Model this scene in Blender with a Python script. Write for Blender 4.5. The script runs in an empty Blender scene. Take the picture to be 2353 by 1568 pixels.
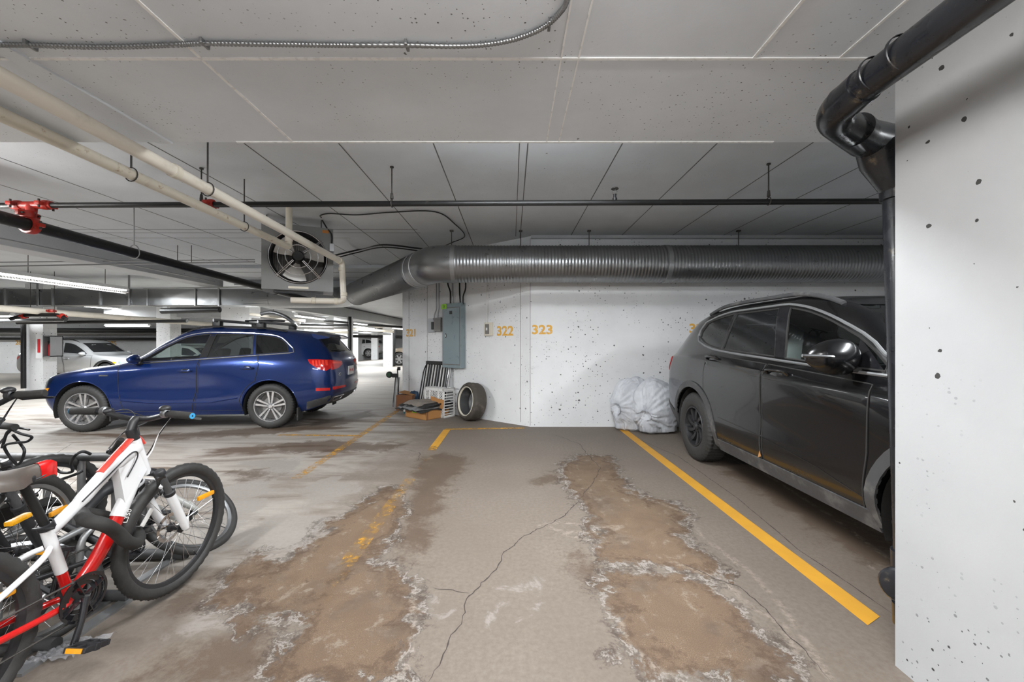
import bpy, bmesh, math, random
import numpy as np
from mathutils import Vector, Matrix, Euler, noise
from mathutils.bvhtree import BVHTree
from mathutils.geometry import delaunay_2d_cdt
random.seed(7)
PI = math.pi
V = Vector
F, CX, CY, H = 925.0, 1175.0, 786.0, 1.35     # measured camera: focal in pixels, principal point, eye height
CZ_NEAR, CZ_FAR = 2.59, 3.03                   # underside of the drop slab, of the main slab
COL = bpy.context.scene.collection

def fl(px, py, z=0.0):
    Y = F * (H - z) / (py - CY); return V(((px - CX) * Y / F, Y, z))
def dp(px, py, Y):
    return V(((px - CX) * Y / F, Y, H - (py - CY) * Y / F))

def tag(o, label=None, cat=None, group=None, kind=None):
    if label: o['label'] = label
    if cat: o['category'] = cat
    if group: o['group'] = group
    if kind: o['kind'] = kind
    return o
def thing(name, label, cat, loc=(0, 0, 0), rz=0.0, group=None):
    o = bpy.data.objects.new(name, None); COL.objects.link(o)
    o.location = loc; o.rotation_euler = (0, 0, rz); o.empty_display_size = .1
    return tag(o, label, cat, group)
def kids(o):
    return [c for c in COL.objects if c.parent == o]
def copy_tree(o, parent=None):
    c = o.copy(); COL.objects.link(c); c.parent = parent
    for ch in kids(o): copy_tree(ch, c)
    return c
def link_mesh(name, me, mat, parent=None, smooth=False, auto=None):
    o = bpy.data.objects.new(name, me); COL.objects.link(o)
    if mat is not None:
        for m in (mat if isinstance(mat, (list, tuple)) else [mat]): me.materials.append(m)
    if smooth:
        me.polygons.foreach_set('use_smooth', [True] * len(me.polygons))
        if auto:
            me.set_sharp_from_angle(angle=math.radians(auto))
    if parent: o.parent = parent
    return o

class MB:
    def __init__(s): s.v = []; s.f = []; s.mi = []; s.cm = 0
    def add(s, vs, fs):
        b = len(s.v); s.v += [tuple(p) for p in vs]
        s.f += [tuple(b + i for i in f) for f in fs]; s.mi += [s.cm] * len(fs); return s
    def box(s, c, size, R=None, bev=0.0):
        x, y, z = [d / 2 for d in size]; c = V(c)
        if bev <= 0:
            P = [V((a * x, b * y, d * z)) for a in (-1, 1) for b in (-1, 1) for d in (-1, 1)]
            Fc = [(0, 1, 3, 2), (4, 6, 7, 5), (0, 4, 5, 1), (2, 3, 7, 6), (0, 2, 6, 4), (1, 5, 7, 3)]
        else:
            bm = bmesh.new(); bmesh.ops.create_cube(bm, size=1)
            for q in bm.verts: q.co = V((q.co.x * 2 * x, q.co.y * 2 * y, q.co.z * 2 * z))
            bmesh.ops.bevel(bm, geom=bm.edges[:], offset=bev, segments=2, affect='EDGES', profile=.6)
            bm.verts.index_update(); P = [q.co.copy() for q in bm.verts]
            Fc = [tuple(q.index for q in f.verts) for f in bm.faces]; bm.free()
        if R is not None: P = [R @ p for p in P]
        return s.add([c + p for p in P], Fc)
    def bx(s, a, b, bev=0.0):
        a = V(a); b = V(b); return s.box((a + b) / 2, [abs(q) for q in (b - a)], None, bev)
    def bar(s, a, b, w, h, up=(0, 0, 1), bev=0.0):
        a = V(a); b = V(b); d = (b - a); L = d.length; d.normalize(); up = V(up)
        if abs(d.dot(up)) > .98: up = V((0, 1, 0))
        sd = up.cross(d).normalized(); u2 = d.cross(sd)
        R = Matrix((d, sd, u2)).transposed()
        return s.box((a + b) / 2, (L, w, h), R, bev)
    def tube(s, path, r, n=12, cap=True, closed=False, prof=None):
        P = [V(p) for p in path]; m = len(P)
        rr = r if isinstance(r, (list, tuple)) else [r] * m
        T = []
        for i in range(m):
            if closed: t = P[(i + 1) % m] - P[i - 1]
            elif i == 0: t = P[1] - P[0]
            elif i == m - 1: t = P[-1] - P[-2]
            else: t = (P[i + 1] - P[i]).normalized() + (P[i] - P[i - 1]).normalized()
            T.append(t.normalized() if t.length > 1e-9 else V((0, 0, 1)))
        a = V((0, 0, 1)) if abs(T[0].z) < .9 else V((1, 0, 0))
        u = T[0].cross(a).normalized(); vs = []
        for i in range(m):
            u = (u - T[i] * u.dot(T[i])).normalized(); w = T[i].cross(u)
            k = 1.0
            for j in range(n):
                an = 2 * PI * j / n
                if prof: cu, cw = prof(an)
                else: cu, cw = math.cos(an), math.sin(an)
                vs.append(P[i] + (u * cu + w * cw) * rr[i] * k)
        fs = []
        for i in range(m if closed else m - 1):
            i2 = (i + 1) % m
            for j in range(n):
                j2 = (j + 1) % n
                fs.append((i * n + j, i * n + j2, i2 * n + j2, i2 * n + j))
        if cap and not closed:
            fs.append(tuple(range(n - 1, -1, -1))); fs.append(tuple((m - 1) * n + j for j in range(n)))
        return s.add(vs, fs)
    def lathe(s, prof, c=(0, 0, 0), axis=(0, 0, 1), n=32, closed=False, rf=None):
        """prof: (radius, along-axis); rf(theta, k) multiplies the radius"""
        c = V(c); ax = V(axis).normalized()
        a = V((0, 0, 1)) if abs(ax.z) < .9 else V((1, 0, 0))
        u = ax.cross(a).normalized(); w = ax.cross(u); m = len(prof); vs = []
        for j in range(n):
            an = 2 * PI * j / n; d = u * math.cos(an) + w * math.sin(an)
            for k, (r, h) in enumerate(prof):
                q = r * (rf(j, k) if rf else 1.0); vs.append(c + d * q + ax * h)
        fs = []
        for j in range(n):
            j2 = (j + 1) % n
            for k in range(m if closed else m - 1):
                k2 = (k + 1) % m
                fs.append((j * m + k, j * m + k2, j2 * m + k2, j2 * m + k))
        return s.add(vs, fs)
    def disc(s, c, axis, r, h=.01, n=24):
        return s.lathe([(1e-5, 0), (r, 0), (r, h), (1e-5, h)], c, axis, n)
    def ell(s, c, rad, n=16, m=10, R=None):
        c = V(c); vs = []
        for i in range(m + 1):
            ph = PI * i / m
            for j in range(n):
                th = 2 * PI * j / n
                p = V((rad[0] * math.sin(ph) * math.cos(th), rad[1] * math.sin(ph) * math.sin(th), rad[2] * math.cos(ph)))
                if R is not None: p = R @ p
                vs.append(c + p)
        fs = []
        for i in range(m):
            for j in range(n):
                j2 = (j + 1) % n; fs.append((i * n + j, (i + 1) * n + j, (i + 1) * n + j2, i * n + j2))
        return s.add(vs, fs)
    def prism(s, poly, O, U, W, D):
        """poly 2D in plane (O,U,W), extruded by vector D"""
        O = V(O); U = V(U); W = V(W); D = V(D); n = len(poly)
        b = [O + U * p[0] + W * p[1] for p in poly]
        vs = b + [q + D for q in b]
        fs = [tuple(range(n - 1, -1, -1)), tuple(range(n, 2 * n))]
        fs += [(i, (i + 1) % n, n + (i + 1) % n, n + i) for i in range(n)]
        return s.add(vs, fs)
    def xf(s, M, start=0):
        for i in range(start, len(s.v)): s.v[i] = tuple(M @ V(s.v[i]))
        return s
    def mesh(s, name, origin=None, fix=True):
        me = bpy.data.meshes.new(name)
        vs = s.v
        if origin is not None: vs = [(p[0] - origin[0], p[1] - origin[1], p[2] - origin[2]) for p in vs]
        me.from_pydata(vs, [], s.f)
        if any(s.mi): me.polygons.foreach_set('material_index', s.mi)
        if fix:
            bm = bmesh.new(); bm.from_mesh(me)
            bmesh.ops.remove_doubles(bm, verts=bm.verts[:], dist=1e-6)
            bmesh.ops.recalc_face_normals(bm, faces=bm.faces[:]); bm.to_mesh(me); bm.free()
        me.update(); return me
    def build(s, name, mat, parent=None, smooth=False, auto=40, world=False, fix=True):
        org = None
        if parent is None:
            a = np.array(s.v); lo = a.min(0); hi = a.max(0)
            org = ((lo[0] + hi[0]) / 2, (lo[1] + hi[1]) / 2, lo[2])
        elif world: org = tuple(parent.location)
        o = link_mesh(name, s.mesh(name, org, fix), mat, parent, smooth, auto)
        if parent is None: o.location = org
        return o

def fillet(path, r, n=6):
    P = [V(p) for p in path]; out = [P[0]]
    for i in range(1, len(P) - 1):
        a, b, c = P[i - 1], P[i], P[i + 1]
        d1 = (a - b); d2 = (c - b); rr = min(r, d1.length * .49, d2.length * .49)
        p = b + d1.normalized() * rr; q = b + d2.normalized() * rr
        for k in range(n + 1):
            t = k / n; out.append((1 - t) ** 2 * p + 2 * t * (1 - t) * b + t * t * q)
    out.append(P[-1]); return out
def spline(pts, n=8, closed=False):
    P = [V(p) for p in pts]; m = len(P); out = []
    rng = range(m if closed else m - 1)
    for i in rng:
        if closed: a, b, c, d = P[(i - 1) % m], P[i], P[(i + 1) % m], P[(i + 2) % m]
        else: a, b, c, d = P[max(i - 1, 0)], P[i], P[i + 1], P[min(i + 2, m - 1)]
        for k in range(n):
            t = k / n
            out.append(.5 * ((2 * b) + (c - a) * t + (2 * a - 5 * b + 4 * c - d) * t * t + (3 * b - a - 3 * c + d) * t ** 3))
    if not closed: out.append(P[-1])
    return out
def text_part(name, txt, size, mat, M, parent=None, depth=.002, align='CENTER', stretch=1.0, world=False, bold=0.0):
    cu = bpy.data.curves.new(name, 'FONT'); cu.body = txt; cu.size = size; cu.extrude = depth
    cu.align_x = align; cu.align_y = 'CENTER'; cu.offset = bold
    t = bpy.data.objects.new(name + '_tmp', cu); COL.objects.link(t)
    dg = bpy.context.evaluated_depsgraph_get(); me = bpy.data.meshes.new_from_object(t.evaluated_get(dg))
    bpy.data.objects.remove(t); bpy.data.curves.remove(cu)
    S = Matrix.Diagonal((stretch, 1, 1, 1)); me.transform(M @ S)
    if parent is None:
        c = sum((v.co for v in me.vertices), V()) / max(1, len(me.vertices)); me.transform(Matrix.Translation(-c))
    elif world: me.transform(Matrix.Translation(-parent.location))
    me.materials.clear(); o = link_mesh(name, me, mat, parent)
    if parent is None: o.location = c
    return o
def frameM(O, U, W):
    """matrix with local x=U, local y=W, z=U x W at O"""
    U = V(U).normalized(); W = V(W).normalized(); N = U.cross(W)
    M = Matrix((U, W, N)).transposed().to_4x4(); M.translation = V(O); return M

# ------------------------------------------------------------------ materials
def nmat(name):
    m = bpy.data.materials.new(name); m.use_nodes = True; nt = m.node_tree; nt.nodes.clear()
    out = nt.nodes.new('ShaderNodeOutputMaterial'); b = nt.nodes.new('ShaderNodeBsdfPrincipled')
    nt.links.new(b.outputs[0], out.inputs[0]); return m, nt, b
def N(nt, t, **k):
    n = nt.nodes.new(t)
    for a, v in k.items():
        if a == 'inp':
            for q, w in v.items(): n.inputs[q].default_value = w
        else: setattr(n, a, v)
    return n
def L(nt, a, b): nt.links.new(a, b)
def c4(c): return (c[0], c[1], c[2], 1)
def srgb(r, g, b):
    f = lambda x: (x / 255 / 12.92) if x / 255 <= .04045 else ((x / 255 + .055) / 1.055) ** 2.4
    return (f(r), f(g), f(b))
def noise_(nt, vec, scale, detail=4, rough=.55, dist=0.0):
    n = N(nt, 'ShaderNodeTexNoise', inp={'Scale': scale, 'Detail': detail, 'Roughness': rough, 'Distortion': dist}); L(nt, vec, n.inputs['Vector']); return n.outputs['Fac']
def ramp(nt, fac, stops, interp='LINEAR'):
    r = N(nt, 'ShaderNodeValToRGB'); r.color_ramp.interpolation = interp; e = r.color_ramp.elements
    while len(e) < len(stops): e.new(.5)
    for i, (p, c) in enumerate(stops):
        e[i].position = p; e[i].color = c4(c) if isinstance(c, (tuple, list)) else (c, c, c, 1)
    L(nt, fac, r.inputs[0]); return r.outputs[0]
def mixc(nt, fac, a, b, bt='MIX'):
    m = N(nt, 'ShaderNodeMix', data_type='RGBA', blend_type=bt)
    for s, v in ((0, fac), (6, a), (7, b)):
        if isinstance(v, bpy.types.NodeSocket): L(nt, v, m.inputs[s])
        elif s == 0: m.inputs[0].default_value = v
        else: m.inputs[s].default_value = c4(v)
    return m.outputs[2]
def mth(nt, op, a, b=None, clamp=False):
    m = N(nt, 'ShaderNodeMath', operation=op, use_clamp=clamp)
    for i, v in enumerate((a, b)):
        if v is None: continue
        if isinstance(v, bpy.types.NodeSocket): L(nt, v, m.inputs[i])
        else: m.inputs[i].default_value = v
    return m.outputs[0]
def sstep(nt, v, a, b, o0=0.0, o1=1.0):
    m = N(nt, 'ShaderNodeMapRange', interpolation_type='SMOOTHSTEP', inp={1: a, 2: b, 3: o0, 4: o1}); L(nt, v, m.inputs[0]); return m.outputs[0]
def objvec(nt): return N(nt, 'ShaderNodeTexCoord').outputs['Object']
def posvec(nt): return N(nt, 'ShaderNodeNewGeometry').outputs['Position']
def bump(nt, b, h, strength=.3, dist=.01):
    n = N(nt, 'ShaderNodeBump', inp={'Strength': strength, 'Distance': dist}); L(nt, h, n.inputs['Height']); L(nt, n.outputs[0], b.inputs['Normal'])

def simple(name, col, rough=.5, metal=0.0, var=.12, scale=25, coat=0.0, bmp=0.0, dirt=None, dscale=6, dlo=.5, dhi=.7, spec=.5):
    m, nt, b = nmat(name); v = objvec(nt)
    n1 = noise_(nt, v, scale, 5)
    c = mixc(nt, n1, [q * (1 - var) for q in col], [min(1, q * (1 + var)) for q in col])
    if dirt:
        n2 = noise_(nt, v, dscale, 8, .65); c = mixc(nt, sstep(nt, n2, dlo, dhi), c, dirt)
    L(nt, c, b.inputs['Base Color']); b.inputs['Metallic'].default_value = metal
    L(nt, sstep(nt, n1, .2, .8, max(0.02, rough - .08), min(1, rough + .08)), b.inputs['Roughness'])
    b.inputs['Coat Weight'].default_value = coat; b.inputs['Coat Roughness'].default_value = .08
    b.inputs['Specular IOR Level'].default_value = spec
    if bmp: bump(nt, b, noise_(nt, v, scale * 2, 4), bmp, .005)
    return m

def holes(nt, vec, scale, thr, dens=.5, stretch=None, plane='wall'):
    """small bug holes: returns mask"""
    sp = N(nt, 'ShaderNodeSeparateXYZ'); L(nt, vec, sp.inputs[0]); cb = N(nt, 'ShaderNodeCombineXYZ')
    if plane == 'wall': L(nt, mth(nt, 'SUBTRACT', sp.outputs[0], mth(nt, 'MULTIPLY', sp.outputs[1], .93)), cb.inputs[0]); L(nt, sp.outputs[2], cb.inputs[1])
    else: L(nt, sp.outputs[0], cb.inputs[0]); L(nt, sp.outputs[1], cb.inputs[1])
    vec = cb.outputs[0]
    if stretch:
        mp = N(nt, 'ShaderNodeMapping'); mp.inputs['Scale'].default_value = stretch; L(nt, vec, mp.inputs[0]); vec = mp.outputs[0]
    dist = N(nt, 'ShaderNodeTexNoise', inp={'Scale': scale * 4, 'Detail': 4}); L(nt, vec, dist.inputs[0])
    mx = N(nt, 'ShaderNodeMix', data_type='VECTOR', inp={0: .035 / scale * 5}); L(nt, vec, mx.inputs[4]); L(nt, dist.outputs['Color'], mx.inputs[5])
    vo = N(nt, 'ShaderNodeTexVoronoi', voronoi_dimensions='2D', inp={'Scale': scale, 'Randomness': 1.0}); L(nt, mx.outputs[1], vo.inputs['Vector'])
    sep = N(nt, 'ShaderNodeSeparateColor'); L(nt, vo.outputs['Color'], sep.inputs[0])
    lim = mth(nt, 'MULTIPLY', mth(nt, 'MULTIPLY', sep.outputs[1], sep.outputs[1]), thr)
    m1 = mth(nt, 'LESS_THAN', vo.outputs['Distance'], lim)
    m2 = mth(nt, 'GREATER_THAN', sep.outputs[0], 1 - dens)
    return mth(nt, 'MULTIPLY', m1, m2)

def concrete(name, base, hole=(.05, .05, .055), big=5.0, bt=.14, bd=.35, small=26, st=.16, sd=.3, rough=.55, mott=.05, dark=None, cluster=True, stains=None, plane='wall'):
    m, nt, b = nmat(name); v = posvec(nt)
    n0 = noise_(nt, v, 1.3, 5, .6); n1 = noise_(nt, v, 40, 3)
    c = mixc(nt, sstep(nt, n0, .3, .7), [q * (1 - mott) for q in base], [min(1, q * (1 + mott)) for q in base])
    hb = holes(nt, v, big, bt, bd, plane=plane); hs = holes(nt, v, small, st, sd, plane=plane)
    if cluster:
        g = sstep(nt, noise_(nt, v, 1.1, 3), .42, .6); hs = mth(nt, 'MULTIPLY', hs, g)
    hm = mth(nt, 'MAXIMUM', hb, hs)
    if stains:
        mp = N(nt, 'ShaderNodeMapping'); mp.inputs['Scale'].default_value = (1, 1, 2.5); L(nt, v, mp.inputs[0])
        sn = noise_(nt, mp.outputs[0], 2.2, 9, .7)
        c = mixc(nt, sstep(nt, sn, .58, .74, 0, .55), c, stains)
        sc = noise_(nt, mp.outputs[0], 14, 9, .75)
        c = mixc(nt, sstep(nt, sc, .66, .72, 0, .7), c, [q * .7 for q in stains])
    c = mixc(nt, hm, c, hole); L(nt, c, b.inputs['Base Color'])
    b.inputs['Roughness'].default_value = rough; b.inputs['Specular IOR Level'].default_value = .35
    hgt = mth(nt, 'SUBTRACT', mth(nt, 'MULTIPLY', n1, .12), hm)
    hgt = mth(nt, 'ADD', hgt, mth(nt, 'MULTIPLY', noise_(nt, v, 5, 5), .5))
    bump(nt, b, hgt, .35, .008); return m

MT = {}
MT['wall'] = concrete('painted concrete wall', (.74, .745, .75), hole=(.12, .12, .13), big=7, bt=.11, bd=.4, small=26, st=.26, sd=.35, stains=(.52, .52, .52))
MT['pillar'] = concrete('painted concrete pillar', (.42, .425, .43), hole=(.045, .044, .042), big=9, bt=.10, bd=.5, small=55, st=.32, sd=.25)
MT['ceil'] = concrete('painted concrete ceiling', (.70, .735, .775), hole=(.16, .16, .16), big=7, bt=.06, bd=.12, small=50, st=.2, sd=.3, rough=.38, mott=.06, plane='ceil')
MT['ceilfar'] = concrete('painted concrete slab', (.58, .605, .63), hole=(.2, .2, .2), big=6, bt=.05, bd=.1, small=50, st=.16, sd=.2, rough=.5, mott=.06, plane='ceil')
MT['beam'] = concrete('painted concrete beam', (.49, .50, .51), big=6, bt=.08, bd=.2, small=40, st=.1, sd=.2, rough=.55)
MT['seam'] = simple('formwork seam', (.86, .86, .85), .3)
MT['seam_d'] = simple('dark seam', (.12, .12, .12), .7)
MT['pvc'] = simple('cream plastic pipe', srgb(212, 205, 192), .35, 0, .04, 6, dirt=srgb(170, 158, 138), dscale=4, dlo=.55, dhi=.8)
MT['pvc2'] = simple('stained cream pipe', srgb(205, 198, 182), .4, 0, .06, 12, dirt=srgb(140, 110, 80), dscale=14, dlo=.58, dhi=.75)
MT['blackpipe'] = simple('black steel pipe', (.012, .012, .012), .4, 0, .3, 20, spec=.35, dirt=(.05, .045, .04), dscale=8, dlo=.6, dhi=.8)
MT['drain'] = simple('black drain pipe', (.010, .011, .014), .28, 0, .3, 10, coat=.15, dirt=srgb(120, 106, 84), dscale=9, dlo=.60, dhi=.78)
MT['redpaint'] = simple('red coupling paint', srgb(165, 38, 26), .4, 0, .2, 30, dirt=(.1, .02, .015), dscale=12)
MT['galv'] = simple('galvanised steel', (.27, .275, .28), .33, .85, .08, 5)
MT['galvd'] = simple('dull galvanised steel', (.34, .345, .35), .42, .7, .10, 10)
MT['chrome'] = simple('bright metal', (.72, .72, .73), .18, 1.0, .05, 20)
MT['rod'] = simple('threaded rod', (.07, .065, .06), .5, .6, .2, 60)
MT['black'] = simple('black plastic', (.018, .018, .02), .45, 0, .2, 30)
MT['blackg'] = simple('gloss black', (.012, .012, .014), .15, 0, .2, 30, coat=.4)
MT['blackm'] = simple('matte black rubber', (.022, .021, .02), .8, 0, .25, 40)
MT['tyre'] = simple('tyre rubber', (.03, .029, .028), .62, 0, .3, 60, bmp=.2)
MT['tyred'] = simple('dusty tyre rubber', (.055, .046, .038), .75, 0, .25, 30, dirt=(.13, .11, .09), dscale=8, dlo=.5, dhi=.75)
MT['white'] = simple('white paint', (.78, .78, .78), .35, 0, .03, 10)
MT['whitep'] = simple('white plastic', (.72, .71, .69), .5, 0, .06, 10, dirt=(.4, .38, .35), dscale=20, dlo=.6, dhi=.8)
MT['yellow'] = None
MT['amber'] = simple('amber reflector', (.9, .36, .01), .2, 0, .15, 60, coat=.5)
MT['redlens'] = simple('red lamp lens', (.55, .012, .012), .12, 0, .25, 40, coat=.6)
MT['redglow'] = simple('bright red lens', (.95, .06, .03), .12, 0, .15, 40, coat=.6)
MT['greenst'] = simple('green sticker', srgb(150, 215, 30), .5, 0, .1, 60)
MT['panelgrey'] = simple('grey enamel', srgb(128, 142, 146), .32, 0, .03, 8)
MT['heater'] = simple('grey heater enamel', srgb(118, 119, 118), .42, 0, .05, 6)
MT['boxgrey'] = simple('weathered grey box', (.2, .19, .18), .5, .3, .2, 30)
MT['beige'] = simple('beige plate', srgb(214, 208, 192), .5, 0, .05, 20)
MT['card'] = simple('brown cardboard', srgb(172, 122, 70), .8, 0, .12, 14, bmp=.1)
MT['cardd'] = simple('dark brown cardboard', srgb(130, 86, 56), .8, 0, .18, 10)
MT['orange'] = simple('ochre wall paint', srgb(222, 168, 66), .6, 0, .12, 30, dirt=(.66, .66, .65), dscale=30, dlo=.56, dhi=.66)
MT['interior'] = simple('dark car interior', (.035, .035, .037), .7, 0, .2, 20)
MT['teal'] = simple('teal plastic', srgb(40, 118, 130), .35, 0, .1, 20)
MT['signred'] = simple('red sign print', srgb(205, 40, 48), .5)

def emis(name, col, s):
    m, nt, b = nmat(name); b.inputs['Base Color'].default_value = c4(col); b.inputs['Emission Color'].default_value = c4(col); b.inputs['Emission Strength'].default_value = s; m.cycles.emission_sampling = 'NONE'; return m
MT['tube'] = emis('fluorescent tube', (1, .98, .95), 9.0); MT['tube_on'] = emis('fluorescent tube lit', (1, .99, .97), 75.0); MT['tube_on'].cycles.emission_sampling = 'FRONT'
def glass(name, tint, a, rough=.02, dc=(.03, .032, .034)):
    m = bpy.data.materials.new(name); m.use_nodes = True; nt = m.node_tree; nt.nodes.clear()
    out = nt.nodes.new('ShaderNodeOutputMaterial')
    t = N(nt, 'ShaderNodeBsdfTransparent'); t.inputs[0].default_value = c4(tint)
    g = N(nt, 'ShaderNodeBsdfGlossy', inp={'Roughness': rough}); g.inputs[0].default_value = (1, 1, 1, 1)
    d = N(nt, 'ShaderNodeBsdfDiffuse'); d.inputs[0].default_value = c4(dc)
    m1 = N(nt, 'ShaderNodeMixShader', inp={0: a}); L(nt, t.outputs[0], m1.inputs[1]); L(nt, d.outputs[0], m1.inputs[2])
    lw = N(nt, 'ShaderNodeLayerWeight', inp={'Blend': .5}); p5 = mth(nt, 'POWER', lw.outputs['Facing'], 4.0); fr = mth(nt, 'ADD', mth(nt, 'MULTIPLY', p5, .85), .045); m2 = N(nt, 'ShaderNodeMixShader')
    L(nt, fr, m2.inputs[0]); L(nt, m1.outputs[0], m2.inputs[1]); L(nt, g.outputs[0], m2.inputs[2]); L(nt, m2.outputs[0], out.inputs[0]); return m
MT['glass_l'] = glass('lightly tinted glass', (.72, .80, .77), .05)
MT['glass_d'] = glass('privacy glass', (.10, .105, .11), .35)
MT['glass_x'] = glass('dark far glass', (.05, .055, .06), .8)
MT['film'] = glass('clear plastic film', (.85, .85, .86), .32, .12, (.62, .62, .65))

def paint(name, col, rough=.3, flake=.25, dust=None, dz=.55, coat=1.0, metal=.5):
    m, nt, b = nmat(name); v = objvec(nt); c = mixc(nt, noise_(nt, v, 900, 1), [q * (1 - flake) for q in col], [min(1, q * (1 + flake)) for q in col])
    rg = N(nt, 'ShaderNodeValue'); rg.outputs[0].default_value = rough; R = rg.outputs[0]
    b.inputs['Metallic'].default_value = metal; b.inputs['Coat Weight'].default_value = coat; b.inputs['Coat Roughness'].default_value = .04
    if dust:
        sp = N(nt, 'ShaderNodeSeparateXYZ'); L(nt, v, sp.inputs[0])
        h = mth(nt, 'ADD', sp.outputs[2], mth(nt, 'MULTIPLY', noise_(nt, v, 2.2, 6, .6), -.55))
        f = sstep(nt, h, dz, dz - .55); f = mth(nt, 'MULTIPLY', f, sstep(nt, noise_(nt, v, 120, 3, .7), .25, .75, .35, 1))
        fleck = sstep(nt, noise_(nt, v, 300, 2), .68, .74, 0, .35); f = mth(nt, 'MAXIMUM', f, fleck)
        f = mth(nt, 'MULTIPLY', f, .6)
        c = mixc(nt, f, c, dust); L(nt, sstep(nt, f, 0, .8, rough, .75), b.inputs['Roughness'])
        L(nt, sstep(nt, f, 0, .5, coat, 0), b.inputs['Coat Weight']); L(nt, sstep(nt, f, 0, .6, metal, 0), b.inputs['Metallic'])
    else: b.inputs['Roughness'].default_value = rough
    L(nt, c, b.inputs['Base Color']); return m
MT['blue'] = paint('metallic blue paint', (.003, .023, .13), .28, .3, dust=(.10, .10, .12), dz=.15, metal=.55)
MT['bpaint'] = paint('black car paint', (.002, .002, .0025), .24, .2, dust=(.042, .041, .040), dz=.28, metal=0, coat=.55)
MT['clad'] = simple('grey plastic cladding', (.055, .055, .057), .55, 0, .15, 30, dirt=(.14, .135, .13), dscale=5)
MT['silver'] = paint('silver car paint', (.62, .63, .64), .3, .1, dust=(.42, .36, .28), dz=.75, metal=.3)
MT['whitecar'] = paint('white car paint', (.72, .72, .72), .3, .02, metal=.0)
MT['tancar'] = paint('tan car paint', (.33, .27, .20), .3, .05, metal=.4)

def line_mat():
    m, nt, b = nmat('worn yellow road paint'); v = posvec(nt)
    n = noise_(nt, v, 30, 8, .7); c = mixc(nt, noise_(nt, v, 5, 4), srgb(182, 132, 48), srgb(214, 158, 44))
    L(nt, c, b.inputs['Base Color']); b.inputs['Roughness'].default_value = .6
    at = N(nt, 'ShaderNodeAttribute', attribute_name='wear'); 
    k = mth(nt, 'ADD', mth(nt, 'MULTIPLY', noise_(nt, v, 9, 9, .75), .55), mth(nt, 'MULTIPLY', n, .45))
    a = mth(nt, 'SUBTRACT', k, at.outputs['Fac']); L(nt, sstep(nt, a, -.10, .12), b.inputs['Alpha']); return m
MT['yellow'] = line_mat()
# ------------------------------------------------------------------ floor
def P(*a): return [tuple(fl(x, y))[:2] for x, y in a]
tan_polys = [
 P((1392,1340),(1420,1315),(1470,1325),(1540,1312),(1600,1335),(1650,1372),(1700,1420),(1745,1462),(1790,1500),(1850,1568),(1560,1568),(1500,1545),(1452,1500),(1440,1462),(1405,1425),(1412,1385)),
 P((1290,1070),(1330,1045),(1400,1050),(1420,1090),(1450,1130),(1500,1150),(1560,1160),(1580,1190),(1565,1225),(1590,1260),(1650,1300),(1665,1330),(1560,1310),(1470,1300),(1400,1290),(1360,1255),(1372,1215),(1340,1160),(1300,1110)),
 P((690,1420),(720,1370),(770,1320),(820,1290),(880,1300),(930,1330),(950,1390),(940,1450),(935,1500),(900,1568),(790,1568),(700,1560),(640,1568),(640,1500)),
 P((620,1300),(700,1260),(760,1200),(850,1150),(900,1120),(930,1160),(900,1230),(850,1290),(760,1340),(690,1400),(560,1440),(540,1380)),
 P((520,1330),(600,1270),(640,1290),(600,1350),(540,1400),(500,1380)),
]
dark_polys = [
 P((970,1055),(1020,1040),(1075,1050),(1068,1080),(1035,1110),(1020,1150),(985,1200),(985,1250),(960,1290),(920,1290),(900,1240),(915,1180),(950,1120),(945,1085)),
 P((1300,1055),(1390,1060),(1435,1110),(1400,1130),(1350,1120),(1330,1150),(1310,1110)),
 P((1228,1105),(1270,1085),(1310,1095),(1290,1110),(1240,1112)),
 P((420,1480),(520,1440),(600,1440),(650,1480),(640,1530),(560,1568),(380,1568),(300,1568)),
 P((380,1400),(450,1330),(500,1310),(520,1340),(470,1400),(400,1440)),
 P((600,1022),(760,1012),(930,1022),(900,1036),(760,1040),(640,1042)),
 P((520,1085),(600,1078),(640,1095),(560,1105)),
 P((1660,1030),(1800,1080),(1960,1180),(2060,1260),(2060,1340),(1940,1270),(1800,1170),(1700,1110),(1640,1070)),
 P((240,1004),(500,990),(700,975),(850,945),(860,955),(760,985),(560,1004),(300,1012)),  # shadow under the blue suv, painted into the floor colour
 P((1310,1270),(1340,1262),(1372,1300),(1390,1350),(1360,1345),(1325,1310)),
]
white_polys = [
 P((700,1110),(770,1098),(820,1118),(800,1140),(720,1150),(680,1135)),
 P((600,1200),(700,1170),(760,1200),(720,1260),(620,1280),(560,1260)),
 P((400,1420),(450,1380),(520,1420),(600,1400),(590,1440),(500,1470),(430,1470)),
 P((740,1260),(860,1230),(850,1250),(770,1290)),
 P((560,1060),(700,1060),(660,1090),(560,1110)),
 P((500,1120),(640,1090),(600,1180),(500,1260),(420,1320)),
 P((770,1500),(860,1480),(870,1530),(800,1560),(740,1550)),
 P((1000,1383),(1022,1380),(1018,1396),(1004,1396)), P((1150,1385),(1180,1380),(1178,1396),(1158,1396)), P((1195,1358),(1225,1350),(1222,1364)),
]
crack_lines = [P((985,1568),(1010,1530),(1032,1470),(1062,1425),(1078,1370),(1105,1340),(1140,1310),(1165,1265),(1200,1235),(1240,1215),(1290,1190),(1312,1168),(1335,1145)),
 P((1078,1364),(1040,1356),(990,1350)), P((1335,1145),(1360,1115),(1380,1075),(1345,1040),(1330,1020),(1270,998)),
 P((1420,990),(1560,1050),(1700,1150),(1840,1268),(1960,1348),(2060,1418)), P((120,1048),(170,1018)), P((925,1030),(965,1042),(960,1060)),
 P((1560,1290),(1640,1330),(1700,1350),(1760,1400),(1800,1450),(1880,1530),(1910,1568))]
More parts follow.
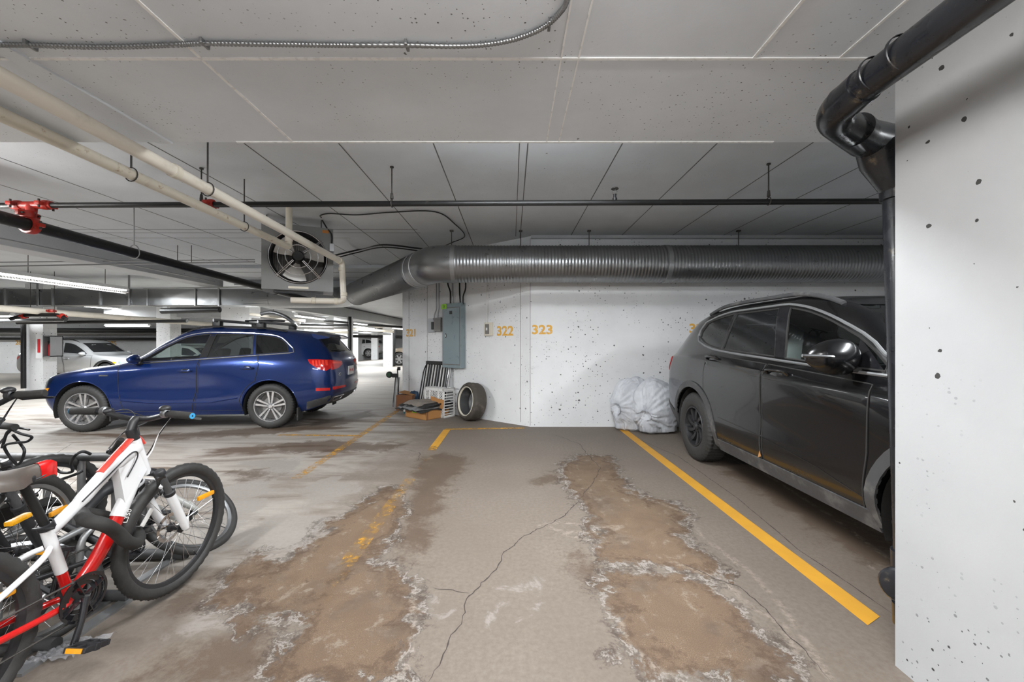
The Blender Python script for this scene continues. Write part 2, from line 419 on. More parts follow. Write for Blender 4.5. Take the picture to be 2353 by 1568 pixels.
salt_lines = [P((1238,1208),(1290,1200),(1370,1212),(1430,1210),(1400,1225),(1300,1222),(1240,1210)), P((1300,1230),(1350,1240)), P((1690,1285),(1740,1330),(1800,1400),(1850,1470),(1910,1568)), P((1540,1290),(1620,1320),(1660,1330),(1720,1390),(1800,1440),(1830,1500)),
 P((1420,1420),(1440,1480),(1520,1545),(1600,1568)), P((950,1360),(952,1450),(940,1530),(900,1568)), P((1620,1030),(1760,1090),(1900,1180),(2050,1290)),
 P((2000,1300),(2060,1350)), P((700,1340),(640,1380),(560,1400)), P((1440,1130),(1580,1180),(1610,1230),(1700,1300))]
def lin(a, b, st): return list(np.arange(a, b, st))
xs = np.array(lin(-31, -6, .5) + lin(-6, -3.6, .1) + lin(-3.6, 3.7, .032) + lin(3.7, 7.01, .3))
ys = np.array(lin(-4, .9, .35) + lin(.9, 1.7, .035) + lin(1.7, 6.6, .035) + lin(6.6, 12, .12) + lin(12, 46, .8))
GX, GY = np.meshgrid(xs, ys, indexing='ij'); gx = GX.ravel(); gy = GY.ravel()
def seg_d(poly, closed):
    d = np.full(gx.shape, 9.0); n = len(poly)
    for i in range(n if closed else n - 1):
        ax, ay = poly[i]; bx_, by = poly[(i + 1) % n]; vx, vy = bx_ - ax, by - ay
        t = np.clip(((gx - ax) * vx + (gy - ay) * vy) / (vx * vx + vy * vy + 1e-12), 0, 1)
        d = np.minimum(d, np.hypot(gx - ax - t * vx, gy - ay - t * vy))
    return d
def inside(poly):
    r = np.zeros(gx.shape, bool); n = len(poly)
    for i in range(n):
        ax, ay = poly[i]; bx_, by = poly[(i + 1) % n]
        c = ((ay > gy) != (by > gy)) & (gx < (bx_ - ax) * (gy - ay) / (by - ay + 1e-12) + ax); r ^= c
    return r
def sdf(polys):
    d = np.full(gx.shape, 9.0)
    for p in polys:
        e = seg_d(p, True); e[inside(p)] *= -1; d = np.minimum(d, e)
    return d
def ld(lines):
    d = np.full(gx.shape, 9.0)
    for p in lines: d = np.minimum(d, seg_d(p, False))
    return d
def ssn(x, a, b):
    t = np.clip((x - a) / (b - a), 0, 1); return t * t * (3 - 2 * t)
def fz(x, y): return -.25 * ssn(-x, 8.5, 14) * ssn(y, 9.5, 16)
gz = fz(gx, gy)
nx, ny = len(xs), len(ys)
idx = np.arange(nx * ny).reshape(nx, ny)
fc = np.stack([idx[:-1, :-1], idx[1:, :-1], idx[1:, 1:], idx[:-1, 1:]], -1).reshape(-1, 4)
me = bpy.data.meshes.new('floor'); me.from_pydata(np.stack([gx, gy, gz], -1).tolist(), [], fc.tolist()); me.update()
for nm, val in (('sd_tan', sdf(tan_polys)), ('sd_dark', sdf(dark_polys)), ('sd_white', sdf(white_polys)), ('d_salt', ld(salt_lines))):
    a = me.attributes.new(nm, 'FLOAT', 'POINT'); a.data.foreach_set('value', val.astype(np.float32))

def floor_mat():
    m, nt, b = nmat('stained concrete floor'); v = posvec(nt)
    A = lambda n: N(nt, 'ShaderNodeAttribute', attribute_name=n).outputs['Fac']
    big = noise_(nt, v, 1.1, 6, .6); mid = noise_(nt, v, 4.5, 10, .68, .6); fine = noise_(nt, v, 38, 8, .7); grit = noise_(nt, v, 220, 4, .7)
    base = mixc(nt, sstep(nt, big, .3, .7), srgb(162, 150, 138), srgb(178, 167, 155))
    base = mixc(nt, sstep(nt, fine, .25, .8), [q for q in srgb(150, 136, 123)], base)
    base = mixc(nt, sstep(nt, grit, .62, .75, 0, .35), base, srgb(105, 90, 78))
    # worn traffic area at the left: paler, salted, with brown tracks
    sp = N(nt, 'ShaderNodeSeparateXYZ'); L(nt, v, sp.inputs[0]); X, Y = sp.outputs[0], sp.outputs[1]
    mp = N(nt, 'ShaderNodeMapping'); mp.inputs['Scale'].default_value = (.35, 1.5, 1); L(nt, v, mp.inputs[0])
    trk = noise_(nt, mp.outputs[0], 1.3, 8, .62, .5)
    lft = mth(nt, 'ADD', mth(nt, 'MULTIPLY', X, -1.0), mth(nt, 'MULTIPLY', mid, 1.6))
    lm = mth(nt, 'MULTIPLY', sstep(nt, lft, 1.7, 3.0), sstep(nt, Y, 1.7, 2.6))
    base = mixc(nt, mth(nt, 'MULTIPLY', lm, sstep(nt, trk, .34, .56, 0, .75)), base, srgb(238, 231, 222))
    base = mixc(nt, mth(nt, 'MULTIPLY', lm, sstep(nt, trk, .53, .64, 0, .9)), base, srgb(120, 96, 74))
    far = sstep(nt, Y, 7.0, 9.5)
    base = mixc(nt, mth(nt, 'MULTIPLY', far, .7), base, srgb(242, 235, 224))  # far floor paler: its brighter lighting is put into the colour
    dist = mth(nt, 'ADD', mth(nt, 'MULTIPLY', mth(nt, 'SUBTRACT', mid, .5), .62), mth(nt, 'MULTIPLY', mth(nt, 'SUBTRACT', fine, .5), .16))
    dw = mth(nt, 'ADD', A('sd_white'), mth(nt, 'MULTIPLY', dist, 1.6))
    whitec = mixc(nt, fine, srgb(176, 166, 156), srgb(214, 208, 202))
    c = mixc(nt, sstep(nt, dw, .05, -.05, 0, .85), base, whitec)
    dd = mth(nt, 'ADD', A('sd_dark'), mth(nt, 'MULTIPLY', dist, 1.1))
    darkc = mixc(nt, mid, srgb(100, 84, 72), srgb(146, 126, 108)); darkc = mixc(nt, sstep(nt, grit, .35, .7), darkc, srgb(110, 86, 64))
    c = mixc(nt, sstep(nt, dd, .08, -.10, 0, .8), c, darkc)
    dt = mth(nt, 'ADD', A('sd_tan'), dist)
    tanc = mixc(nt, sstep(nt, mid, .35, .65), srgb(158, 133, 108), srgb(184, 158, 130)); tanc = mixc(nt, sstep(nt, grit, .35, .75), srgb(132, 110, 90), tanc)
    tanc = mixc(nt, sstep(nt, noise_(nt, v, 130, 2), .68, .72, 0, .7), tanc, srgb(215, 190, 160))
    c = mixc(nt, mth(nt, 'MULTIPLY', sstep(nt, dt, .09, .04), sstep(nt, noise_(nt, v, 7, 6, .7), .38, .55, .15, .8)), c, srgb(84, 70, 60))
    c = mixc(nt, mth(nt, 'MULTIPLY', sstep(nt, dt, .015, -.02), sstep(nt, noise_(nt, v, 2.2, 8, .7), .30, .52, .35, 1)), c, tanc)
    rim_ = mth(nt, 'MULTIPLY', sstep(nt, mth(nt, 'ABSOLUTE', mth(nt, 'ADD', dt, .05)), .06, .0), sstep(nt, noise_(nt, v, 9, 6, .7), .40, .56)); c = mixc(nt, mth(nt, 'MULTIPLY', rim_, .65), c, srgb(96, 74, 58))
    ring = mth(nt, 'SUBTRACT', 1.0, sstep(nt, mth(nt, 'ABSOLUTE', mth(nt, 'SUBTRACT', dt, .03)), .0, .028)); ring = mth(nt, 'MULTIPLY', ring, sstep(nt, noise_(nt, v, 12, 6, .7), .42, .56))
    c = mixc(nt, ring, c, srgb(204, 196, 188))
    r2 = mth(nt, 'SUBTRACT', 1.0, sstep(nt, mth(nt, 'ABSOLUTE', mth(nt, 'ADD', dt, .16)), .0, .05)); r2 = mth(nt, 'MULTIPLY', r2, sstep(nt, noise_(nt, v, 8, 8, .75), .52, .62)); c = mixc(nt, mth(nt, 'MULTIPLY', r2, .6), c, srgb(196, 184, 170))
    ds = mth(nt, 'ADD', A('d_salt'), mth(nt, 'MULTIPLY', mth(nt, 'ABSOLUTE', dist), .35)); sl = mth(nt, 'MULTIPLY', sstep(nt, ds, .035, .004), sstep(nt, fine, .35, .6)); c = mixc(nt, mth(nt, 'MULTIPLY', sl, .85), c, srgb(206, 192, 178))
    c = mixc(nt, 1.0, c, (.46, .455, .45), 'MULTIPLY')
    L(nt, c, b.inputs['Base Color'])
    L(nt, sstep(nt, dt, .02, -.05, .62, .72), b.inputs['Roughness']); b.inputs['Specular IOR Level'].default_value = .35
    hg = mth(nt, 'ADD', mth(nt, 'MULTIPLY', fine, .3), mth(nt, 'MULTIPLY', grit, .12)); hg = mth(nt, 'ADD', hg, mth(nt, 'MULTIPLY', ring, .3))
    bump(nt, b, hg, .4, .006); return m
floor_o = tag(link_mesh('floor', me, floor_mat(), None, True), kind='structure')
rng = random.Random(11)
MT['crack'] = simple('dark crack', (.045, .035, .03), .9)
for li, p in enumerate(crack_lines):
    q = [V((a[0], a[1], .0012)) for a in p]; ln_ = []
    for a, b in zip(q, q[1:]):
        n_ = max(2, int((b - a).length / .025)); d_ = (b - a).normalized(); s_ = V((-d_.y, d_.x, 0)); off = 0
        for i in range(n_): off = off * .7 + rng.uniform(-.008, .008) * (0 if i == 0 else 1) * (.25 if li in (3, 4) else 1); ln_.append(a.lerp(b, i / n_) + s_ * off)
    ln_.append(q[-1]); vs = []
    for i, c_ in enumerate(ln_):
        d_ = (ln_[min(i + 1, len(ln_) - 1)] - ln_[max(i - 1, 0)]).normalized(); s_ = V((-d_.y, d_.x, 0)); w_ = (.0022 + rng.uniform(-.0008, .0018)) * min(1, i / 6 + .2, (len(ln_) - 1 - i) / 6 + .1); vs += [c_ + s_ * w_, c_ - s_ * w_]
    m = MB(); m.add(vs, [(2 * i, 2 * i + 1, 2 * i + 3, 2 * i + 2) for i in range(len(ln_) - 1)]); tag(m.build('floor_crack', MT['crack'], floor_o), kind='structure')

def struct(name, mb, mat):
    return tag(mb.build(name, mat), kind='structure')
# ------------------------------------------------------------------ ceiling
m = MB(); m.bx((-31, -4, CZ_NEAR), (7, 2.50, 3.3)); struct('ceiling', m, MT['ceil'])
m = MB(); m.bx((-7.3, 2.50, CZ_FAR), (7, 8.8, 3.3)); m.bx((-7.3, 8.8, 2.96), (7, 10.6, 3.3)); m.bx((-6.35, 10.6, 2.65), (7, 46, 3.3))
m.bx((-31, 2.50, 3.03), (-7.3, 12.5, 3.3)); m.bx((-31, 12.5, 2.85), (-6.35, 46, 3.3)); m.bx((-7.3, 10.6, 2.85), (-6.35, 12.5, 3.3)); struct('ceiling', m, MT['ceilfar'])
k = 0
def trim(a, b, mat='seam', bev=0):
    global k; k += 1; m = MB(); m.bx(a, b, bev); return struct('trim_%d' % k, m, MT[mat])
z = CZ_NEAR
trim((-2.19, -1, z - .012), (-2.10, 2.498, z + .01), 'ceil', .004)
trim((-1.362, -1, z - .004), (-1.348, 2.498, z + .01)); trim((.214, -1, z - .004), (.221, 2.498, z + .01)); trim((.290, -1, z - .004), (.297, 2.498, z + .01))
trim((1.050, -1, z - .004), (1.064, 1.752, z + .01)); trim((1.426, -1, z - .004), (1.438, 1.752, z + .01))
trim((-6, 1.752, z - .005), (1.95, 1.766, z + .01)); trim((-1.7, 2.484, z - .006), (1.62, 2.499, z + .01))
z = CZ_FAR
for i in range(-8, 7):
    X = .14 - .80 * -i
    if X > 5 or X < -7: continue
    trim((X - .005, 2.51, z - .002), (X + .005, 8.79, z + .01), 'seam_d')
trim((.065, 2.51, z - .002), (.073, 6.4, z + .01), 'seam_d')
for Y in (6.0, 6.19, 6.5): trim((-7.25, Y, z - .002), (-2.6 if Y > 6.3 else -1.4, Y + .008, z + .01), 'seam_d')
for Y in (9.3, 10.0): trim((-7, Y, 2.956), (-2.4, Y + .01, 2.97), 'seam_d')
# beams
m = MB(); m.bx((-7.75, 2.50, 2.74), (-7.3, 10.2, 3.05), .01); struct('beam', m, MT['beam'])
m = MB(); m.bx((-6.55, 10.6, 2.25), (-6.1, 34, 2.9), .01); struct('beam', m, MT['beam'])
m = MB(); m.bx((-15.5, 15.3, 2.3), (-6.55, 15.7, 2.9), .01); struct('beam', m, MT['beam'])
# walls
m = MB(); m.bx((.30, 6.40, -.02), (6.6, 6.7, 3.1)); struct('wall_back', m, MT['wall'])
m = MB(); m.prism([(.30, 6.40), (.30, 6.71), (-2.07, 8.62), (-2.27, 8.40)], (0, 0, -.02), (1, 0, 0), (0, 1, 0), (0, 0, 3.1)); struct('wall_middle', m, MT['wall'])
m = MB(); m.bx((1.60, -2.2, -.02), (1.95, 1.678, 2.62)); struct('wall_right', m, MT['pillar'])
m = MB(); m.bx((.31, 6.33, 2.985), (6.44, 6.42, 3.05)); struct('trim_99', m, MT['beam'])
m = MB(); m.bx((6.45, -4, -.02), (6.6, 6.7, 3.1)); struct('wall_east', m, MT['wall'])
m = MB(); m.bx((-31, -4.2, -.3), (6.6, -4, 3.1)); struct('wall_south', m, MT['wall'])
m = MB(); m.bx((-31.2, 20.5, -.4), (-12.9, 20.8, 3.1)); m.bx((-31.3, -4, -.4), (-31, 20.8, 3.1)); struct('wall_left', m, MT['wall'])
m = MB(); m.bx((-13.2, 20.8, -.4), (-12.9, 46, 3.1)); m.bx((-13, 40, -.4), (7, 40.3, 3.1)); struct('wall_north', m, MT['wall'])
m = MB(); m.bx((6.9, 6.4, -.3), (7.1, 42, 3.1)); struct('wall_far', m, MT['wall'])
# vertical form joints and tie marks on the two walls, as thin grooves
wd = V((-2.57, 2.0, 0)).normalized(); wn = V((-wd.y, wd.x, 0))   # wn points to the camera side?
if wn.y > 0: wn = -wn
WO = V((.30, 6.40, 0))
def onwall(px, py, off=0.0):
    """point on the angled wall seen at a photo pixel"""
    d = V(((px - CX) / F, 1, -(py - CY) / F)); o = V((0, 0, H)); t = ((WO + wn * off) - o).dot(wn) / d.dot(wn); return o + d * t
def onback(px, py, off=0.0): return dp(px, py, 6.40 - off)
for px in (940, 982, 1196):
    p = onwall(px, 800); m = MB(); m.bar(p + wn * .001 - V((0, 0, p.z - .05)), p + wn * .001 + V((0, 0, 3.0 - p.z)), .006, .004, up=wn); k += 1; struct('trim_%d' % k, m, MT['seam_d'] if px == 940 else MT['boxgrey'])
m = MB(); m.bx((.297, 6.397, .02), (.303, 6.405, 3.0)); k += 1; struct('trim_%d' % k, m, MT['boxgrey'])

# ------------------------------------------------------------------ concrete columns
def column(px, Y, w, z1, label, d=.5, xo=None):
    X = (px - CX) * Y / F if xo is None else xo; z0 = float(fz(np.array([X]), np.array([Y]))[0]) - .03
    m = MB(); m.bx((X - w / 2, Y, z0), (X + w / 2, Y + d, z1), .01)
    return tag(m.build('concrete_column', MT['wall']), label, 'column', 'concrete columns of the garage')
column(78, 11.4, .52, 3.0, 'white concrete column with a fire extinguisher cabinet, in front of the silver wagon', .35)
column(375, 15.0, .52, 2.84, 'white concrete column rising behind the blue suv windshield')
column(783, 15.0, .52, 2.3, 'white concrete column behind the tailgate of the blue suv')
column(891, 21.9, .52, 2.3, 'white concrete column beside the tan car wheel', .4)
column(860, 33.0, .52, 2.6, 'small distant white column to the right of the white van', .3)
column(811, 29.0, .52, 2.6, 'small distant white column to the left of the white van', .3)
column(540, 13.4, .95, 2.84, 'wide white concrete column behind the roof bars of the blue suv', .6)

# ------------------------------------------------------------------ yellow lines
def yline(name, a, b, w, label, wear0=.3, wear1=.3, n=60, z=.0015, wf=None, skew=0):
    a = V(a); b = V(b); d = (b - a).normalized(); s = V((-d.y, d.x, 0)); vs = []; wr = []
    for i in range(n + 1):
        t = i / n; c = a.lerp(b, t)
        for q in (-1, -.33, .33, 1):
            p = c + s * q * w / 2
            if i == n: p += d * skew * q
            vs.append((p.x, p.y, z)); wr.append((wf(t) if wf else wear0 + (wear1 - wear0) * t))
    fs = [(i * 4 + j, i * 4 + j + 1, i * 4 + j + 5, i * 4 + j + 4) for i in range(n) for j in range(3)]
    c = (a + b) / 2; me = bpy.data.meshes.new(name); me.from_pydata([(p[0] - c.x, p[1] - c.y, p[2]) for p in vs], [], fs)
    at = me.attributes.new('wear', 'FLOAT', 'POINT'); at.data.foreach_set('value', wr); me.update()
    o = link_mesh(name, me, MT['yellow']); o.location = (c.x, c.y, 0); return tag(o, label, 'line marking', 'painted stall lines')
G = lambda x, y: fl(x, y)
yline('parking_line', G(1426, 984), G(2008, 1428), .115, 'bright yellow stall line on the floor beside the black suv', .30, .02, skew=-.03)
yline('parking_line', G(1027, 988), G(730, 1385), .105, 'worn yellow stall line crossing the brown stains from below stall number 322', wf=lambda t: .36 if t < .22 else (.36 + .26 * min(1, (t - .22) / .1) if t < .55 else (.56 if t < .92 else .62)))
yline('parking_line', G(1022, 987), G(1205, 984), .085, 'thin faded yellow line running along the foot of the angled wall', .46, .46)
yline('parking_line', G(912, 945), G(680, 1100), .10, 'faded yellow stall line left of the cardboard boxes', .48, .54)
yline('parking_line', G(640, 1000), G(830, 1002), .08, 'very faint yellow line on the floor behind the blue suv', .50, .46)

# ------------------------------------------------------------------ stall numbers
def number(txt, O, U, size, label, st=1.0):
    return tag(text_part('stall_number', txt, size, MT['orange'], frameM(O, U, (0, 0, 1)), None, .0012, stretch=st, bold=.006), label, 'number', 'painted stall numbers')
ud = -wd
number('323', onback(1246, 759, .002), (1, 0, 0), .20, 'ochre painted number 323 on the white back wall', 1.15)
number('322', onwall(1160, 762, .002), ud, .22, 'ochre painted number 322 beside the beige switch plate', 1.1)
number('321', onwall(945, 766, .002), ud, .205, 'ochre painted number 321 at the left end of the angled wall', 1.1)
number('324', onback(1608, 756, .002), (1, 0, 0), .20, 'ochre painted number on the back wall, mostly hidden by the black suv', 1.15)
number('288', dp(46, 788, 20.49), (1, 0, 0), .32, 'faint orange number on the far wall left of the fire extinguisher column')
number('285', dp(257, 790, 20.49), (1, 0, 0), .32, 'faint orange number on the far wall above the silver wagon')
# ------------------------------------------------------------------ ducts
def ribbed(path, r, step=.048, amp=.007, n=40):
    """spiral duct: resample path at step/4 and raise a thin seam each step"""
    P_ = [V(p) for p in path]; out = []; rr = []; tot = 0; nxt = 0
    for a, b in zip(P_, P_[1:]):
        Ls = (b - a).length; t = nxt - tot
        while t < Ls:
            out.append(a.lerp(b, t / Ls)); kk = int(round((tot + t) / (step / 4))) % 4; rr.append(r + (amp if kk == 0 else 0)); t += step / 4; nxt = tot + t
        tot += Ls
    return out, rr
bend = V((-1.16, 6.06, 2.52)); far = V((-3.75, 9.75, 2.52))
root = thing('spiral_duct', 'long round spiral metal duct bending away along the top of the back wall', 'duct', (1.5, 6.06, 2.24))
dA = (bend - far).normalized()
m = MB(); p, r = ribbed([V((6.42, 6.06, 2.52)), bend + V((.30, 0, 0))], .272); m.tube(p, r, 40); m.build('duct_run', MT['galv'], root, True, 70, world=True)
m = MB(); p, r = ribbed([bend - dA * .62, far], .272); m.tube(p, r, 40); m.build('duct_run', MT['galv'], root, True, 70, world=True)
m = MB(); q = fillet([bend + V((.30, 0, 0)), bend, bend - dA * .62], .25, 3); m.tube(q, .278, 40); m.build('elbow', MT['galv'], root, True, 25, world=True)
for c, ax in ((bend + V((.30, 0, 0)), V((1, 0, 0))), (bend - dA * .62, dA), (V((2.31, 6.06, 2.52)), V((1, 0, 0))), (bend - dA * .35, dA), (far + dA * .04, dA)):
    m = MB(); m.lathe([(.27, -.035), (.284, -.03), (.284, .03), (.27, .035)], c, ax, 40); m.build('joint_band', MT['galvd'], root, True, 40, world=True)
for X in (1.17, 3.42, .30 - .16, -.9):
    m = MB(); m.tube([(X, 6.06, 2.78), (X, 6.06, 3.03)], .006, 8); m.box((X, 6.06, 3.02), (.05, .05, .02)); m.build('hanger_rod', MT['rod'], root, world=True)
root = thing('metal_duct', 'silver round duct elbow joining a long rectangular duct under the far ceiling', 'duct', (-9, 10.4, 2.28))
m = MB(); m.tube(fillet([far - dA * .06, V((-4.35, 10.45, 2.50)), V((-6.2, 10.4, 2.48))], .5, 6), .262, 32); m.build('round_elbow', MT['galv'], root, True, 25, world=True)
m = MB(); n = 32; vs = []
for i in range(n):
    a = 2 * PI * i / n; vs.append((-6.15, 10.4 + .27 * math.cos(a), 2.48 + .26 * math.sin(a)))
for i in range(n):
    a = 2 * PI * i / n; cx, sx = math.cos(a), math.sin(a); s_ = 1 / max(abs(cx), abs(sx)); vs.append((-6.75, 10.4 + .26 * cx * s_, 2.48 + .20 * sx * s_))
m.add(vs, [(i, (i + 1) % n, n + (i + 1) % n, n + i) for i in range(n)]); m.build('transition_piece', MT['galv'], root, world=True)
xx = -6.75
while xx > -17:
    m = MB(); a, b = xx - 1.2, xx; y0, y1, z0, z1 = 10.14, 10.66, 2.28, 2.68; c_ = V(((a + b) / 2, y0 - .012, (z0 + z1) / 2))
    m.add([(a, y0, z0), (b, y0, z0), (b, y0, z1), (a, y0, z1), tuple(c_)], [(0, 1, 4), (1, 2, 4), (2, 3, 4), (3, 0, 4)])
    m.add([(a, y0, z0), (b, y0, z0), (b, y1, z0), (a, y1, z0), (a, y0, z1), (b, y0, z1), (b, y1, z1), (a, y1, z1)], [(0, 1, 2, 3), (4, 5, 6, 7), (3, 2, 6, 7)])
    m.build('duct_section', MT['galvd'] if int(xx * 10) % 3 == 1 else MT['galv'], root, world=True, fix=True)
    m = MB(); m.bx((a - .015, y0 - .03, z0 - .02), (a + .015, y1 + .02, z1 + .02)); m.build('flange', MT['galvd'], root, world=True); xx -= 1.2
for X in (-7.35, -9.6, -11.9, -14):
    m = MB(); m.bx((X - .02, 10.10, 2.25), (X + .02, 10.12, 3.03)); m.build('hanger_strap', MT['galvd'], root, world=True)

# ------------------------------------------------------------------ unit heater with fan
hA = V((-3.23, 5.20, 0)); hB = V((-2.46, 5.56, 0)); hu = (hB - hA).normalized(); W_ = (hB - hA).length; hn = V((hu.y, -hu.x, 0))
root = thing('unit_heater', 'grey ceiling hung unit heater with a round fan and wire guard', 'heater', ((hA + hB) / 2).to_tuple()[:2] + (2.04,), math.atan2(hu.y, hu.x))
Hh = .87; D = .46; R0 = .345; cz = .44     # local: x along face, -y to the front
m = MB(); n = 48; vs = []
for i in range(n):
    a = 2 * PI * i / n; vs.append((R0 * math.cos(a), 0, cz + R0 * math.sin(a)))
for i in range(n):
    a = 2 * PI * i / n; c_, s_ = math.cos(a), math.sin(a)
    t = min((W_ / 2) / max(abs(c_), 1e-6), ((Hh - cz) if s_ > 0 else cz) / max(abs(s_), 1e-6)); vs.append((t * c_, 0, cz + t * s_))
for (x, zz) in ((W_ / 2, Hh), (-W_ / 2, Hh), (-W_ / 2, 0), (W_ / 2, 0)): vs.append((x, 0, zz))
fs = [(i, (i + 1) % n, n + (i + 1) % n, n + i) for i in range(n)]
def nearest(x, zz): return min(range(n), key=lambda i: -math.cos(2 * PI * i / n - math.atan2(zz - cz, x)))
for j, (x, zz) in enumerate(((W_ / 2, Hh), (-W_ / 2, Hh), (-W_ / 2, 0), (W_ / 2, 0))):
    i = nearest(x, zz)
    for q in (-1, 0): a_, b_ = (i + q) % n, (i + q + 1) % n; fs.append((n + a_, n + b_, 2 * n + j))
m.add(vs, fs)
m.add([(-W_ / 2, 0, 0), (W_ / 2, 0, 0), (W_ / 2, D, 0), (-W_ / 2, D, 0), (-W_ / 2, 0, Hh), (W_ / 2, 0, Hh), (W_ / 2, D, Hh), (-W_ / 2, D, Hh)], [(0, 1, 2, 3), (4, 5, 6, 7), (0, 3, 7, 4), (1, 2, 6, 5), (3, 2, 6, 7)])
m.build('housing', MT['heater'], root)
m = MB(); m.lathe([(R0, .0), (R0 - .015, .03), (R0 - .02, .14), (R0 - .03, .14), (R0 - .005, -.005), (R0 + .012, -.012), (R0 + .012, 0)], (0, 0, cz), (0, 1, 0), 48); m.build('fan_shroud', MT['black'], root, True)
m = MB()
for i in range(30):
    x = -W_ / 2 + .03 + i * (W_ - .06) / 29; m.bx((x - .002, .22, .03), (x + .002, .27, Hh - .03))
m.bx((-W_ / 2 + .01, .28, .02), (W_ / 2 - .01, .285, Hh - .02)); m.build('heat_coil', MT['boxgrey'], root)
m = MB()
for b in range(3):
    an = b * 2 * PI / 3 + .35; rings = []
    for i in range(7):
        rr = .07 + .24 * i / 6; wd_ = (.35 + .45 * math.sin(min(1, i / 6 + .1) * PI * .62)); tw = .5 - .25 * i / 6
        row = []
        for j in range(5):
            q = (j / 4 - .5); aa = an + q * wd_ * 1.25; row.append((rr * math.cos(aa), .06 + q * .09 * math.cos(tw), cz + rr * math.sin(aa)))
        rings.append(row)
    st = [p for r_ in rings for p in r_]; st2 = [(p[0], p[1] + .004, p[2]) for p in st]
    f1 = [(i * 5 + j, i * 5 + j + 1, i * 5 + j + 6, i * 5 + j + 5) for i in range(6) for j in range(4)]; m.add(st, f1); m.add(st2, f1)
fan = m.build('fan', simple('pale fan blade', (.52, .5, .47), .35, .3, .1, 12), root, True, 30)
m = MB(); m.lathe([(1e-5, -.10), (.06, -.10), (.075, -.07), (.08, .06), (.05, .08), (1e-5, .08)], (0, 0, cz), (0, 1, 0), 24); m.build('motor', MT['blackpipe'], root, True, 40)
m = MB()
for rr in (.345, .24, .15):
    yb = -.025 - (.345 - rr) * .28; m.tube([(rr * math.cos(a * PI / 24), yb, cz + rr * math.sin(a * PI / 24)) for a in range(48)], .0055, 6, closed=True)
for a in (.70, PI - .70, PI + .80, -.80):
    for da in (-.025, .025):
        m.tube([((.375 * math.cos(a + da)), -.012, cz + .375 * math.sin(a + da)), (.345 * math.cos(a + da), -.028, cz + .345 * math.sin(a + da)), (.2 * math.cos(a + da * 2), -.07, cz + .2 * math.sin(a + da * 2)), (.08 * math.cos(a + da * 4), -.10, cz + .08 * math.sin(a + da * 4))], .006, 6)
m.build('wire_guard', MT['chrome'], root, True)
m = MB(); m.box((-.0, -.004, .035), (.24, .004, .03)); m.build('name_plate', MT['beige'], root)
m = MB(); m.box((W_ / 2 - .10, -.003, Hh - .05), (.08, .004, .04)); m.build('warning_sticker', simple('orange sticker', srgb(176, 110, 40), .5), root)
m = MB(); m.box((W_ / 2 - .02, -.035, .60), (.06, .06, .11), None, .006); m.build('junction_box', MT['galvd'], root)
m = MB(); m.tube(spline([(W_ / 2 - .02, -.03, .65), (W_ / 2 - .02, -.03, .78), (W_ / 2 - .08, .02, .88), (W_ / 2 - .14, .05, .99)], 6), .010, 8); m.build('flex_conduit', MT['blackpipe'], root, True)
for x, y in ((-W_ / 2 + .05, .10), (-W_ / 2 + .05, .38), (W_ / 2 - .15, .08), (W_ / 2 - .15, .38)):
    m = MB(); m.tube([(x, y, Hh), (x, y, .99)], .006, 8); m.build('hanger_rod', MT['rod'], root)
m = MB(); m.box((0, .12, -.02), (.6, .1, .02)); m.build('bracket', MT['blackpipe'], root)

# ------------------------------------------------------------------ cream drainage pipes
def ring_band(m, c, ax, r, h=.05, t=.006): m.lathe([(r, -h / 2), (r + t, -h / 2 + .003), (r + t, h / 2 - .003), (r, h / 2)], c, ax, 24)
e1 = V((-2.36, 5.60, 2.462)); s1 = V((-2.12, .9, 2.475)); r1 = .040
root = thing('drain_pipe', 'upper cream plastic pipe that turns down in front of the heater and back left', 'pipe', (-2.2, 3, 2.43))
lo = dp(790, 693, 5.60); le = dp(668, 690, 5.35)
m = MB(); m.tube(fillet([s1, e1, lo, le], .06, 6), r1, 20); m.build('pipe_run', MT['pvc'], root, True, 40, world=True)
for c, ax in ((e1 + (s1 - e1).normalized() * .10, (e1 - s1)), (e1 + V((0, 0, -.10)), V((0, 0, 1))), (lo + V((0, 0, .10)), V((0, 0, 1))), (lo + (le - lo).normalized() * .10, le - lo), (dp(720, 691, 5.45), le - lo), (s1.lerp(e1, .37), e1 - s1)):
    m = MB(); ring_band(m, c, ax.normalized(), r1); m.build('coupling', MT['pvc2'], root, True, 40, world=True)
for px, Yr in ((490, 2.95),):
    t = (Yr - s1.y) / (e1.y - s1.y); c = s1.lerp(e1, t); m = MB(); m.tube([c + V((0, 0, .05)), V((c.x, c.y, CZ_FAR))], .006, 8); m.tube([c + V((r1 * 1.15 * math.cos(a * PI / 8), 0, r1 * 1.25 * math.sin(a * PI / 8))) for a in range(16)], .004, 6, closed=True); m.build('hanger_rod', MT['rod'], root, world=True)
e2 = V((-2.79, 5.05, 2.54)); s2 = V((-2.62, .9, 2.54)); r2 = .039
root = thing('drain_pipe', 'lower cream plastic pipe ending with a riser in front of the heater fan', 'pipe', (-2.7, 3, 2.50))
m = MB(); m.tube(fillet([s2, e2, V((e2.x, e2.y, CZ_FAR))], .05, 6), r2, 20); m.build('pipe_run', MT['pvc2'], root, True, 40, world=True)
m = MB(); ring_band(m, e2 + V((0, 0, .13)), V((0, 0, 1)), r2, .12); m.build('coupling', MT['pvc'], root, True, 40, world=True)
for Yr in (2.86, 4.15):
    t = (Yr - s2.y) / (e2.y - s2.y); c = s2.lerp(e2, t); m = MB(); m.tube([c + V((0, 0, .05)), V((c.x, c.y, CZ_FAR))], .006, 8); m.tube([c + V((r2 * 1.15 * math.cos(a * PI / 8), 0, r2 * 1.25 * math.sin(a * PI / 8))) for a in range(16)], .004, 6, closed=True); m.build('hanger_rod', MT['rod'], root, world=True)

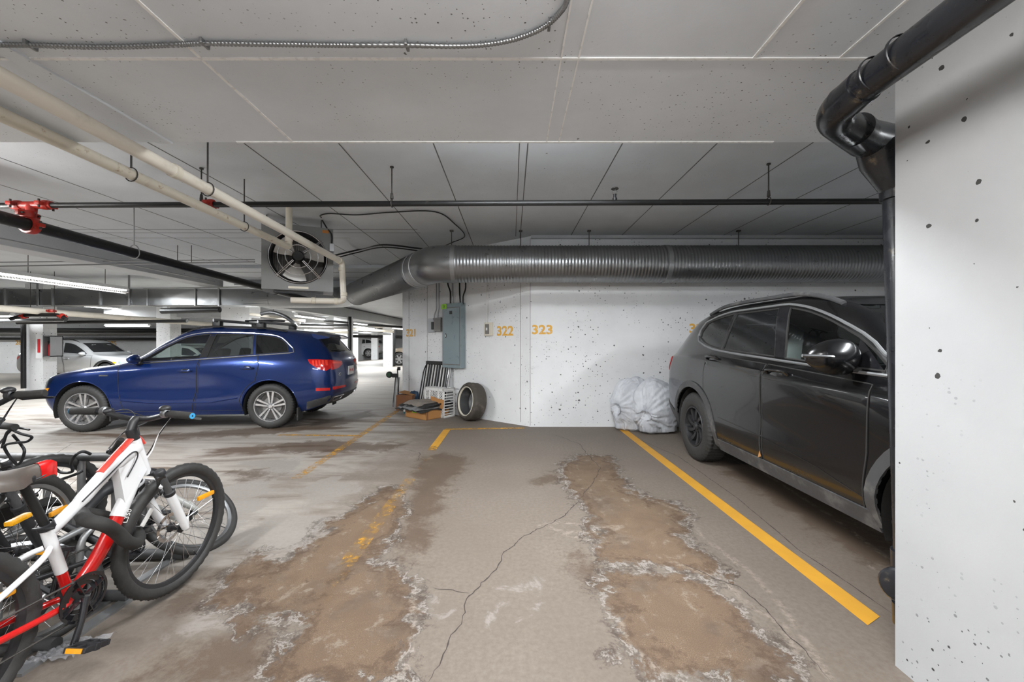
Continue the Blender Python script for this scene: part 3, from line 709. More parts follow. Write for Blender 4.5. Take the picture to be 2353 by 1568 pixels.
# ------------------------------------------------------------------ sprinkler branch and main
def by(x): return 3.83 - .018 * x
root = thing('sprinkler_pipe', 'thin black sprinkler branch pipe crossing below the ceiling', 'pipe', (-1, 3.83, 2.65))
m = MB(); m.tube([(-6.6, by(-6.6), 2.68), (3.9, by(3.9), 2.665)], .0265, 16); m.build('pipe_run', MT['blackpipe'], root, True, 40, world=True)
for X in (-1.143, 2.42, -2.99, -5.6):
    y = by(X); m = MB(); m.tube([(X, y, 2.735), (X, y, CZ_FAR)], .006, 8); m.lathe([(.006, 0), (.018, 0), (.018, .012), (.006, .012)], (X, y, CZ_FAR - .014), (0, 0, 1), 10)
    m.tube([(X + .0, y + .033 * math.cos(a * PI / 8), 2.675 + .036 * math.sin(a * PI / 8)) for a in range(16)], .005, 6, closed=True); m.lathe([(.005, 0), (.016, .01), (.012, .06), (.005, .07)], (X, y, 2.71), (0, 0, 1), 8)
    m.build('hanger_rod', MT['rod'], root, world=True)
X = .98; y = by(X); root2 = thing('fire_sprinkler', 'small upright sprinkler head standing on the black branch pipe', 'sprinkler', (X, y, 2.70))
m = MB(); m.lathe([(.001, -.01), (.022, -.01), (.022, .012), (.014, .016), (.014, .05), (.001, .05)], (0, 0, 0), (0, 0, 1), 14); m.build('body', MT['blackpipe'], root2, True, 40)
m = MB(); m.tube([(-.018, 0, .045), (-.022, 0, .075), (0, 0, .10)], .003, 6); m.tube([(.018, 0, .045), (.022, 0, .075), (0, 0, .10)], .003, 6); m.build('frame_arm', MT['rod'], root2)
m = MB(); m.lathe([(.001, .10), (.03, .104), (.036, .098), (.036, .102), (.03, .108), (.001, .108)], (0, 0, 0), (0, 0, 1), 16); m.build('deflector', MT['rod'], root2, True, 40)
mainp = [V((-4.64, 1.5, 2.545)), V((-4.66, 3.9, 2.48)), V((-4.70, 9.4, 2.32))]
root = thing('sprinkler_main', 'thick black sprinkler main pipe running back to the heater', 'pipe', (-4.66, 4, 2.4))
m = MB(); m.tube(mainp, .060, 20); m.build('pipe_run', MT['blackpipe'], root, True, 40, world=True)
for Yr in (4.98, 8.0):
    c = mainp[1].lerp(mainp[2], (Yr - 3.9) / 5.5); m = MB(); m.tube([c + V((0, 0, .10)), V((c.x, c.y, CZ_FAR))], .006, 8); m.tube([c + V((.068 * math.cos(a), 0, .068 * math.sin(a) if math.sin(a) < 0 else .10 * math.sin(a))) for a in [q * PI / 10 for q in range(20)]], .006, 6, closed=True); m.build('hanger_rod', MT['galvd'] if Yr < 5 else MT['rod'], root, world=True)
def coupling(c, ax, r, root, nm='red_coupling'):
    ax = V(ax).normalized(); a = V((0, 0, 1)) if abs(ax.z) < .9 else V((1, 0, 0)); u = ax.cross(a).normalized(); w = ax.cross(u)
    m = MB(); m.lathe([(r, -.035), (r + .016, -.032), (r + .020, -.01), (r + .020, .01), (r + .016, .032), (r, .035)], c, ax, 20)
    for s in (-1, 1):
        R = Matrix((ax, u, w)).transposed(); m.box(V(c) + u * s * (r + .032), (.05, .05, .034), R, .006)
    m.build(nm, MT['redpaint'], root, True, 40, world=True)
    for s in (-1, 1): m = MB(); m.tube([V(c) + u * s * (r + .034) - w * .04, V(c) + u * s * (r + .034) + w * .04], .009, 8); m.build('bolt', MT['rod'], root, world=True)
c = mainp[1]; yb = by(-4.66)
root = thing('pipe_fitting', 'red grooved tee fitting linking the sprinkler branch to the thick main', 'pipe fitting', (c.x, c.y, 2.4))
coupling((-4.80, by(-4.8), 2.68), (1, 0, 0), .027, root); coupling((-4.52, by(-4.5), 2.68), (1, 0, 0), .027, root)
m = MB(); m.tube([(-4.86, by(-4.8), 2.68), (-4.46, by(-4.5), 2.68)], .036, 16); m.tube([(-4.66, by(-4.66), 2.68), (c.x, c.y, c.z + .04)], .040, 16); m.build('tee', MT['redpaint'], root, True, 40, world=True)
coupling((c.x, c.y - .02, c.z + .10), (0, 0, 1), .035, root); coupling((c.x, c.y, c.z), (0, 1, -.03), .066, root)
root = thing('pipe_fitting', 'small red coupling on the black branch pipe near the cream pipes', 'pipe fitting', (-2.90, by(-2.9), 2.63))
coupling((-2.90, by(-2.9), 2.679), (1, 0, 0), .027, root)

# ------------------------------------------------------------------ black drain pipe by the right wall
root = thing('waste_pipe', 'thick glossy black drain pipe along the ceiling turning down beside the right wall', 'pipe', (1.75, 1.8, 0))
T0 = V((1.255, 1.53, 2.262)); r = .057
m = MB(); m.tube([V((1.235, -2.0, 2.30)), T0], r, 28); m.build('ceiling_run', MT['drain'], root, True, 40, world=True)
J = V((1.70, 1.80, 2.20))
m = MB(); m.tube(fillet([T0 + V((0, -.10, .001)), T0 + V((.01, .07, -.012)), V((1.56, 1.78, 2.235))], .09, 8), r + .006, 28); m.build('elbow', MT['drain'], root, True, 40, world=True)
m = MB(); m.tube([V((1.45, 1.70, 2.245)), V((1.52, 1.745, 2.24)), V((1.64, 1.80, 2.24)), V((1.72, 1.815, 2.24))], [r + .012, r + .014, .082, .075], 28)
m.tube([V((1.58, 1.77, 2.26)), V((1.66, 1.80, 2.17)), V((1.735, 1.803, 2.05))], [.066, .085, r + .011], 28); m.build('wye_fitting', MT['drain'], root, True, 40, world=True)
m = MB(); m.tube([V((1.733, 1.803, 2.10)), V((1.80, 1.803, 0.0))], r, 28); m.build('vertical_run', MT['drain'], root, True, 40, world=True)
for zz in (2.04, .36, .12):
    x = 1.733 + (2.10 - zz) * .067 / 2.1; m = MB(); m.lathe([(r, -.05), (r + .010, -.047), (r + .010, .047), (r, .05)], (x, 1.803, zz), (-.032, 0, 1), 28); m.build('hub_collar', MT['drain'], root, True, 40, world=True)
for yy in (1.38, 1.28, .86, .80):
    m = MB(); m.lathe([(r, -.006), (r + .003, -.004), (r + .003, .004), (r, .006)], (1.247, yy, 2.27), (0, 1, 0), 28); m.build('pipe_band', MT['drain'], root, True, 40, world=True)
m = MB(); m.lathe([(r, -.06), (r + .012, -.055), (r + .012, .055), (r, .06)], (1.243, .70, 2.275), (0, 1, 0), 28); m.build('hub_collar', MT['drain'], root, True, 40, world=True)
cc = V((1.755, 1.78, .29)); ca = V((-.82, -.45, .10)).normalized()
m = MB(); m.tube([cc, cc + ca * .075], [.052, .066], 24); m.lathe([(.066, 0), (.070, .004), (.070, .035), (.062, .046), (.03, .052), (1e-5, .054)], cc + ca * .07, ca, 24); m.build('cleanout_cap', MT['drain'], root, True, 35, world=True)

# ------------------------------------------------------------------ armoured cable on the near ceiling
def onceil(px, py, dz=CZ_NEAR - H): Y = F * dz / (CY - py); return V(((px - CX) * Y / F, Y, H + dz))
pts = [onceil(x, y, 1.226) for x, y in ((-60, 103), (70, 104), (240, 108), (400, 103), (470, 100), (640, 102), (800, 104), (930, 104), (1040, 106), (1120, 102), (1190, 88), (1250, 62), (1290, 25), (1304, -5), (1312, -60))]
path = spline(pts, 40); step_ = []; rr = []
acc = [path[0]]; tot = 0
for a, b in zip(path, path[1:]):
    acc.append(b)
fine = []; ln = 0
for a, b in zip(path, path[1:]):
    d = (b - a).length; kk = max(1, int(d / .0032))
    for i in range(kk): fine.append(a.lerp(b, i / kk))
rr = [.0105 if (i % 4) < 2 else .0085 for i in range(len(fine))]
root = thing('armoured_cable', 'ribbed metal armoured cable looping across the ceiling above', 'cable', tuple(fine[len(fine) // 2]))
m = MB(); m.tube(fine, rr, 8); m.build('cable_run', MT['galv'], root, True, 60, world=True)
for px, py in ((70, 104), (470, 100), (935, 104), (1262, 56)):
    c = onceil(px, py, 1.23); m = MB(); m.box(c, (.012, .05, .022), None, .003); m.build('clip', MT['galv'], root, world=True)

# loose black cables by the heater
def cable(label, pts, r=.008, mat='blackpipe', n=8, name='ceiling_cable', cat='cable'):
    m = MB(); m.tube(spline(pts, n), r, 8); return tag(m.build(name, MT[mat], None, True), label, cat)
cz_ = 3.012; oc = lambda x, y, d=1.664: onceil(x, y, d)
cable('thin black cable looping from the heater box round to the duct bend', [oc(738, 500, 1.50), oc(737, 495), oc(760, 491), oc(820, 494), oc(900, 488), oc(1000, 487), oc(1045, 515), oc(1068, 543), oc(1040, 557), dp(1020, 566, 6.2)], .008)
m = MB(); q = [dp(766, 588, 6.4), oc(820, 575, 1.66), dp(880, 563, 6.9), dp(960, 571, 6.9), dp(990, 574, 6.5)]
m.tube(spline(q, 8), .014, 8); m.tube([p + V((.0, .05, -.03)) for p in spline(q, 8)], .011, 8); tag(m.build('ceiling_conduit', MT['blackpipe'], None, True), 'pair of dark conduits rising from the heater to the spiral duct', 'conduit')
# ceiling conduits crossing at the left
m = MB(); m.tube([dp(-100, 614, 7.0), dp(585, 602, 7.0)], .012, 8); m.tube([dp(-100, 604, 7.2), dp(585, 597, 7.2)], .010, 8)
tag(m.build('ceiling_conduit', MT['galvd'], None, True), 'pair of thin conduits crossing the ceiling left of the heater', 'conduit')
for px, yt in ((408, 530), (440, 540)):
    m = MB(); Yr = 7.0; m.tube([dp(px, 606, Yr), V(((px - CX) * Yr / F, Yr, CZ_FAR))], .005, 8); tag(m.build('hanger_rod', MT['rod']), 'thin black rod hanging %s' % ('on the left of a close pair, behind the sprinkler main' if px == 408 else 'on the right of a close pair, behind the sprinkler main'), 'rod')
m = MB(); m.tube([dp(330, 664, 9.9), dp(590, 659, 9.9)], .013, 8); tag(m.build('ceiling_conduit', MT['galvd'], None, True), 'thin conduit running just above the rectangular duct', 'conduit')
m = MB(); m.tube([V((-6.02, 11.0, 2.60)), V((-6.0, 30, 2.60))], .022, 8); tag(m.build('ceiling_pipe', MT['blackpipe'], None, True), 'thin dark pipe along the face of the far beam', 'pipe')
m = MB(); m.tube([V((-7.15, 2.6, 2.80)), V((-7.15, 9.7, 2.80))], .012, 8); tag(m.build('ceiling_conduit', MT['galvd'], None, True), 'thin conduit along the left beam', 'conduit')

# ------------------------------------------------------------------ electrical gear on the angled wall
def wallbox(px0, px1, py0, py1, depth, off=0.0):
    a = onwall(px0, (py0 + py1) / 2, depth + off); b = onwall(px1, (py0 + py1) / 2, depth + off)
    zt = onwall((px0 + px1) / 2, py0, depth + off).z; zb = onwall((px0 + px1) / 2, py1, depth + off).z
    c = (a + b) / 2; c.z = zb; return c, (b - a).length, zt - zb
rzw = math.atan2(ud.y, ud.x)
def wthing(name, label, cat, px0, px1, py0, py1, depth, off=.0):
    c, w, h = wallbox(px0, px1, py0, py1, depth, off); return thing(name, label, cat, tuple(c), rzw), w, h
dpn = .13
root, w, h = wthing('electrical_panel', 'tall grey electrical panel with a closed door and green sticker on the angled wall', 'electrical panel', 1016, 1058, 697, 846, dpn)
m = MB(); m.bx((-w / 2, .004, 0), (w / 2, dpn - .002, h), .006); m.build('enclosure', MT['panelgrey'], root)
m = MB(); m.bx((-w / 2 + .03, -.006, .07), (w / 2 - .03, .004, h - .09), .003); m.build('door', MT['panelgrey'], root)
m = MB(); m.bx((-w / 2 + .015, -.001, .055), (w / 2 - .015, .006, h - .075), .002); m.build('door_frame', MT['boxgrey'], root)
m = MB(); m.ell((-w * .28, -.008, h * .50), (.018, .006, .045)); lt = m.build('latch', MT['black'], root, True)
m = MB(); m.bx((-w * .28 - .007, -.016, h * .5 - .02), (-w * .28 + .007, -.006, h * .5 + .02)); m.build('latch_slot', MT['white'], lt)
m = MB(); m.bx((-.04, -.008, h - .20), (.03, -.005, h - .14)); m.build('badge', MT['black'], root)
m = MB(); m.bx((-w / 2 - .01, -.006, h - .10), (-w / 2 + .12, -.002, h - .01)); st = m.build('sticker', MT['greenst'], root)
text_part('sticker_print', '28', .07, MT['black'], frameM((-w / 2 + .055, -.0065, h - .055), (1, 0, 0), (0, 0, 1)), st, .0003)
root, w, h = wthing('disconnect_switch', 'small dark brown switch box beside the tall grey panel', 'switch box', 996, 1012, 731, 762, .10)
m = MB(); m.bx((-w / 2, 0, 0), (w / 2, .098, h), .005); m.build('box', MT['boxgrey'], root)
m = MB(); m.bx((-w / 2 - .01, -.004, h - .03), (w / 2 + .01, .03, h + .005), .003); m.build('lid', MT['boxgrey'], root)
root, w, h = wthing('outlet_box', 'grey metal plate with a black lever, left of the dark switch box', 'outlet', 983, 1000, 732, 764, .03)
m = MB(); m.bx((-w / 2, 0, 0), (w / 2, .028, h), .003); m.build('plate', MT['galvd'], root)
m = MB(); m.bx((w * .1, -.03, h * .2), (w * .35, 0, h * .75), .004); m.build('lever', MT['black'], root)
root, w, h = wthing('wall_switch', 'beige switch plate below a thin vertical conduit', 'switch', 1111, 1127, 741, 772, .05)
m = MB(); m.bx((-w / 2 - .01, .02, 0), (w / 2 + .02, .049, h), .006); m.build('plate', MT['beige'], root)
m = MB(); m.bx((-w * .28, 0, .03), (w * .2, .02, h - .03), .004); m.build('switch', MT['boxgrey'], root)
m = MB(); m.bx((-w * .1, -.012, h * .4), (w * .05, 0, h * .6)); m.build('lever', MT['whitep'], root)
def wconduit(label, pts, r, mat='galvd', off=.03):
    m = MB(); m.tube(fillet([onwall(x, y, off) for x, y in pts], .05, 5), r, 10); return tag(m.build('wall_conduit', MT[mat], None, True), label, 'conduit', 'conduits down the angled wall')
wconduit('left one of two thin conduits dropping to the dark switch box', [(1003, 600), (1003, 712), (998, 724), (998, 745)], .012, off=.05)
wconduit('right one of two thin conduits dropping to the dark switch box', [(1009, 600), (1009, 708), (1006, 722), (1006, 745)], .012, off=.05)
wconduit('leftmost black conduit entering the top of the grey panel', [(1028, 590), (1029, 655), (1035, 670), (1035, 700)], .014, 'blackpipe', .06)
wconduit('second conduit from the left entering the top of the grey panel', [(1040, 590), (1040, 700)], .016, 'galvd', .06)
wconduit('third conduit from the left entering the top of the grey panel', [(1056, 590), (1056, 670), (1058, 700)], .014, 'blackpipe', .06)
wconduit('rightmost curved conduit entering the top of the grey panel', [(1070, 590), (1070, 665), (1064, 680), (1064, 700)], .013, 'blackpipe', .06)
wconduit('thin white conduit dropping to the beige switch plate', [(1119, 600), (1119, 745)], .011, 'whitep', .025)

# ------------------------------------------------------------------ far services at the left
def pipe(label, pts, r, mat, name='ceiling_pipe', bend=.15, group=None):
    m = MB(); m.tube(fillet(pts, bend, 5), r, 14); return tag(m.build(name, MT[mat], None, True), label, 'pipe', group)
pipe('wide cream pipe running away below the rectangular duct', [V((-11.3, 8.4, 2.10)), V((-11.0, 16.5, 1.96))], .075, 'pvc')
pipe('second cream pipe running away above the blue suv hood', [V((-12.0, 10.2, 2.14)), V((-11.9, 20, 2.02))], .055, 'pvc')
pipe('dark horizontal pipe in front of the fire extinguisher column', [dp(40, 742, 10.9), dp(430, 738, 10.9)], .045, 'blackpipe')
pipe('silver horizontal pipe touching the dark one near the column top', [dp(-60, 738, 10.7), dp(150, 736, 10.7)], .05, 'galv')
pipe('black pipe along the far wall above the silver wagon', [V((-31, 20.2, 1.35 + 8 * 20.2 / F)), V((-13.1, 20.2, 1.35 + 6 * 20.2 / F))], .075, 'blackpipe')
pipe('dark pipe high on the far wall', [V((-31, 20.1, 1.35 + 28 * 20.1 / F)), V((-13.1, 20.1, 1.35 + 26 * 20.1 / F))], .10, 'blackpipe')
pipe('dark pipe just below the highest one on the far wall', [V((-31, 20.15, 1.35 + 20 * 20.1 / F)), V((-13.1, 20.15, 1.35 + 18 * 20.1 / F))], .07, 'boxgrey')
pipe('short thick black pipe under the rectangular duct', [dp(372, 715, 9.8), dp(505, 712, 9.8)], .07, 'blackpipe')
pipe('black drain pipe down the left edge of the extinguisher column', [dp(54, 735, 11.3), dp(54, 893, 11.3)], .055, 'blackpipe')
pipe('black pipe down the right edge of the column behind the blue suv', [dp(804, 728, 15.0), dp(804, 860, 15.0)], .06, 'blackpipe')
pipe('black pipe down the right edge of the column beside the tan car', [dp(906, 760, 21.9), dp(906, 842, 21.9)], .06, 'blackpipe')
root = thing('sprinkler_loop', 'short black pipe with rusty red ends under the duct at the left', 'pipe', tuple(dp(100, 728, 9.6)))
m = MB(); m.tube(fillet([dp(25, 733, 9.6), dp(62, 724, 9.6), dp(135, 724, 9.6), dp(152, 734, 9.6)], .1, 4), .045, 14); m.build('pipe_run', MT['blackpipe'], root, True, world=True)
for px_ in (70, 125):
    c = dp(px_, 724, 9.6); m = MB(); m.tube([c, V((c.x, c.y, CZ_FAR))], .006, 6); m.build('hanger_rod', MT['rod'], root, world=True)
for x, y, ax in ((55, 727, (1, 0, .3)), (143, 727, (1, 0, -.5)), (118, 715, (0, 0, 1))): coupling(dp(x, y, 9.6), ax, .045, root)
# tangle of pipes beyond the blue suv roof
gt = 'stacked pipes beyond the blue suv'
for i, (x0, y0, x1, y1, Y, rr_, mt) in enumerate(((575, 722, 700, 738, 13.0, .05, 'pvc'), (580, 734, 690, 742, 13.0, .05, 'boxgrey'), (690, 745, 800, 748, 14.0, .045, 'blackpipe'), (680, 752, 800, 754, 14.2, .045, 'boxgrey'), (700, 760, 800, 764, 14.4, .05, 'pvc2'),
     (745, 737, 800, 742, 14.6, .04, 'blackpipe'), (812, 745, 925, 752, 19.0, .05, 'blackpipe'), (812, 757, 905, 762, 20.0, .07, 'pvc2'), (812, 765, 900, 768, 20.5, .06, 'galvd'), (812, 773, 925, 775, 24, .09, 'blackpipe'), (845, 750, 925, 757, 22, .05, 'pvc'))):
    lab = ('cream pipe behind the front roof bar of the blue suv', 'brown pipe under the cream one behind the roof bar', 'dark pipe above the blue suv rear roof', 'grey pipe just above the blue suv spoiler', 'stained cream pipe touching the spoiler line of the blue suv',
           'short dark pipe left of the column behind the blue suv', 'dark pipe high between the two distant columns', 'stained cream pipe between the two distant columns', 'grey pipe between the two distant columns', 'lowest dark pipe above the distant white van', 'thin cream pipe near the top between the distant columns')[i]
    pipe(lab, [dp(x0, y0, Y), dp(x1, y1, Y)], rr_, mt)
root = thing('curved_pipe', 'thick black curved pipe arching over the roof bars of the blue suv', 'pipe', tuple(dp(640, 735, 12.6)))
m = MB(); m.tube(spline([dp(600, 722, 12.6), dp(625, 718, 12.6), dp(655, 728, 12.6), dp(674, 742, 12.6), dp(680, 752, 12.6)], 6), .06, 12); m.build('pipe_run', MT['blackpipe'], root, True, world=True)
c = dp(628, 718, 12.6); m = MB(); m.tube([c, V((c.x, c.y, 2.85))], .008, 6); m.build('hanger_rod', MT['rod'], root, world=True)

# fire extinguisher cabinet on the column
Xc = (98 - CX) * 11.4 / F; root = thing('fire_extinguisher_cabinet', 'open metal cabinet with a red extinguisher on the side of the leftmost column', 'cabinet', (Xc, 11.42, .93))
m = MB(); m.bx((0, 0, 0), (.38, .02, .03)); m.bx((0, -.16, 0), (.38, .16, .025)); m.bx((0, -.16, .57), (.38, .16, .595)); m.bx((.17, -.16, 0), (.19, .16, .59)); m.bx((.36, -.16, 0), (.38, .16, .59)); m.bx((.0, .14, 0), (.38, .16, .59)); m.build('cabinet_box', MT['galvd'], root)
m = MB(); m.bx((.0, -.185, -.04), (.175, -.165, .62), .004); dr = m.build('sign_panel', MT['white'], root)
m = MB(); m.bx((.05, -.190, .12), (.125, -.185, .50)); m.build('sign_print', MT['signred'], dr)
m = MB(); m.lathe([(.001, .03), (.07, .03), (.075, .05), (.075, .32), (.05, .38), (.02, .41), (.001, .41)], (.275, -.03, 0), (0, 0, 1), 16); ex = m.build('extinguisher', MT['signred'], root, True)
m = MB(); m.lathe([(.03, .38), (.03, .46), (.001, .46)], (.275, -.03, 0), (0, 0, 1), 12); m.bx((.255, -.12, .41), (.295, -.02, .44)); m.build('valve', MT['black'], ex)

# ------------------------------------------------------------------ fluorescent fixtures
def fixture(label, a, b, w=.16, energy=60, guard=False, two=True, name='fluorescent_light', rod=None, size=None, live=False):
    a = V(a); b = V(b); d = (b - a).normalized(); Ln = (b - a).length; s = V((0, 0, 1)).cross(d).normalized(); c = (a + b) / 2
    root = thing(name, label, 'light', tuple(c), math.atan2(d.y, d.x), 'fluorescent ceiling lights'); q = Ln / 2
    m = MB(); m.prism([(-w / 2, -.0), (-w * .25, .07), (w * .25, .07), (w / 2, 0), (w / 2 - .006, -.006), (-w / 2 + .006, -.006)], (-q, 0, .02), (0, 1, 0), (0, 0, 1), (Ln, 0, 0)); m.build('reflector', MT['white'], root)
    for o in ((-.035, .035) if two else (0,)):
        m = MB(); m.tube([(-q + .03, o, -.03 * live), (q - .03, o, -.03 * live)], .016, 10); m.build('tube', MT['tube_on' if live else 'tube'], root)
    if guard:
        g = MB()
        for i in range(int(Ln / .045)):
            x = -q + .03 + i * .045; g.tube([(x, -w / 2, .02), (x, -w / 2 + .01, -.05), (x, 0, -.075), (x, w / 2 - .01, -.05), (x, w / 2, .02)], .003, 4)
        for y in (-w / 2 + .01, 0, w / 2 - .01): g.tube([(-q, y, -.05 if y else -.075), (q, y, -.05 if y else -.075)], .003, 4)
        g.build('wire_guard', MT['white'], root)
    if rod:
        for x in (-q * .6, q * .6):
            m = MB(); m.tube([(x, 0, .07), (x, 0, rod - c.z)], .005, 6); m.build('hanger_rod', MT['rod'], root)
    ld_ = bpy.data.lights.new('lamp', 'AREA'); ld_.shape = 'RECTANGLE'; ld_.size = Ln * .96; ld_.size_y = w * .7; ld_.energy = energy; ld_.color = (.93, .97, 1.0)
    lo_ = bpy.data.objects.new('lamp', ld_); COL.objects.link(lo_); lo_.parent = root; lo_.location = (0, 0, -.03 - .025 * live if not guard else -.082); return root
# ------------------------------------------------------------------ cars
def pchip(tab, x):
    X = np.array([t[0] for t in tab], float); Y = np.array([t[1] for t in tab], float); x = np.asarray(x, float)
    if len(X) == 1: return np.full(x.shape, Y[0])
    h = np.diff(X); d = np.diff(Y) / h; m = np.zeros(len(X)); m[0] = d[0]; m[-1] = d[-1]
    for i in range(1, len(X) - 1):
        m[i] = 0 if d[i - 1] * d[i] <= 0 else 2 * d[i - 1] * d[i] / (d[i - 1] + d[i]) if False else (3 * (h[i - 1] + h[i]) / ((2 * h[i] + h[i - 1]) / d[i - 1] + (h[i] + 2 * h[i - 1]) / d[i]))
    k = np.clip(np.searchsorted(X, x) - 1, 0, len(X) - 2); t = np.clip((x - X[k]) / h[k], 0, 1); hh = h[k]
    return (2 * t**3 - 3 * t**2 + 1) * Y[k] + (t**3 - 2 * t**2 + t) * hh * m[k] + (-2 * t**3 + 3 * t**2) * Y[k + 1] + (t**3 - t**2) * hh * m[k + 1]
SUV_ROWS = [
 (-2.20, 2.08, [(-2.2, .70), (-1.9, .82), (-1, .86), (1, .86), (1.8, .80), (2.08, .58)], [(-2.2, .36), (-1.9, .27), (-1, .24), (1, .24), (1.9, .22), (2.08, .24)]),
 (-2.33, 2.21, [(-2.33, .72), (-2.2, .83), (-2.05, .88), (-1.4, .935), (0, .915), (1.4, .935), (1.9, .87), (2.21, .60)], [(-2.33, .50), (-1.9, .45), (2.2, .44)]),
 (-2.36, 2.24, [(-2.36, .72), (-2.25, .83), (-2.05, .90), (-1.4, .945), (0, .905), (1.4, .94), (1.95, .86), (2.24, .6)], [(-2.36, .72), (0, .68), (2.2, .64)]),
 (-2.33, 2.20, [(-2.33, .70), (-2.22, .82), (-2.0, .885), (-1.4, .93), (0, .93), (1.4, .915), (1.9, .83), (2.2, .6)], [(-2.33, .98), (-1.4, .98), (0, .95), (1.4, .92), (2.0, .84), (2.2, .80)]),
 (-2.26, 2.12, [(-2.26, .66), (-2.15, .75), (-1.9, .82), (-1.4, .86), (0, .875), (.9, .86), (1.4, .84), (1.9, .74), (2.12, .56)], [(-2.26, 1.12), (-1.4, 1.11), (0, 1.05), (.9, 1.02), (1.4, .985), (1.9, .91), (2.12, .86)]),
 (-2.03, 2.08, [(-2.03, .56), (-1.6, .645), (-1, .68), (-.4, .685), (-.1, .69), (.3, .72), (.75, .77), (1.4, .72), (1.9, .62), (2.08, .48)], [(-2.03, 1.45), (-1.6, 1.51), (-1, 1.555), (-.4, 1.57), (-.1, 1.54), (.3, 1.36), (.75, 1.09), (1.0, 1.03), (1.4, 1.0), (1.9, .925), (2.08, .88)]),
 (-2.05, 2.06, [(-2.05, .38), (-1, .46), (-.1, .46), (.75, .46), (2.06, .28)], [(-2.05, 1.52), (-1.6, 1.575), (-1, 1.615), (-.4, 1.63), (-.1, 1.60), (.3, 1.43), (.75, 1.15), (1.0, 1.06), (1.4, 1.03), (1.9, .95), (2.06, .90)]),
 (-2.07, 2.05, [(-2.07, .0), (2.05, .0)], [(-2.07, 1.535), (-1.6, 1.59), (-1, 1.63), (-.4, 1.645), (-.05, 1.62), (.35, 1.45), (.85, 1.15), (1.05, 1.08), (1.4, 1.05), (1.9, .965), (2.05, .91)]),
]
_L = lambda z: z + .055 * max(0.0, min(1.0, (z - 1.12) / .35))
SUV_ROWS = [(a, b, y, ([(q[0], _L(q[1])) for q in z] if k_ > 4 else z)) for k_, (a, b, y, z) in enumerate(SUV_ROWS)]
SUV_ROWS[3] = SUV_ROWS[3][:3] + ([(-2.33, 1.04), (-1.4, 1.05), (0, 1.0), (1.4, .935), (2.0, .845), (2.2, .80)],)
SUV_ROWS[4] = SUV_ROWS[4][:3] + ([(-2.26, 1.21), (-1.4, 1.225), (0, 1.13), (.9, 1.055), (1.4, .995), (1.9, .91), (2.12, .86)],)
SUV_ROWS[5] = SUV_ROWS[5][:3] + (sorted([(-2.03, 1.50), (-1.6, 1.565), (-1, 1.61), (-.4, 1.625), (-.1, 1.595), (.3, 1.415), (.75, 1.14), (1.0, 1.065), (1.4, 1.02), (1.9, .93), (2.08, .88)]),)
def body_mesh(rows, K=84, sub=4, bulge_r=.07, bulge_f=.12):
    nr = len(rows); t = np.linspace(0, 1, K); t = t + .0 * t
    t = .5 - .5 * np.cos(PI * t) * (.35 + .65 * np.abs(np.cos(PI * t)) ** .0) if False else (.72 * np.linspace(0, 1, K) + .28 * (.5 - .5 * np.cos(PI * np.linspace(0, 1, K))))
    R = []
    for (xr, xf, yt, zt) in rows:
        x = xr + (xf - xr) * t; R.append(np.stack([x, pchip(yt, x), pchip(zt, x)], -1))
    R = np.array(R); out = []
    for i in range(nr - 1):
        a, b, c, d = R[max(i - 1, 0)], R[i], R[i + 1], R[min(i + 2, nr - 1)]
        if i == nr - 2: d = c * np.array([1, 1, 1]) + (c - b) * np.array([1, 1, -1]) * 1.0
        for k in range(sub):
            u = k / sub; out.append(.5 * (2 * b + (c - a) * u + (2 * a - 5 * b + 4 * c - d) * u * u + (3 * b - a - 3 * c + d) * u ** 3))
    out.append(R[-1]); S = np.array(out)            # rows x stations x 3
    S[-1, :, 1] = 0; m = S.shape[0]
    full = np.concatenate([S, S[-2::-1] * np.array([1, -1, 1])], 0)   # left bottom ... centre ... right bottom
    M = full.shape[0]; vs = full.reshape(-1, 3).tolist(); fs = []
    for i in range(M - 1):
        for j in range(K - 1): fs.append((i * K + j, i * K + j + 1, (i + 1) * K + j + 1, (i + 1) * K + j))
    # underside
    nb = 6
    def strip(idL, idR, bul, n):
        """grid between left list and right list of vertex ids; returns ids columns"""
        cols = [idL]
        for q in range(1, n):
            s = q / n; col = []
            for a, b in zip(idL, idR):
                if a == b: col.append(a); continue
                pa, pb = np.array(vs[a]), np.array(vs[b]); p = pa + (pb - pa) * s; p[0] += bul * (1 - (2 * s - 1) ** 2); vs.append(p.tolist()); col.append(len(vs) - 1)
            cols.append(col)
        cols.append(idR)
        for c0, c1 in zip(cols, cols[1:]):
            for i in range(len(c0) - 1):
                f = [c0[i], c1[i], c1[i + 1], c0[i + 1]]; g = []
                for q in f:
                    if q not in g: g.append(q)
                if len(g) > 2: fs.append(tuple(g))
        return cols
    endr = strip([i * K for i in range(m)], [(M - 1 - i) * K for i in range(m)], -bulge_r, 16)
    endf = strip([i * K + K - 1 for i in range(m)], [(M - 1 - i) * K + K - 1 for i in range(m)], bulge_f, 16)
    bl = [j for j in range(K)]; brr = [(M - 1) * K + j for j in range(K)]
    cr = [c[0] for c in endr]; cf = [c[0] for c in endf]
    prev = bl
    for q in range(1, 17):
        if q == 16: cur = brr
        else:
            cur = [cr[q]]
            for j in range(1, K - 1):
                pa, pb = np.array(vs[bl[j]]), np.array(vs[brr[j]]); vs.append((pa + (pb - pa) * q / 16).tolist()); cur.append(len(vs) - 1)
            cur.append(cf[q])
        for j in range(K - 1): fs.append((prev[j], prev[j + 1], cur[j + 1], cur[j]))
        prev = cur
    b = MB(); b.add(vs, fs); return b

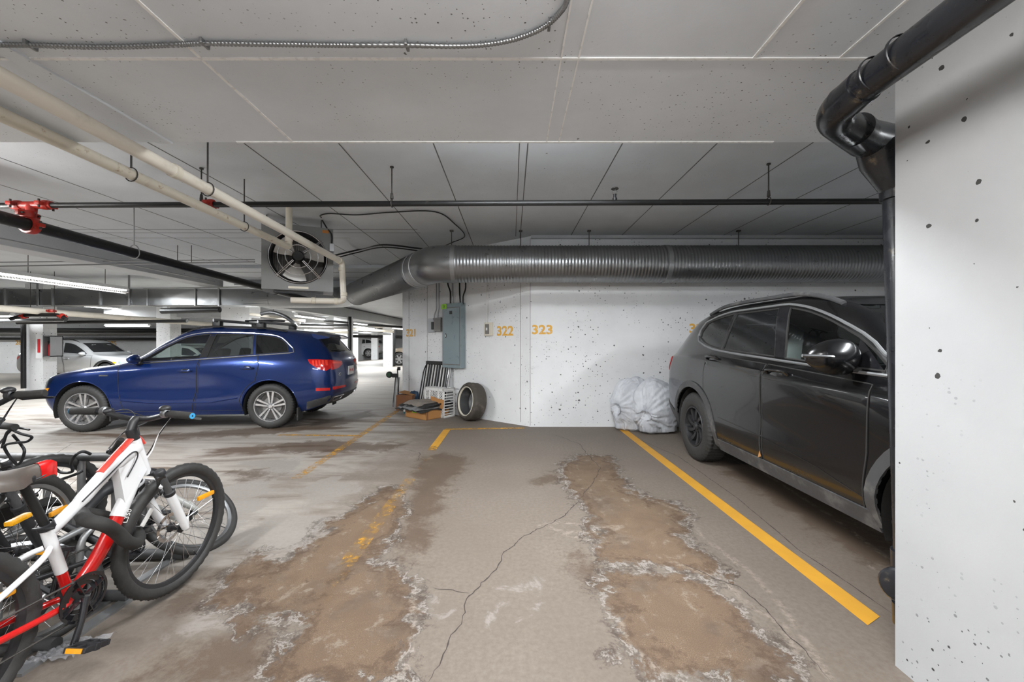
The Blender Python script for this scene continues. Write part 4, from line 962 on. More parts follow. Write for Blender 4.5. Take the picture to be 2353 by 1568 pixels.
def boolean(me, cutters, op='DIFFERENCE'):
    o = bpy.data.objects.new('_b', me); COL.objects.link(o); tmp = []
    for c in cutters:
        co = bpy.data.objects.new('_c', c); COL.objects.link(co); tmp.append(co)
        md = o.modifiers.new('b', 'BOOLEAN'); md.operation = op; md.object = co; md.solver = 'EXACT'
    dg = bpy.context.evaluated_depsgraph_get(); r = bpy.data.meshes.new_from_object(o.evaluated_get(dg))
    for q in [o] + tmp: bpy.data.objects.remove(q)
    return r

class Proj:
    def __init__(s, me):
        s.me = me; s.b = BVHTree.FromPolygons([v.co for v in me.vertices], [p.vertices[:] for p in me.polygons])
    def hit(s, p, ax, side):
        if ax == 'y': o = V((p[0], 3 * side, p[1])); d = V((0, -side, 0))
        elif ax == 'x': o = V((5 * side, p[0], p[1])); d = V((-side, 0, 0))
        else: o = V((p[0], p[1], 4)); d = V((0, 0, -1))
        l, n, i, t = s.b.ray_cast(o, d)
        if l is None:
            l, n, i, t = s.b.find_nearest(o + d * (2 if ax != 'x' else 2.7))
        if n.dot(d) > 0: n = -n
        return l, n
    def patch(s, poly, ax, side, off=.004, step=.05, skirt=.012, smooth_poly=False):
        Pp = []
        n = len(poly)
        for i in range(n):
            a, b = poly[i], poly[(i + 1) % n]; d = math.hypot(b[0] - a[0], b[1] - a[1]); k = max(1, int(d / step))
            for j in range(k): Pp.append((a[0] + (b[0] - a[0]) * j / k, a[1] + (b[1] - a[1]) * j / k))
        nb = len(Pp); xs_ = [p[0] for p in Pp]; ys_ = [p[1] for p in Pp]
        def ins(x, y):
            r = False
            for i in range(nb):
                ax_, ay = Pp[i]; bx_, by_ = Pp[(i + 1) % nb]
                if (ay > y) != (by_ > y) and x < (bx_ - ax_) * (y - ay) / (by_ - ay) + ax_: r = not r
            return r
        pts = [V(p) for p in Pp]; x = min(xs_) + step / 2
        while x < max(xs_):
            y = min(ys_) + step / 2
            while y < max(ys_):
                if ins(x, y) and min((x - q[0]) ** 2 + (y - q[1]) ** 2 for q in Pp) > (step * .35) ** 2: pts.append(V((x, y)))
                y += step
            x += step
        vc, ed, fc, *_ = delaunay_2d_cdt([V((p[0], p[1])) for p in pts], [], [list(range(nb))], 1, 1e-6)
        vs = []; ns = []
        for p in vc: l, nn = s.hit(p, ax, side); vs.append(l + nn * off); ns.append(nn)
        fs = [tuple(f) for f in fc]; m = MB()
        if skirt:
            cnt = {}
            for f in fs:
                for i in range(len(f)):
                    e = (f[i], f[(i + 1) % len(f)]); k = tuple(sorted(e)); cnt[k] = None if k in cnt else e
            mp = {}
            for k, e in list(cnt.items()):
                if e is None: continue
                for q in e:
                    if q not in mp: mp[q] = len(vs); vs.append(vs[q] - ns[q] * skirt); ns.append(ns[q])
                fs.append((e[1], e[0], mp[e[0]], mp[e[1]]))
        m.add(vs, fs); return m
    def strip(s, pts, ax, side, r=.006, off=.002, n=6, closed=False, step=.04, flat=None):
        Q = []
        m_ = len(pts)
        for i in range(m_ if closed else m_ - 1):
            a, b = pts[i], pts[(i + 1) % m_]; d = math.hypot(b[0] - a[0], b[1] - a[1]); k = max(1, int(d / step))
            for j in range(k): Q.append((a[0] + (b[0] - a[0]) * j / k, a[1] + (b[1] - a[1]) * j / k))
        if not closed: Q.append(pts[-1])
        W = []
        for p in Q: l, nn = s.hit(p, ax, side); W.append(l + nn * off)
        m = MB(); m.tube(W, r, n, closed=closed); return m

def prism_mesh(poly, ax, a, b):
    m = MB()
    if ax == 'y': m.prism(poly, (0, a, 0), (1, 0, 0), (0, 0, 1), (0, b - a, 0))
    else: m.prism(poly, (a, 0, 0), (0, 1, 0), (0, 0, 1), (b - a, 0, 0))
    return m.mesh('c')
def smoothpoly(poly, n=3):
    for _ in range(n):
        q = []
        for i in range(len(poly)):
            a, b = poly[i], poly[(i + 1) % len(poly)]; q += [(a[0] * .75 + b[0] * .25, a[1] * .75 + b[1] * .25), (a[0] * .25 + b[0] * .75, a[1] * .25 + b[1] * .75)]
        poly = q
    return poly
def arc(cx, cz_, r, a0, a1, n=14): return [(cx + r * math.cos(math.radians(a0 + (a1 - a0) * i / n)), cz_ + r * math.sin(math.radians(a0 + (a1 - a0) * i / n))) for i in range(n + 1)]

def wheel(root, x, y, side, R=.37, rim=.25, w=.235, style='double', hi=True, turn=0.0, tmat='tyre', rimm='rim'):
    """wheel part at hub (x, y, R); outer face towards side"""
    M = Matrix.Translation((x, y, R)) @ Matrix.Rotation(turn, 4, 'Z') @ Matrix.Rotation(0 if side > 0 else PI, 4, 'Z')
    h = w / 2; n = 150 if hi else 40
    prof = [(rim, h * .90), (rim + .012, h * .96), (rim + .02, h), (R - .05, h * 1.03), (R - .02, h * .92), (R - .006, h * .78)]
    k0 = len(prof)
    for q in np.linspace(.7, -.7, 9): prof.append((R - (.009 if int(round((q + .7) / .175)) % 2 else 0), h * q))
    k1 = len(prof); prof += [(R - .006, -h * .78), (R - .02, -h * .92), (R - .05, -h * 1.03), (rim + .02, -h), (rim, -h * .9)]
    rf = (lambda j, k: 1.0 if (j % 3) else (.978 if k0 - 2 <= k <= k1 + 1 else 1.0)) if hi else None
    m = MB(); m.lathe(prof, (0, 0, 0), (0, 1, 0), n, rf=rf); m.xf(M)
    tr = m.build('tyre', MT[tmat], root, True, 50)
    m = MB(); m.lathe([(rim, h * .9), (rim - .004, h * .96), (rim - .014, h * .96), (rim - .022, h * .7), (rim - .03, -h * .8), (rim, -h * .9)], (0, 0, 0), (0, 1, 0), 60); m.xf(M)
    rr = m.build('rim', MT[rimm], root, True, 40)
    m = MB(); m.lathe([(1e-5, -.02), (rim - .03, -.02), (rim - .03, -.06), (1e-5, -.06)], (0, 0, 0), (0, 1, 0), 40); m.lathe([(1e-5, h * .3), (.15, h * .3), (.15, 0), (1e-5, 0)], (0, 0, 0), (0, 1, 0), 30); m.xf(M); m.build('brake_disc', MT['boxgrey'], rr, True, 30)
    m = MB(); yo = h * .80
    if style == 'double':
        for s5 in range(5):
            a0 = 2 * PI * s5 / 5 + .31
            for sg in (-1, 1):
                a1 = a0 + sg * .175; ai = a0 + sg * .34
                p0 = V((.045 * math.cos(ai), yo - .012, .045 * math.sin(ai))); p1 = V(((rim - .012) * math.cos(a1), yo, (rim - .012) * math.sin(a1)))
                d = (p1 - p0).normalized(); t = V((-d.z, 0, d.x))
                m.add([p0 + t * .011, p0 - t * .011, p1 - t * .017, p1 + t * .017] + [q - V((0, .03, 0)) for q in (p0 + t * .013, p0 - t * .013, p1 - t * .022, p1 + t * .022)], [(0, 1, 2, 3), (4, 5, 6, 7), (0, 1, 5, 4), (1, 2, 6, 5), (2, 3, 7, 6), (3, 0, 4, 7)])
    elif style == 'swirl':
        for s9 in range(9):
            a0 = 2 * PI * s9 / 9; L_ = []
            for i in range(7):
                t = i / 6; rr_ = .05 + (rim - .06) * t; aa = a0 + .42 * t; wd_ = .013 + .012 * t
                c = V((rr_ * math.cos(aa), yo - .02 + .018 * t, rr_ * math.sin(aa))); tg = V((-math.sin(aa), 0, math.cos(aa))); L_ += [c - tg * wd_, c + tg * wd_, c + tg * wd_ - V((0, .035, 0)), c - tg * wd_ - V((0, .035, 0))]
            m.add(L_, [(i * 4 + j, i * 4 + (j + 1) % 4, (i + 1) * 4 + (j + 1) % 4, (i + 1) * 4 + j) for i in range(6) for j in range(4)])
    else:
        for s5 in range(6):
            a0 = 2 * PI * s5 / 6; d = V((math.cos(a0), 0, math.sin(a0))); t = V((-d.z, 0, d.x)); m.add([d * .04 + t * .03 + V((0, yo, 0)), d * .04 - t * .03 + V((0, yo, 0)), d * (rim - .01) - t * .035 + V((0, yo, 0)), d * (rim - .01) + t * .035 + V((0, yo, 0))], [(0, 1, 2, 3)])
    m.xf(M); m.build('spoke_set', MT['spoke' if rimm == 'rim' else rimm], rr)
    m = MB(); m.lathe([(1e-5, yo + .004), (.03, yo + .004), (.036, yo - .004), (.05, yo - .012), (.052, yo - .035), (1e-5, yo - .035)], (0, 0, 0), (0, 1, 0), 24)
    for b in range(5): a = b * 2 * PI / 5; m.lathe([(1e-5, yo), (.009, yo), (.009, yo - .02)], (.072 * math.cos(a), 0, .072 * math.sin(a)), (0, 1, 0), 8)
    m.xf(M); m.build('hub_cap', MT['spoke' if rimm == 'rim' else rimm], rr, True, 30)
    return tr
MT['rim'] = simple('rim lip alloy', (.55, .55, .56), .25, .8, .08, 20)
MT['spoke'] = simple('machined alloy spoke', (.62, .62, .63), .22, .85, .05, 20)
MT['rimblack'] = simple('black wheel', (.03, .03, .032), .45, .3, .25, 30)
MT['rimd'] = simple('silver far wheel', (.5, .5, .5), .4, .5, .1, 20)

def seat(root, x, y, front=True, wd_=.25):
    m = MB(); m.box((x + .05, y, .62), (.5, wd_ * 2, .16), None, .05); R = Matrix.Rotation(-.22, 3, 'Y'); m.box((x - .24, y, .88), (.14, wd_ * 1.9, .56), R, .05); m.box((x - .31, y, 1.23), (.10, .25, .17), R, .04); m.tube([(x - .28, y - .05, 1.12), (x - .30, y - .05, 1.2)], .006, 6); m.tube([(x - .28, y + .05, 1.12), (x - .30, y + .05, 1.2)], .006, 6)
    m.build('seat', MT['interior'], root, True, 40)

def car(name, label, paintm, loc, heading, sc=1.0, rows=SUV_ROWS, hub=1.41, R=.37, rim=.255, wins=None, glassm=None, full=True, wst='double', rimm='rim', hi=True, doors=None, arch=.43, zs=1.0, group=None, cat='car', turn=0.0, extra=None, chrome='chrome', sides=(1, -1), windows_open=True, clad=None, ws=(.70, 1.16, .61, 1.55), tmat='tyre', K=84):
    if zs != 1: rows = [(a, b, y, [(q[0], q[1] * (1 + (zs - 1) * max(0, (q[1] - .5)) / .8)) for q in z]) for a, b, y, z in rows]
    root = thing(name, label, cat, loc, heading, group); root.scale = (sc, sc, sc)
    bm_ = body_mesh(rows, K); raw = bm_.mesh('raw'); pj = Proj(raw)
    cut = []
    for hx in (-hub, hub):
        for s in (1, -1):
            m = MB(); m.lathe([(1e-5, .5 * s), (arch, .5 * s), (arch, 1.3 * s), (1e-5, 1.3 * s)], (hx, 0, R), (0, 1, 0), 48); cut.append(m.mesh('c'))
    if full:
        top = [(float(q), float(pchip(rows[5][3], [q])[0]) - .07) for q in np.linspace(-1.75, .55, 12)]
        cav = [(-1.75, .50), (.95, .50), (.95, .90), (.75, .97)] + top[::-1][1:] if True else None
        cut.append(boolean(prism_mesh(cav, 'y', -.9, .9), [prism_mesh([(-.80, .4), (.80, .4), (.80, 1.0), (.60, 1.9 * 0 + max(q[1] for q in top) + .02), (-.60, max(q[1] for q in top) + .02), (-.80, 1.0)], 'x', -3, 3)], 'INTERSECT'))
        for w in wins: cut.append(prism_mesh(w, 'y', -1.3, 1.3))
        a, z0, b, z1 = ws; cut.append(prism_mesh([(-a, z0), (a, z0), (b, z1), (-b, z1)], 'x', .2, 3)); cut.append(prism_mesh([(-.58, 1.25), (.58, 1.25), (.50, z1 - .03), (-.50, z1 - .03)], 'x', -3, -1.3))
    me_ = boolean(raw.copy(), cut)
    bo = link_mesh('body', me_, MT[paintm], root, True, 32); bo.data.materials.clear(); bo.data.materials.append(MT[paintm])
    # side glass and trim
    gm = glassm or ['glass_d'] * len(wins)
    for s in sides:
        for w, g in zip(wins, gm):
            if full: m = pj.patch(w, 'y', s, -.008, .07, 0)
            else: m = pj.patch(w, 'y', s, .003, .08, .006)
            m.build('side_window', MT[g], root, True, 60)
        if full:
            for w in wins:
                m = pj.strip(w, 'y', s, .009, -.006, 6, True); m.build('window_seal', MT['blackm'], root, True)
    for i, d in enumerate(doors or []):
        for s in sides:
            m = pj.patch(d, 'y', s, .004, .05, .010); dr = m.build('door', MT[paintm], root, True, 40)
            m = pj.strip(d, 'y', s, .006, .001, 5, True); m.build('door_seam', MT['blackm'], dr)
    if full:
        a, z0, b, z1 = ws
        m = pj.patch([(-a, z0), (a, z0), (b, z1), (-b, z1)], 'x', 1, -.006, .09, 0); m.build('windscreen', MT['glass_l'], root, True, 60)
        m = pj.patch([(-.58, 1.25), (.58, 1.25), (.50, z1 - .03), (-.50, z1 - .03)], 'x', -1, -.006, .09, 0); m.build('rear_window', MT['glass_d'], root, True, 60)
        for y in (.33, -.33): seat(root, -.05, y)
        for y in (.33, -.33): seat(root, -.95, y)
        m = MB(); m.box((.72, 0, .93), (.35, 1.15, .14), None, .05); m.build('dashboard', MT['interior'], root, True)
        m = MB(); m.tube([V((.42, .33 + .18 * math.cos(q * PI / 12), .98 + .18 * math.sin(q * PI / 12))) for q in range(24)], .014, 8, closed=True); m.tube([(.42, .33, .98), (.6, .33, .93)], .03, 8); m.tube([(.42, .15, .98), (.42, .51, .98)], .015, 6); m.build('steering_wheel', MT['blackm'], root, True)
        m = MB(); m.box((.18, 0, 1.44), (.03, .22, .065), None, .015); m.build('rear_view_mirror', MT['blackm'], root, True)
        # door mirror
    yw = .80
    for hx in (hub, -hub):
        for s in (1, -1):
            wheel(root, hx, s * (.925 - .12), s, R, rim, .24, wst, hi and (s in sides or True), turn if hx > 0 else 0, tmat, rimm)
            m = MB(); pa = arc(hx, R, arch - .004, -20, 200, 26); m.add([(q[0], s * yy, q[1]) for yy in (.52, .90) for q in pa], [(i, i + 1, 27 + i + 1, 27 + i) for i in range(26)]); m.build('wheel_well', MT['blackm'], root, True)
            A0 = -12 if clad else 2
            pts = arc(hx, R, arch + (.03 if clad else .006), A0, 180 - A0, 26)
            if clad:
                o = arc(hx, R, arch - .0, A0, 180 - A0, 26); m = pj.patch(arc(hx, R, arch + .07, A0, 180 - A0, 26) + o[::-1], 'y', s, .012, .06, .016); m.build('arch_cladding', MT[clad], root, True, 40)
            else:
                m = pj.strip(pts, 'y', s, .009, .0, 6); m.build('arch_lip', MT[paintm], root, True)
    if extra: extra(root, pj)
    return root, pj

def mirror(root, x, y, z, s, pm, L_=.2, hgt=.14, lamp=None):
    m = MB(); m.ell((0, 0, 0), (.075, .13, .085), 20, 12)
    for i, v in enumerate(m.v):
        p = V(v)
        if p.x < 0: p.x *= .35
        p.z *= (1 - .25 * (p.y * s / .13)); m.v[i] = tuple(p)
    m.xf(Matrix.Translation((x, y + s * .13, z)) @ Matrix.Rotation(s * .12, 4, 'Z') @ Matrix.Diagonal((1.25, L_ / .2, hgt / .14, 1)))
    mo = m.build('door_mirror', MT[pm], root, True, 60)
    m = MB(); m.bar((x + .02, y - s * .03, z - .09), (x, y + s * .1, z - .05), .10, .03, bev=.008); m.build('mirror_arm', MT['blackm'], mo, True)
    if lamp:
        m = MB(); m.tube(spline([(x + .085, y + s * .08, z + .0), (x + .075, y + s * .19, z + .005), (x + .03, y + s * .27 * L_ / .2, z + .01)], 5), [.004] * 5 + [.011] * 6, 8); m.build('turn_signal', MT['chrome'], mo, True)
def door_handle(pj, root, x, z, s, pm, L_=.2):
    l, n = pj.hit((x, z), 'y', s); l2, n2 = pj.hit((x - L_, z), 'y', s)
    m = MB(); m.ell((l + l2) / 2 - n * .002, (L_ * .42, .012, .034), 20, 10); h = m.build('handle_recess', MT['blackg'], root, True)
    m = MB(); m.tube(spline([l + n * .0, l.lerp(l2, .12) + n * .035, l.lerp(l2, .88) + n * .035, l2], 5), .013, 8); m.build('door_handle', MT[pm], h, True)
# ---- blue suv
def split_windows(bot, top, cuts, gap=.035):
    """bot/top: tables z(x); cuts: list of (x_bot, x_top); returns polys between cuts"""
    out = []
    for (a, b) in cuts:
        xs_t = np.linspace(b[1], a[1], 9); xs_b = np.linspace(a[0], b[0], 5)
        p = [(float(x), float(pchip(bot, [x])[0])) for x in xs_b] + [(float(x), float(pchip(top, [x])[0])) for x in xs_t]; out.append(p)
    return out
qb = [(-1.7, 1.265), (-.3, 1.165), (.62, 1.105)]; qt = [(-1.68, 1.285), (-1.6, 1.40), (-1.5, 1.475), (-1.35, 1.52), (-1.0, 1.55), (-.4, 1.562), (-.1, 1.525), (.3, 1.335), (.62, 1.115)]
qw = split_windows(qb, qt, [((.60, .60), (-.30, -.39)), ((-.40, -.47), (-1.12, -1.06)), ((-1.16, -1.10), (-1.66, -1.62))])
zc = .37
blue_doors = [[(.88, 1.05), (.86, .60), (.80, .31), (-.20, .31), (-.27, .62), (-.30, 1.135)],
              [(-.33, 1.135), (-.30, .62), (-.235, .31), (-.98, .31)] + arc(-1.41, zc, .475, 12, 62, 8) + [(-1.24, 1.05), (-1.20, 1.195)]]
def blue_extra(root, pj):
    for s in (1, -1):
        outl = [(.68, 1.085)] + [(float(x), float(pchip(qb, [x])[0]) - .022) for x in np.linspace(.6, -1.68, 12)] + [(-1.745, 1.255), (-1.72, 1.32)] + [(float(x), float(pchip(qt, [x])[0]) + .026) for x in np.linspace(-1.60, .60, 26)]
        m = pj.strip(outl, 'y', s, .010, .002, 6, True); m.build('window_trim', MT['chrome'], root, True)
        # black b pillar between the windows
        m = pj.patch([(-.305, 1.17), (-.395, 1.175), (-.465, 1.555), (-.395, 1.555)], 'y', s, .002, .06, .004); m.build('pillar_cover', MT['blackg'], root, True)
        mirror(root, .58, s * .86, 1.15, s, 'blue', .19, .13)
        door_handle(pj, root, -.02, .965, s, 'blue'); door_handle(pj, root, -.97, 1.0, s, 'blue')
        # lamps
        tl = [(-1.98, 1.135), (-2.12, 1.135), (-2.30, 1.12), (-2.31, .98), (-2.26, .94), (-2.16, .97), (-2.02, 1.07)]
        m = pj.patch(tl, 'y', s, .006, .04, .012); t = m.build('tail_lamp', MT['redlens'], root, True)
        for q in range(5):
            x = -2.05 - q * .045; m = pj.patch([(x, 1.115), (x - .028, 1.115), (x - .045, 1.03), (x - .02, 1.03)], 'y', s, .009, .03, .004); m.build('lamp_element', MT['redglow'], t)
        m = pj.patch([(s * .735, 1.12), (s * .36, 1.085), (s * .37, 1.03), (s * .55, .97), (s * .74, .95)][::s], 'x', -1, .006, .04, .012); t = m.build('tail_lamp', MT['redlens'], root, True)
        m = pj.patch([(s * .70, 1.095), (s * .42, 1.065), (s * .42, 1.045), (s * .70, 1.055)][::s], 'x', -1, .009, .04, .004); m.build('lamp_element', MT['redglow'], t)
        m = pj.patch([(s * .74, .665), (s * .30, .65), (s * .30, .615), (s * .74, .61)][::s], 'x', -1, .006, .05, .01); m.build('rear_reflector', MT['redlens'], root, True)
        m = pj.patch([(-2.12, .66), (-2.31, .65), (-2.31, .605), (-2.12, .61)], 'y', s, .006, .04, .01); m.build('rear_reflector', MT['redlens'], root, True)
        m = pj.patch([(1.93, .70), (2.10, .68), (2.10, .635), (1.95, .65)], 'y', s, .006, .04, .01); m.build('side_marker', MT['amber'], root, True)
        m = pj.patch([(1.86, .86), (2.0, .83), (2.14, .76), (2.12, .70), (1.93, .73)], 'y', s, .005, .04, .012); m.build('head_lamp', MT['glass_l'], root, True)
        m = pj.patch([(s * .60, .78), (s * .30, .76), (s * .32, .68), (s * .60, .68)][::s], 'x', 1, .005, .05, .012); m.build('head_lamp', MT['glass_l'], root, True)
        m = pj.strip([(.84, .50), (.4, .45), (-.5, .45), (-.92, .52)], 'y', s, .016, -.005, 6); m.build('door_crease', MT['blue'], root, True)
        m = pj.patch([(.86, .31), (.86, .245), (-.92, .245), (-.96, .31)], 'y', s, .008, .08, .02); m.build('sill', MT['blue'], root, True)
        m = pj.patch([(1.02, .905), (1.15, .905), (1.15, .885), (1.02, .885)], 'y', s, .006, .05, .006); m.build('fender_badge', MT['chrome'], root)
        # roof rail
        R_ = []
        for x in np.linspace(-1.55, .02, 14):
            z = float(pchip(SUV_ROWS[5][3], [x])[0]); y = float(pchip(SUV_ROWS[5][2], [x])[0]) - .03; e = min(1, (x + 1.55) / .2, (.02 - x) / .2); R_.append(V((x, s * y, z + .03 + .035 * max(0, e))))
        m = MB(); m.tube(R_, .014, 8); m.build('roof_rail', MT['blackg'], root, True)
        for x in (-.42, -1.12):
            z = float(pchip(SUV_ROWS[5][3], [x])[0]) + .10; m = MB(); m.box((x, s * .60, z), (.13, .11, .12), None, .025); m.build('bar_foot', MT['black'], root, True)
        m = MB(); m.bx((-1.86, s * .74, .13), (-1.835, s * .93, .34), .004); m.build('mud_flap', MT['blackm'], root)
        m = MB(); m.bx((.98, s * .78, .17), (1.0, s * .93, .30), .004); m.build('mud_flap', MT['blackm'], root)
    for x in (-.42, -1.12):
        z = float(pchip(SUV_ROWS[5][3], [x])[0]) + .165; m = MB(); m.tube([(x, -.72, z), (x, .72, z)], .02, 10, prof=lambda a: (math.cos(a) * .7, math.sin(a) * 1.3)); m.build('roof_bar', MT['galvd'], root, True)
    # rack tray across the bars
    m = MB(); m.tube(spline([(-.38, -.30, 1.83), (-.75, -.30, 1.84), (-1.1, -.30, 1.83)], 5), .018, 8); m.build('carrier_arm', MT['black'], root, True)
    # lower rear bumper
    m = pj.patch([(-.72, .50), (.72, .50), (.66, .36), (.45, .33), (-.45, .33), (-.66, .36)], 'x', -1, .01, .06, .02); m.build('rear_valance', MT['clad'], root, True)
    for s in (1, -1):
        m = pj.patch([(-1.98, .43), (-2.31, .52), (-2.30, .42), (-2.20, .375), (-1.95, .30)], 'y', s, .01, .05, .02); m.build('rear_valance', MT['clad'], root, True)
        m = pj.strip([(s * .66, .48), (s * .30, .485), (s * .32, .42), (s * .62, .41)], 'x', -1, .010, .014, 6, True); m.build('exhaust_trim', MT['chrome'], root, True)
    # spoiler
    vs = []; m = MB()
    for y in np.linspace(-.58, .58, 15):
        dz_ = -.05 * (abs(y) / .58) ** 2; vs += [(-1.93, y, 1.625 + dz_), (-2.22, y * .97, 1.565 + dz_), (-2.22, y * .97, 1.545 + dz_), (-1.98, y, 1.515 + dz_)]
    m.add(vs, [(i * 4 + j, i * 4 + (j + 1) % 4, (i + 1) * 4 + (j + 1) % 4, (i + 1) * 4 + j) for i in range(14) for j in range(4)] + [(0, 1, 2, 3), (56, 57, 58, 59)]); m.build('spoiler', MT['blue'], root, True, 40)
    # number plate, badges
    m = MB(); l, n = pj.hit((0, .90), 'x', -1); m.box(l + V((-.008, 0, 0)), (.014, .32, .16), None, .004); pl = m.build('number_plate', MT['whitep'], root)
    B = frameM(l + V((-.017, 0, .0)), (0, -1, 0), (0, 0, 1)); text_part('plate_print', 'MN 48', .08, MT['signred'], B, pl, .0005)
    l, n = pj.hit((.52, .86), 'x', -1); text_part('badge', 'Q5', .075, MT['chrome'], frameM(l + V((-.006, 0, 0)), (-n.y * -1, n.x, 0) if False else (n.y, -n.x, 0), (0, 0, 1)), root, .002, bold=.001)
    l, n = pj.hit((-.42, 1.13), 'x', -1); text_part('badge', 'quattro', .05, MT['chrome'], frameM(l + V((-.006, 0, 0)), (n.y, -n.x, 0), (0, 0, 1)), root, .002, bold=.001)
    m = MB(); m.tube([pj.hit((0.0, 1.26), 'x', -1)[0] + V((-.02, 0, 0)), pj.hit((.42, 1.30), 'x', -1)[0] + V((-.02, 0, 0))], .008, 6); m.build('rear_wiper', MT['blackm'], root)
    # grille
    m = pj.patch([(-.42, .80), (.42, .80), (.50, .62), (.30, .38), (-.30, .38), (-.50, .62)], 'x', 1, .006, .06, .012); m.build('grille', MT['blackg'], root, True)
pf = fl(187, 786 + 1249 / 6.0); prr = fl(622, 786 + 1249 / 6.25)
hd = (pf - prr).normalized(); rt = V((hd.y, -hd.x, 0))    # right of heading = away from the camera
ctr = (pf + prr) / 2 + rt * .86
blue, bpj = car('suv', 'glossy blue suv with roof bars parked side-on at the left', 'blue', tuple(ctr), math.atan2(hd.y, hd.x), .945, wins=qw, glassm=['glass_l', 'glass_d', 'glass_d'], doors=blue_doors, extra=blue_extra, turn=.0)

# ---- black suv
sb = [(-1.47, 1.41), (-1.25, 1.33), (-.99, 1.29), (-.13, 1.235), (.325, 1.21), (.93, 1.18)]
st_ = [(-1.47, 1.44), (-1.40, 1.55), (-1.2, 1.60), (-.83, 1.635), (-.13, 1.635), (.08, 1.605), (.38, 1.515), (.715, 1.36), (.93, 1.20)]
SF_ROWS = []
for i, (a, b, yt, zt) in enumerate(SUV_ROWS[:4]):
    SF_ROWS.append((a - .05, b + .05, [(q[0] * 1.025, q[1]) for q in yt], [(q[0] * 1.025, q[1] * (1.07 if i == 3 else 1.05)) for q in zt]))
SF_ROWS.append((-2.30, 2.16, [(-2.30, .70), (-2.15, .80), (-1.8, .85), (-1.3, .865), (0, .875), (.9, .875), (1.4, .86), (1.9, .76), (2.16, .56)], [(-2.30, 1.18), (-1.8, 1.235), (-1.2, 1.23), (0, 1.17), (.9, 1.13), (1.4, 1.09), (1.9, 1.0), (2.16, .93)]))
SF_ROWS.append((-2.03, 2.14, [(-2.03, .60), (-1.7, .68), (-1, .71), (-.3, .71), (.3, .715), (.65, .75), (1.0, .785), (1.5, .75), (2.0, .62), (2.14, .5)], [(-2.03, 1.50), (-1.75, 1.59), (-1.4, 1.645), (-.8, 1.675), (-.1, 1.67), (.2, 1.64), (.475, 1.565), (.77, 1.375), (1.05, 1.20), (1.3, 1.12), (1.6, 1.07), (2.14, .95)]))
SF_ROWS.append((-2.06, 2.12, [(-2.06, .42), (-1, .48), (-.1, .48), (.75, .48), (2.12, .30)], [(-2.06, 1.57), (-1.6, 1.67), (-.8, 1.725), (-.1, 1.715), (.2, 1.68), (.5, 1.59), (.8, 1.40), (1.1, 1.22), (1.35, 1.15), (1.65, 1.11), (2.12, .98)]))
SF_ROWS.append((-2.08, 2.11, [(-2.08, .0), (2.11, .0)], [(-2.08, 1.585), (-1.6, 1.685), (-.8, 1.735), (-.1, 1.725), (.25, 1.685), (.55, 1.60), (.87, 1.40), (1.17, 1.22), (1.4, 1.16), (1.7, 1.12), (2.11, .99)]))
sw = split_windows(sb, st_, [((.91, .91), (.07, -.05)), ((-.05, -.19), (-.87, -.82)), ((-.91, -.86), (-1.45, -1.45))])
sf_doors = [[(.89, 1.10), (.88, .70), (.84, .36), (-.12, .36), (-.13, .75), (-.09, 1.165)], [(-.115, 1.165), (-.16, .75), (-.15, .36), (-.90, .36)] + arc(-1.383, .385, .54, 8, 58, 8) + [(-1.10, 1.03), (-1.06, 1.215)]]
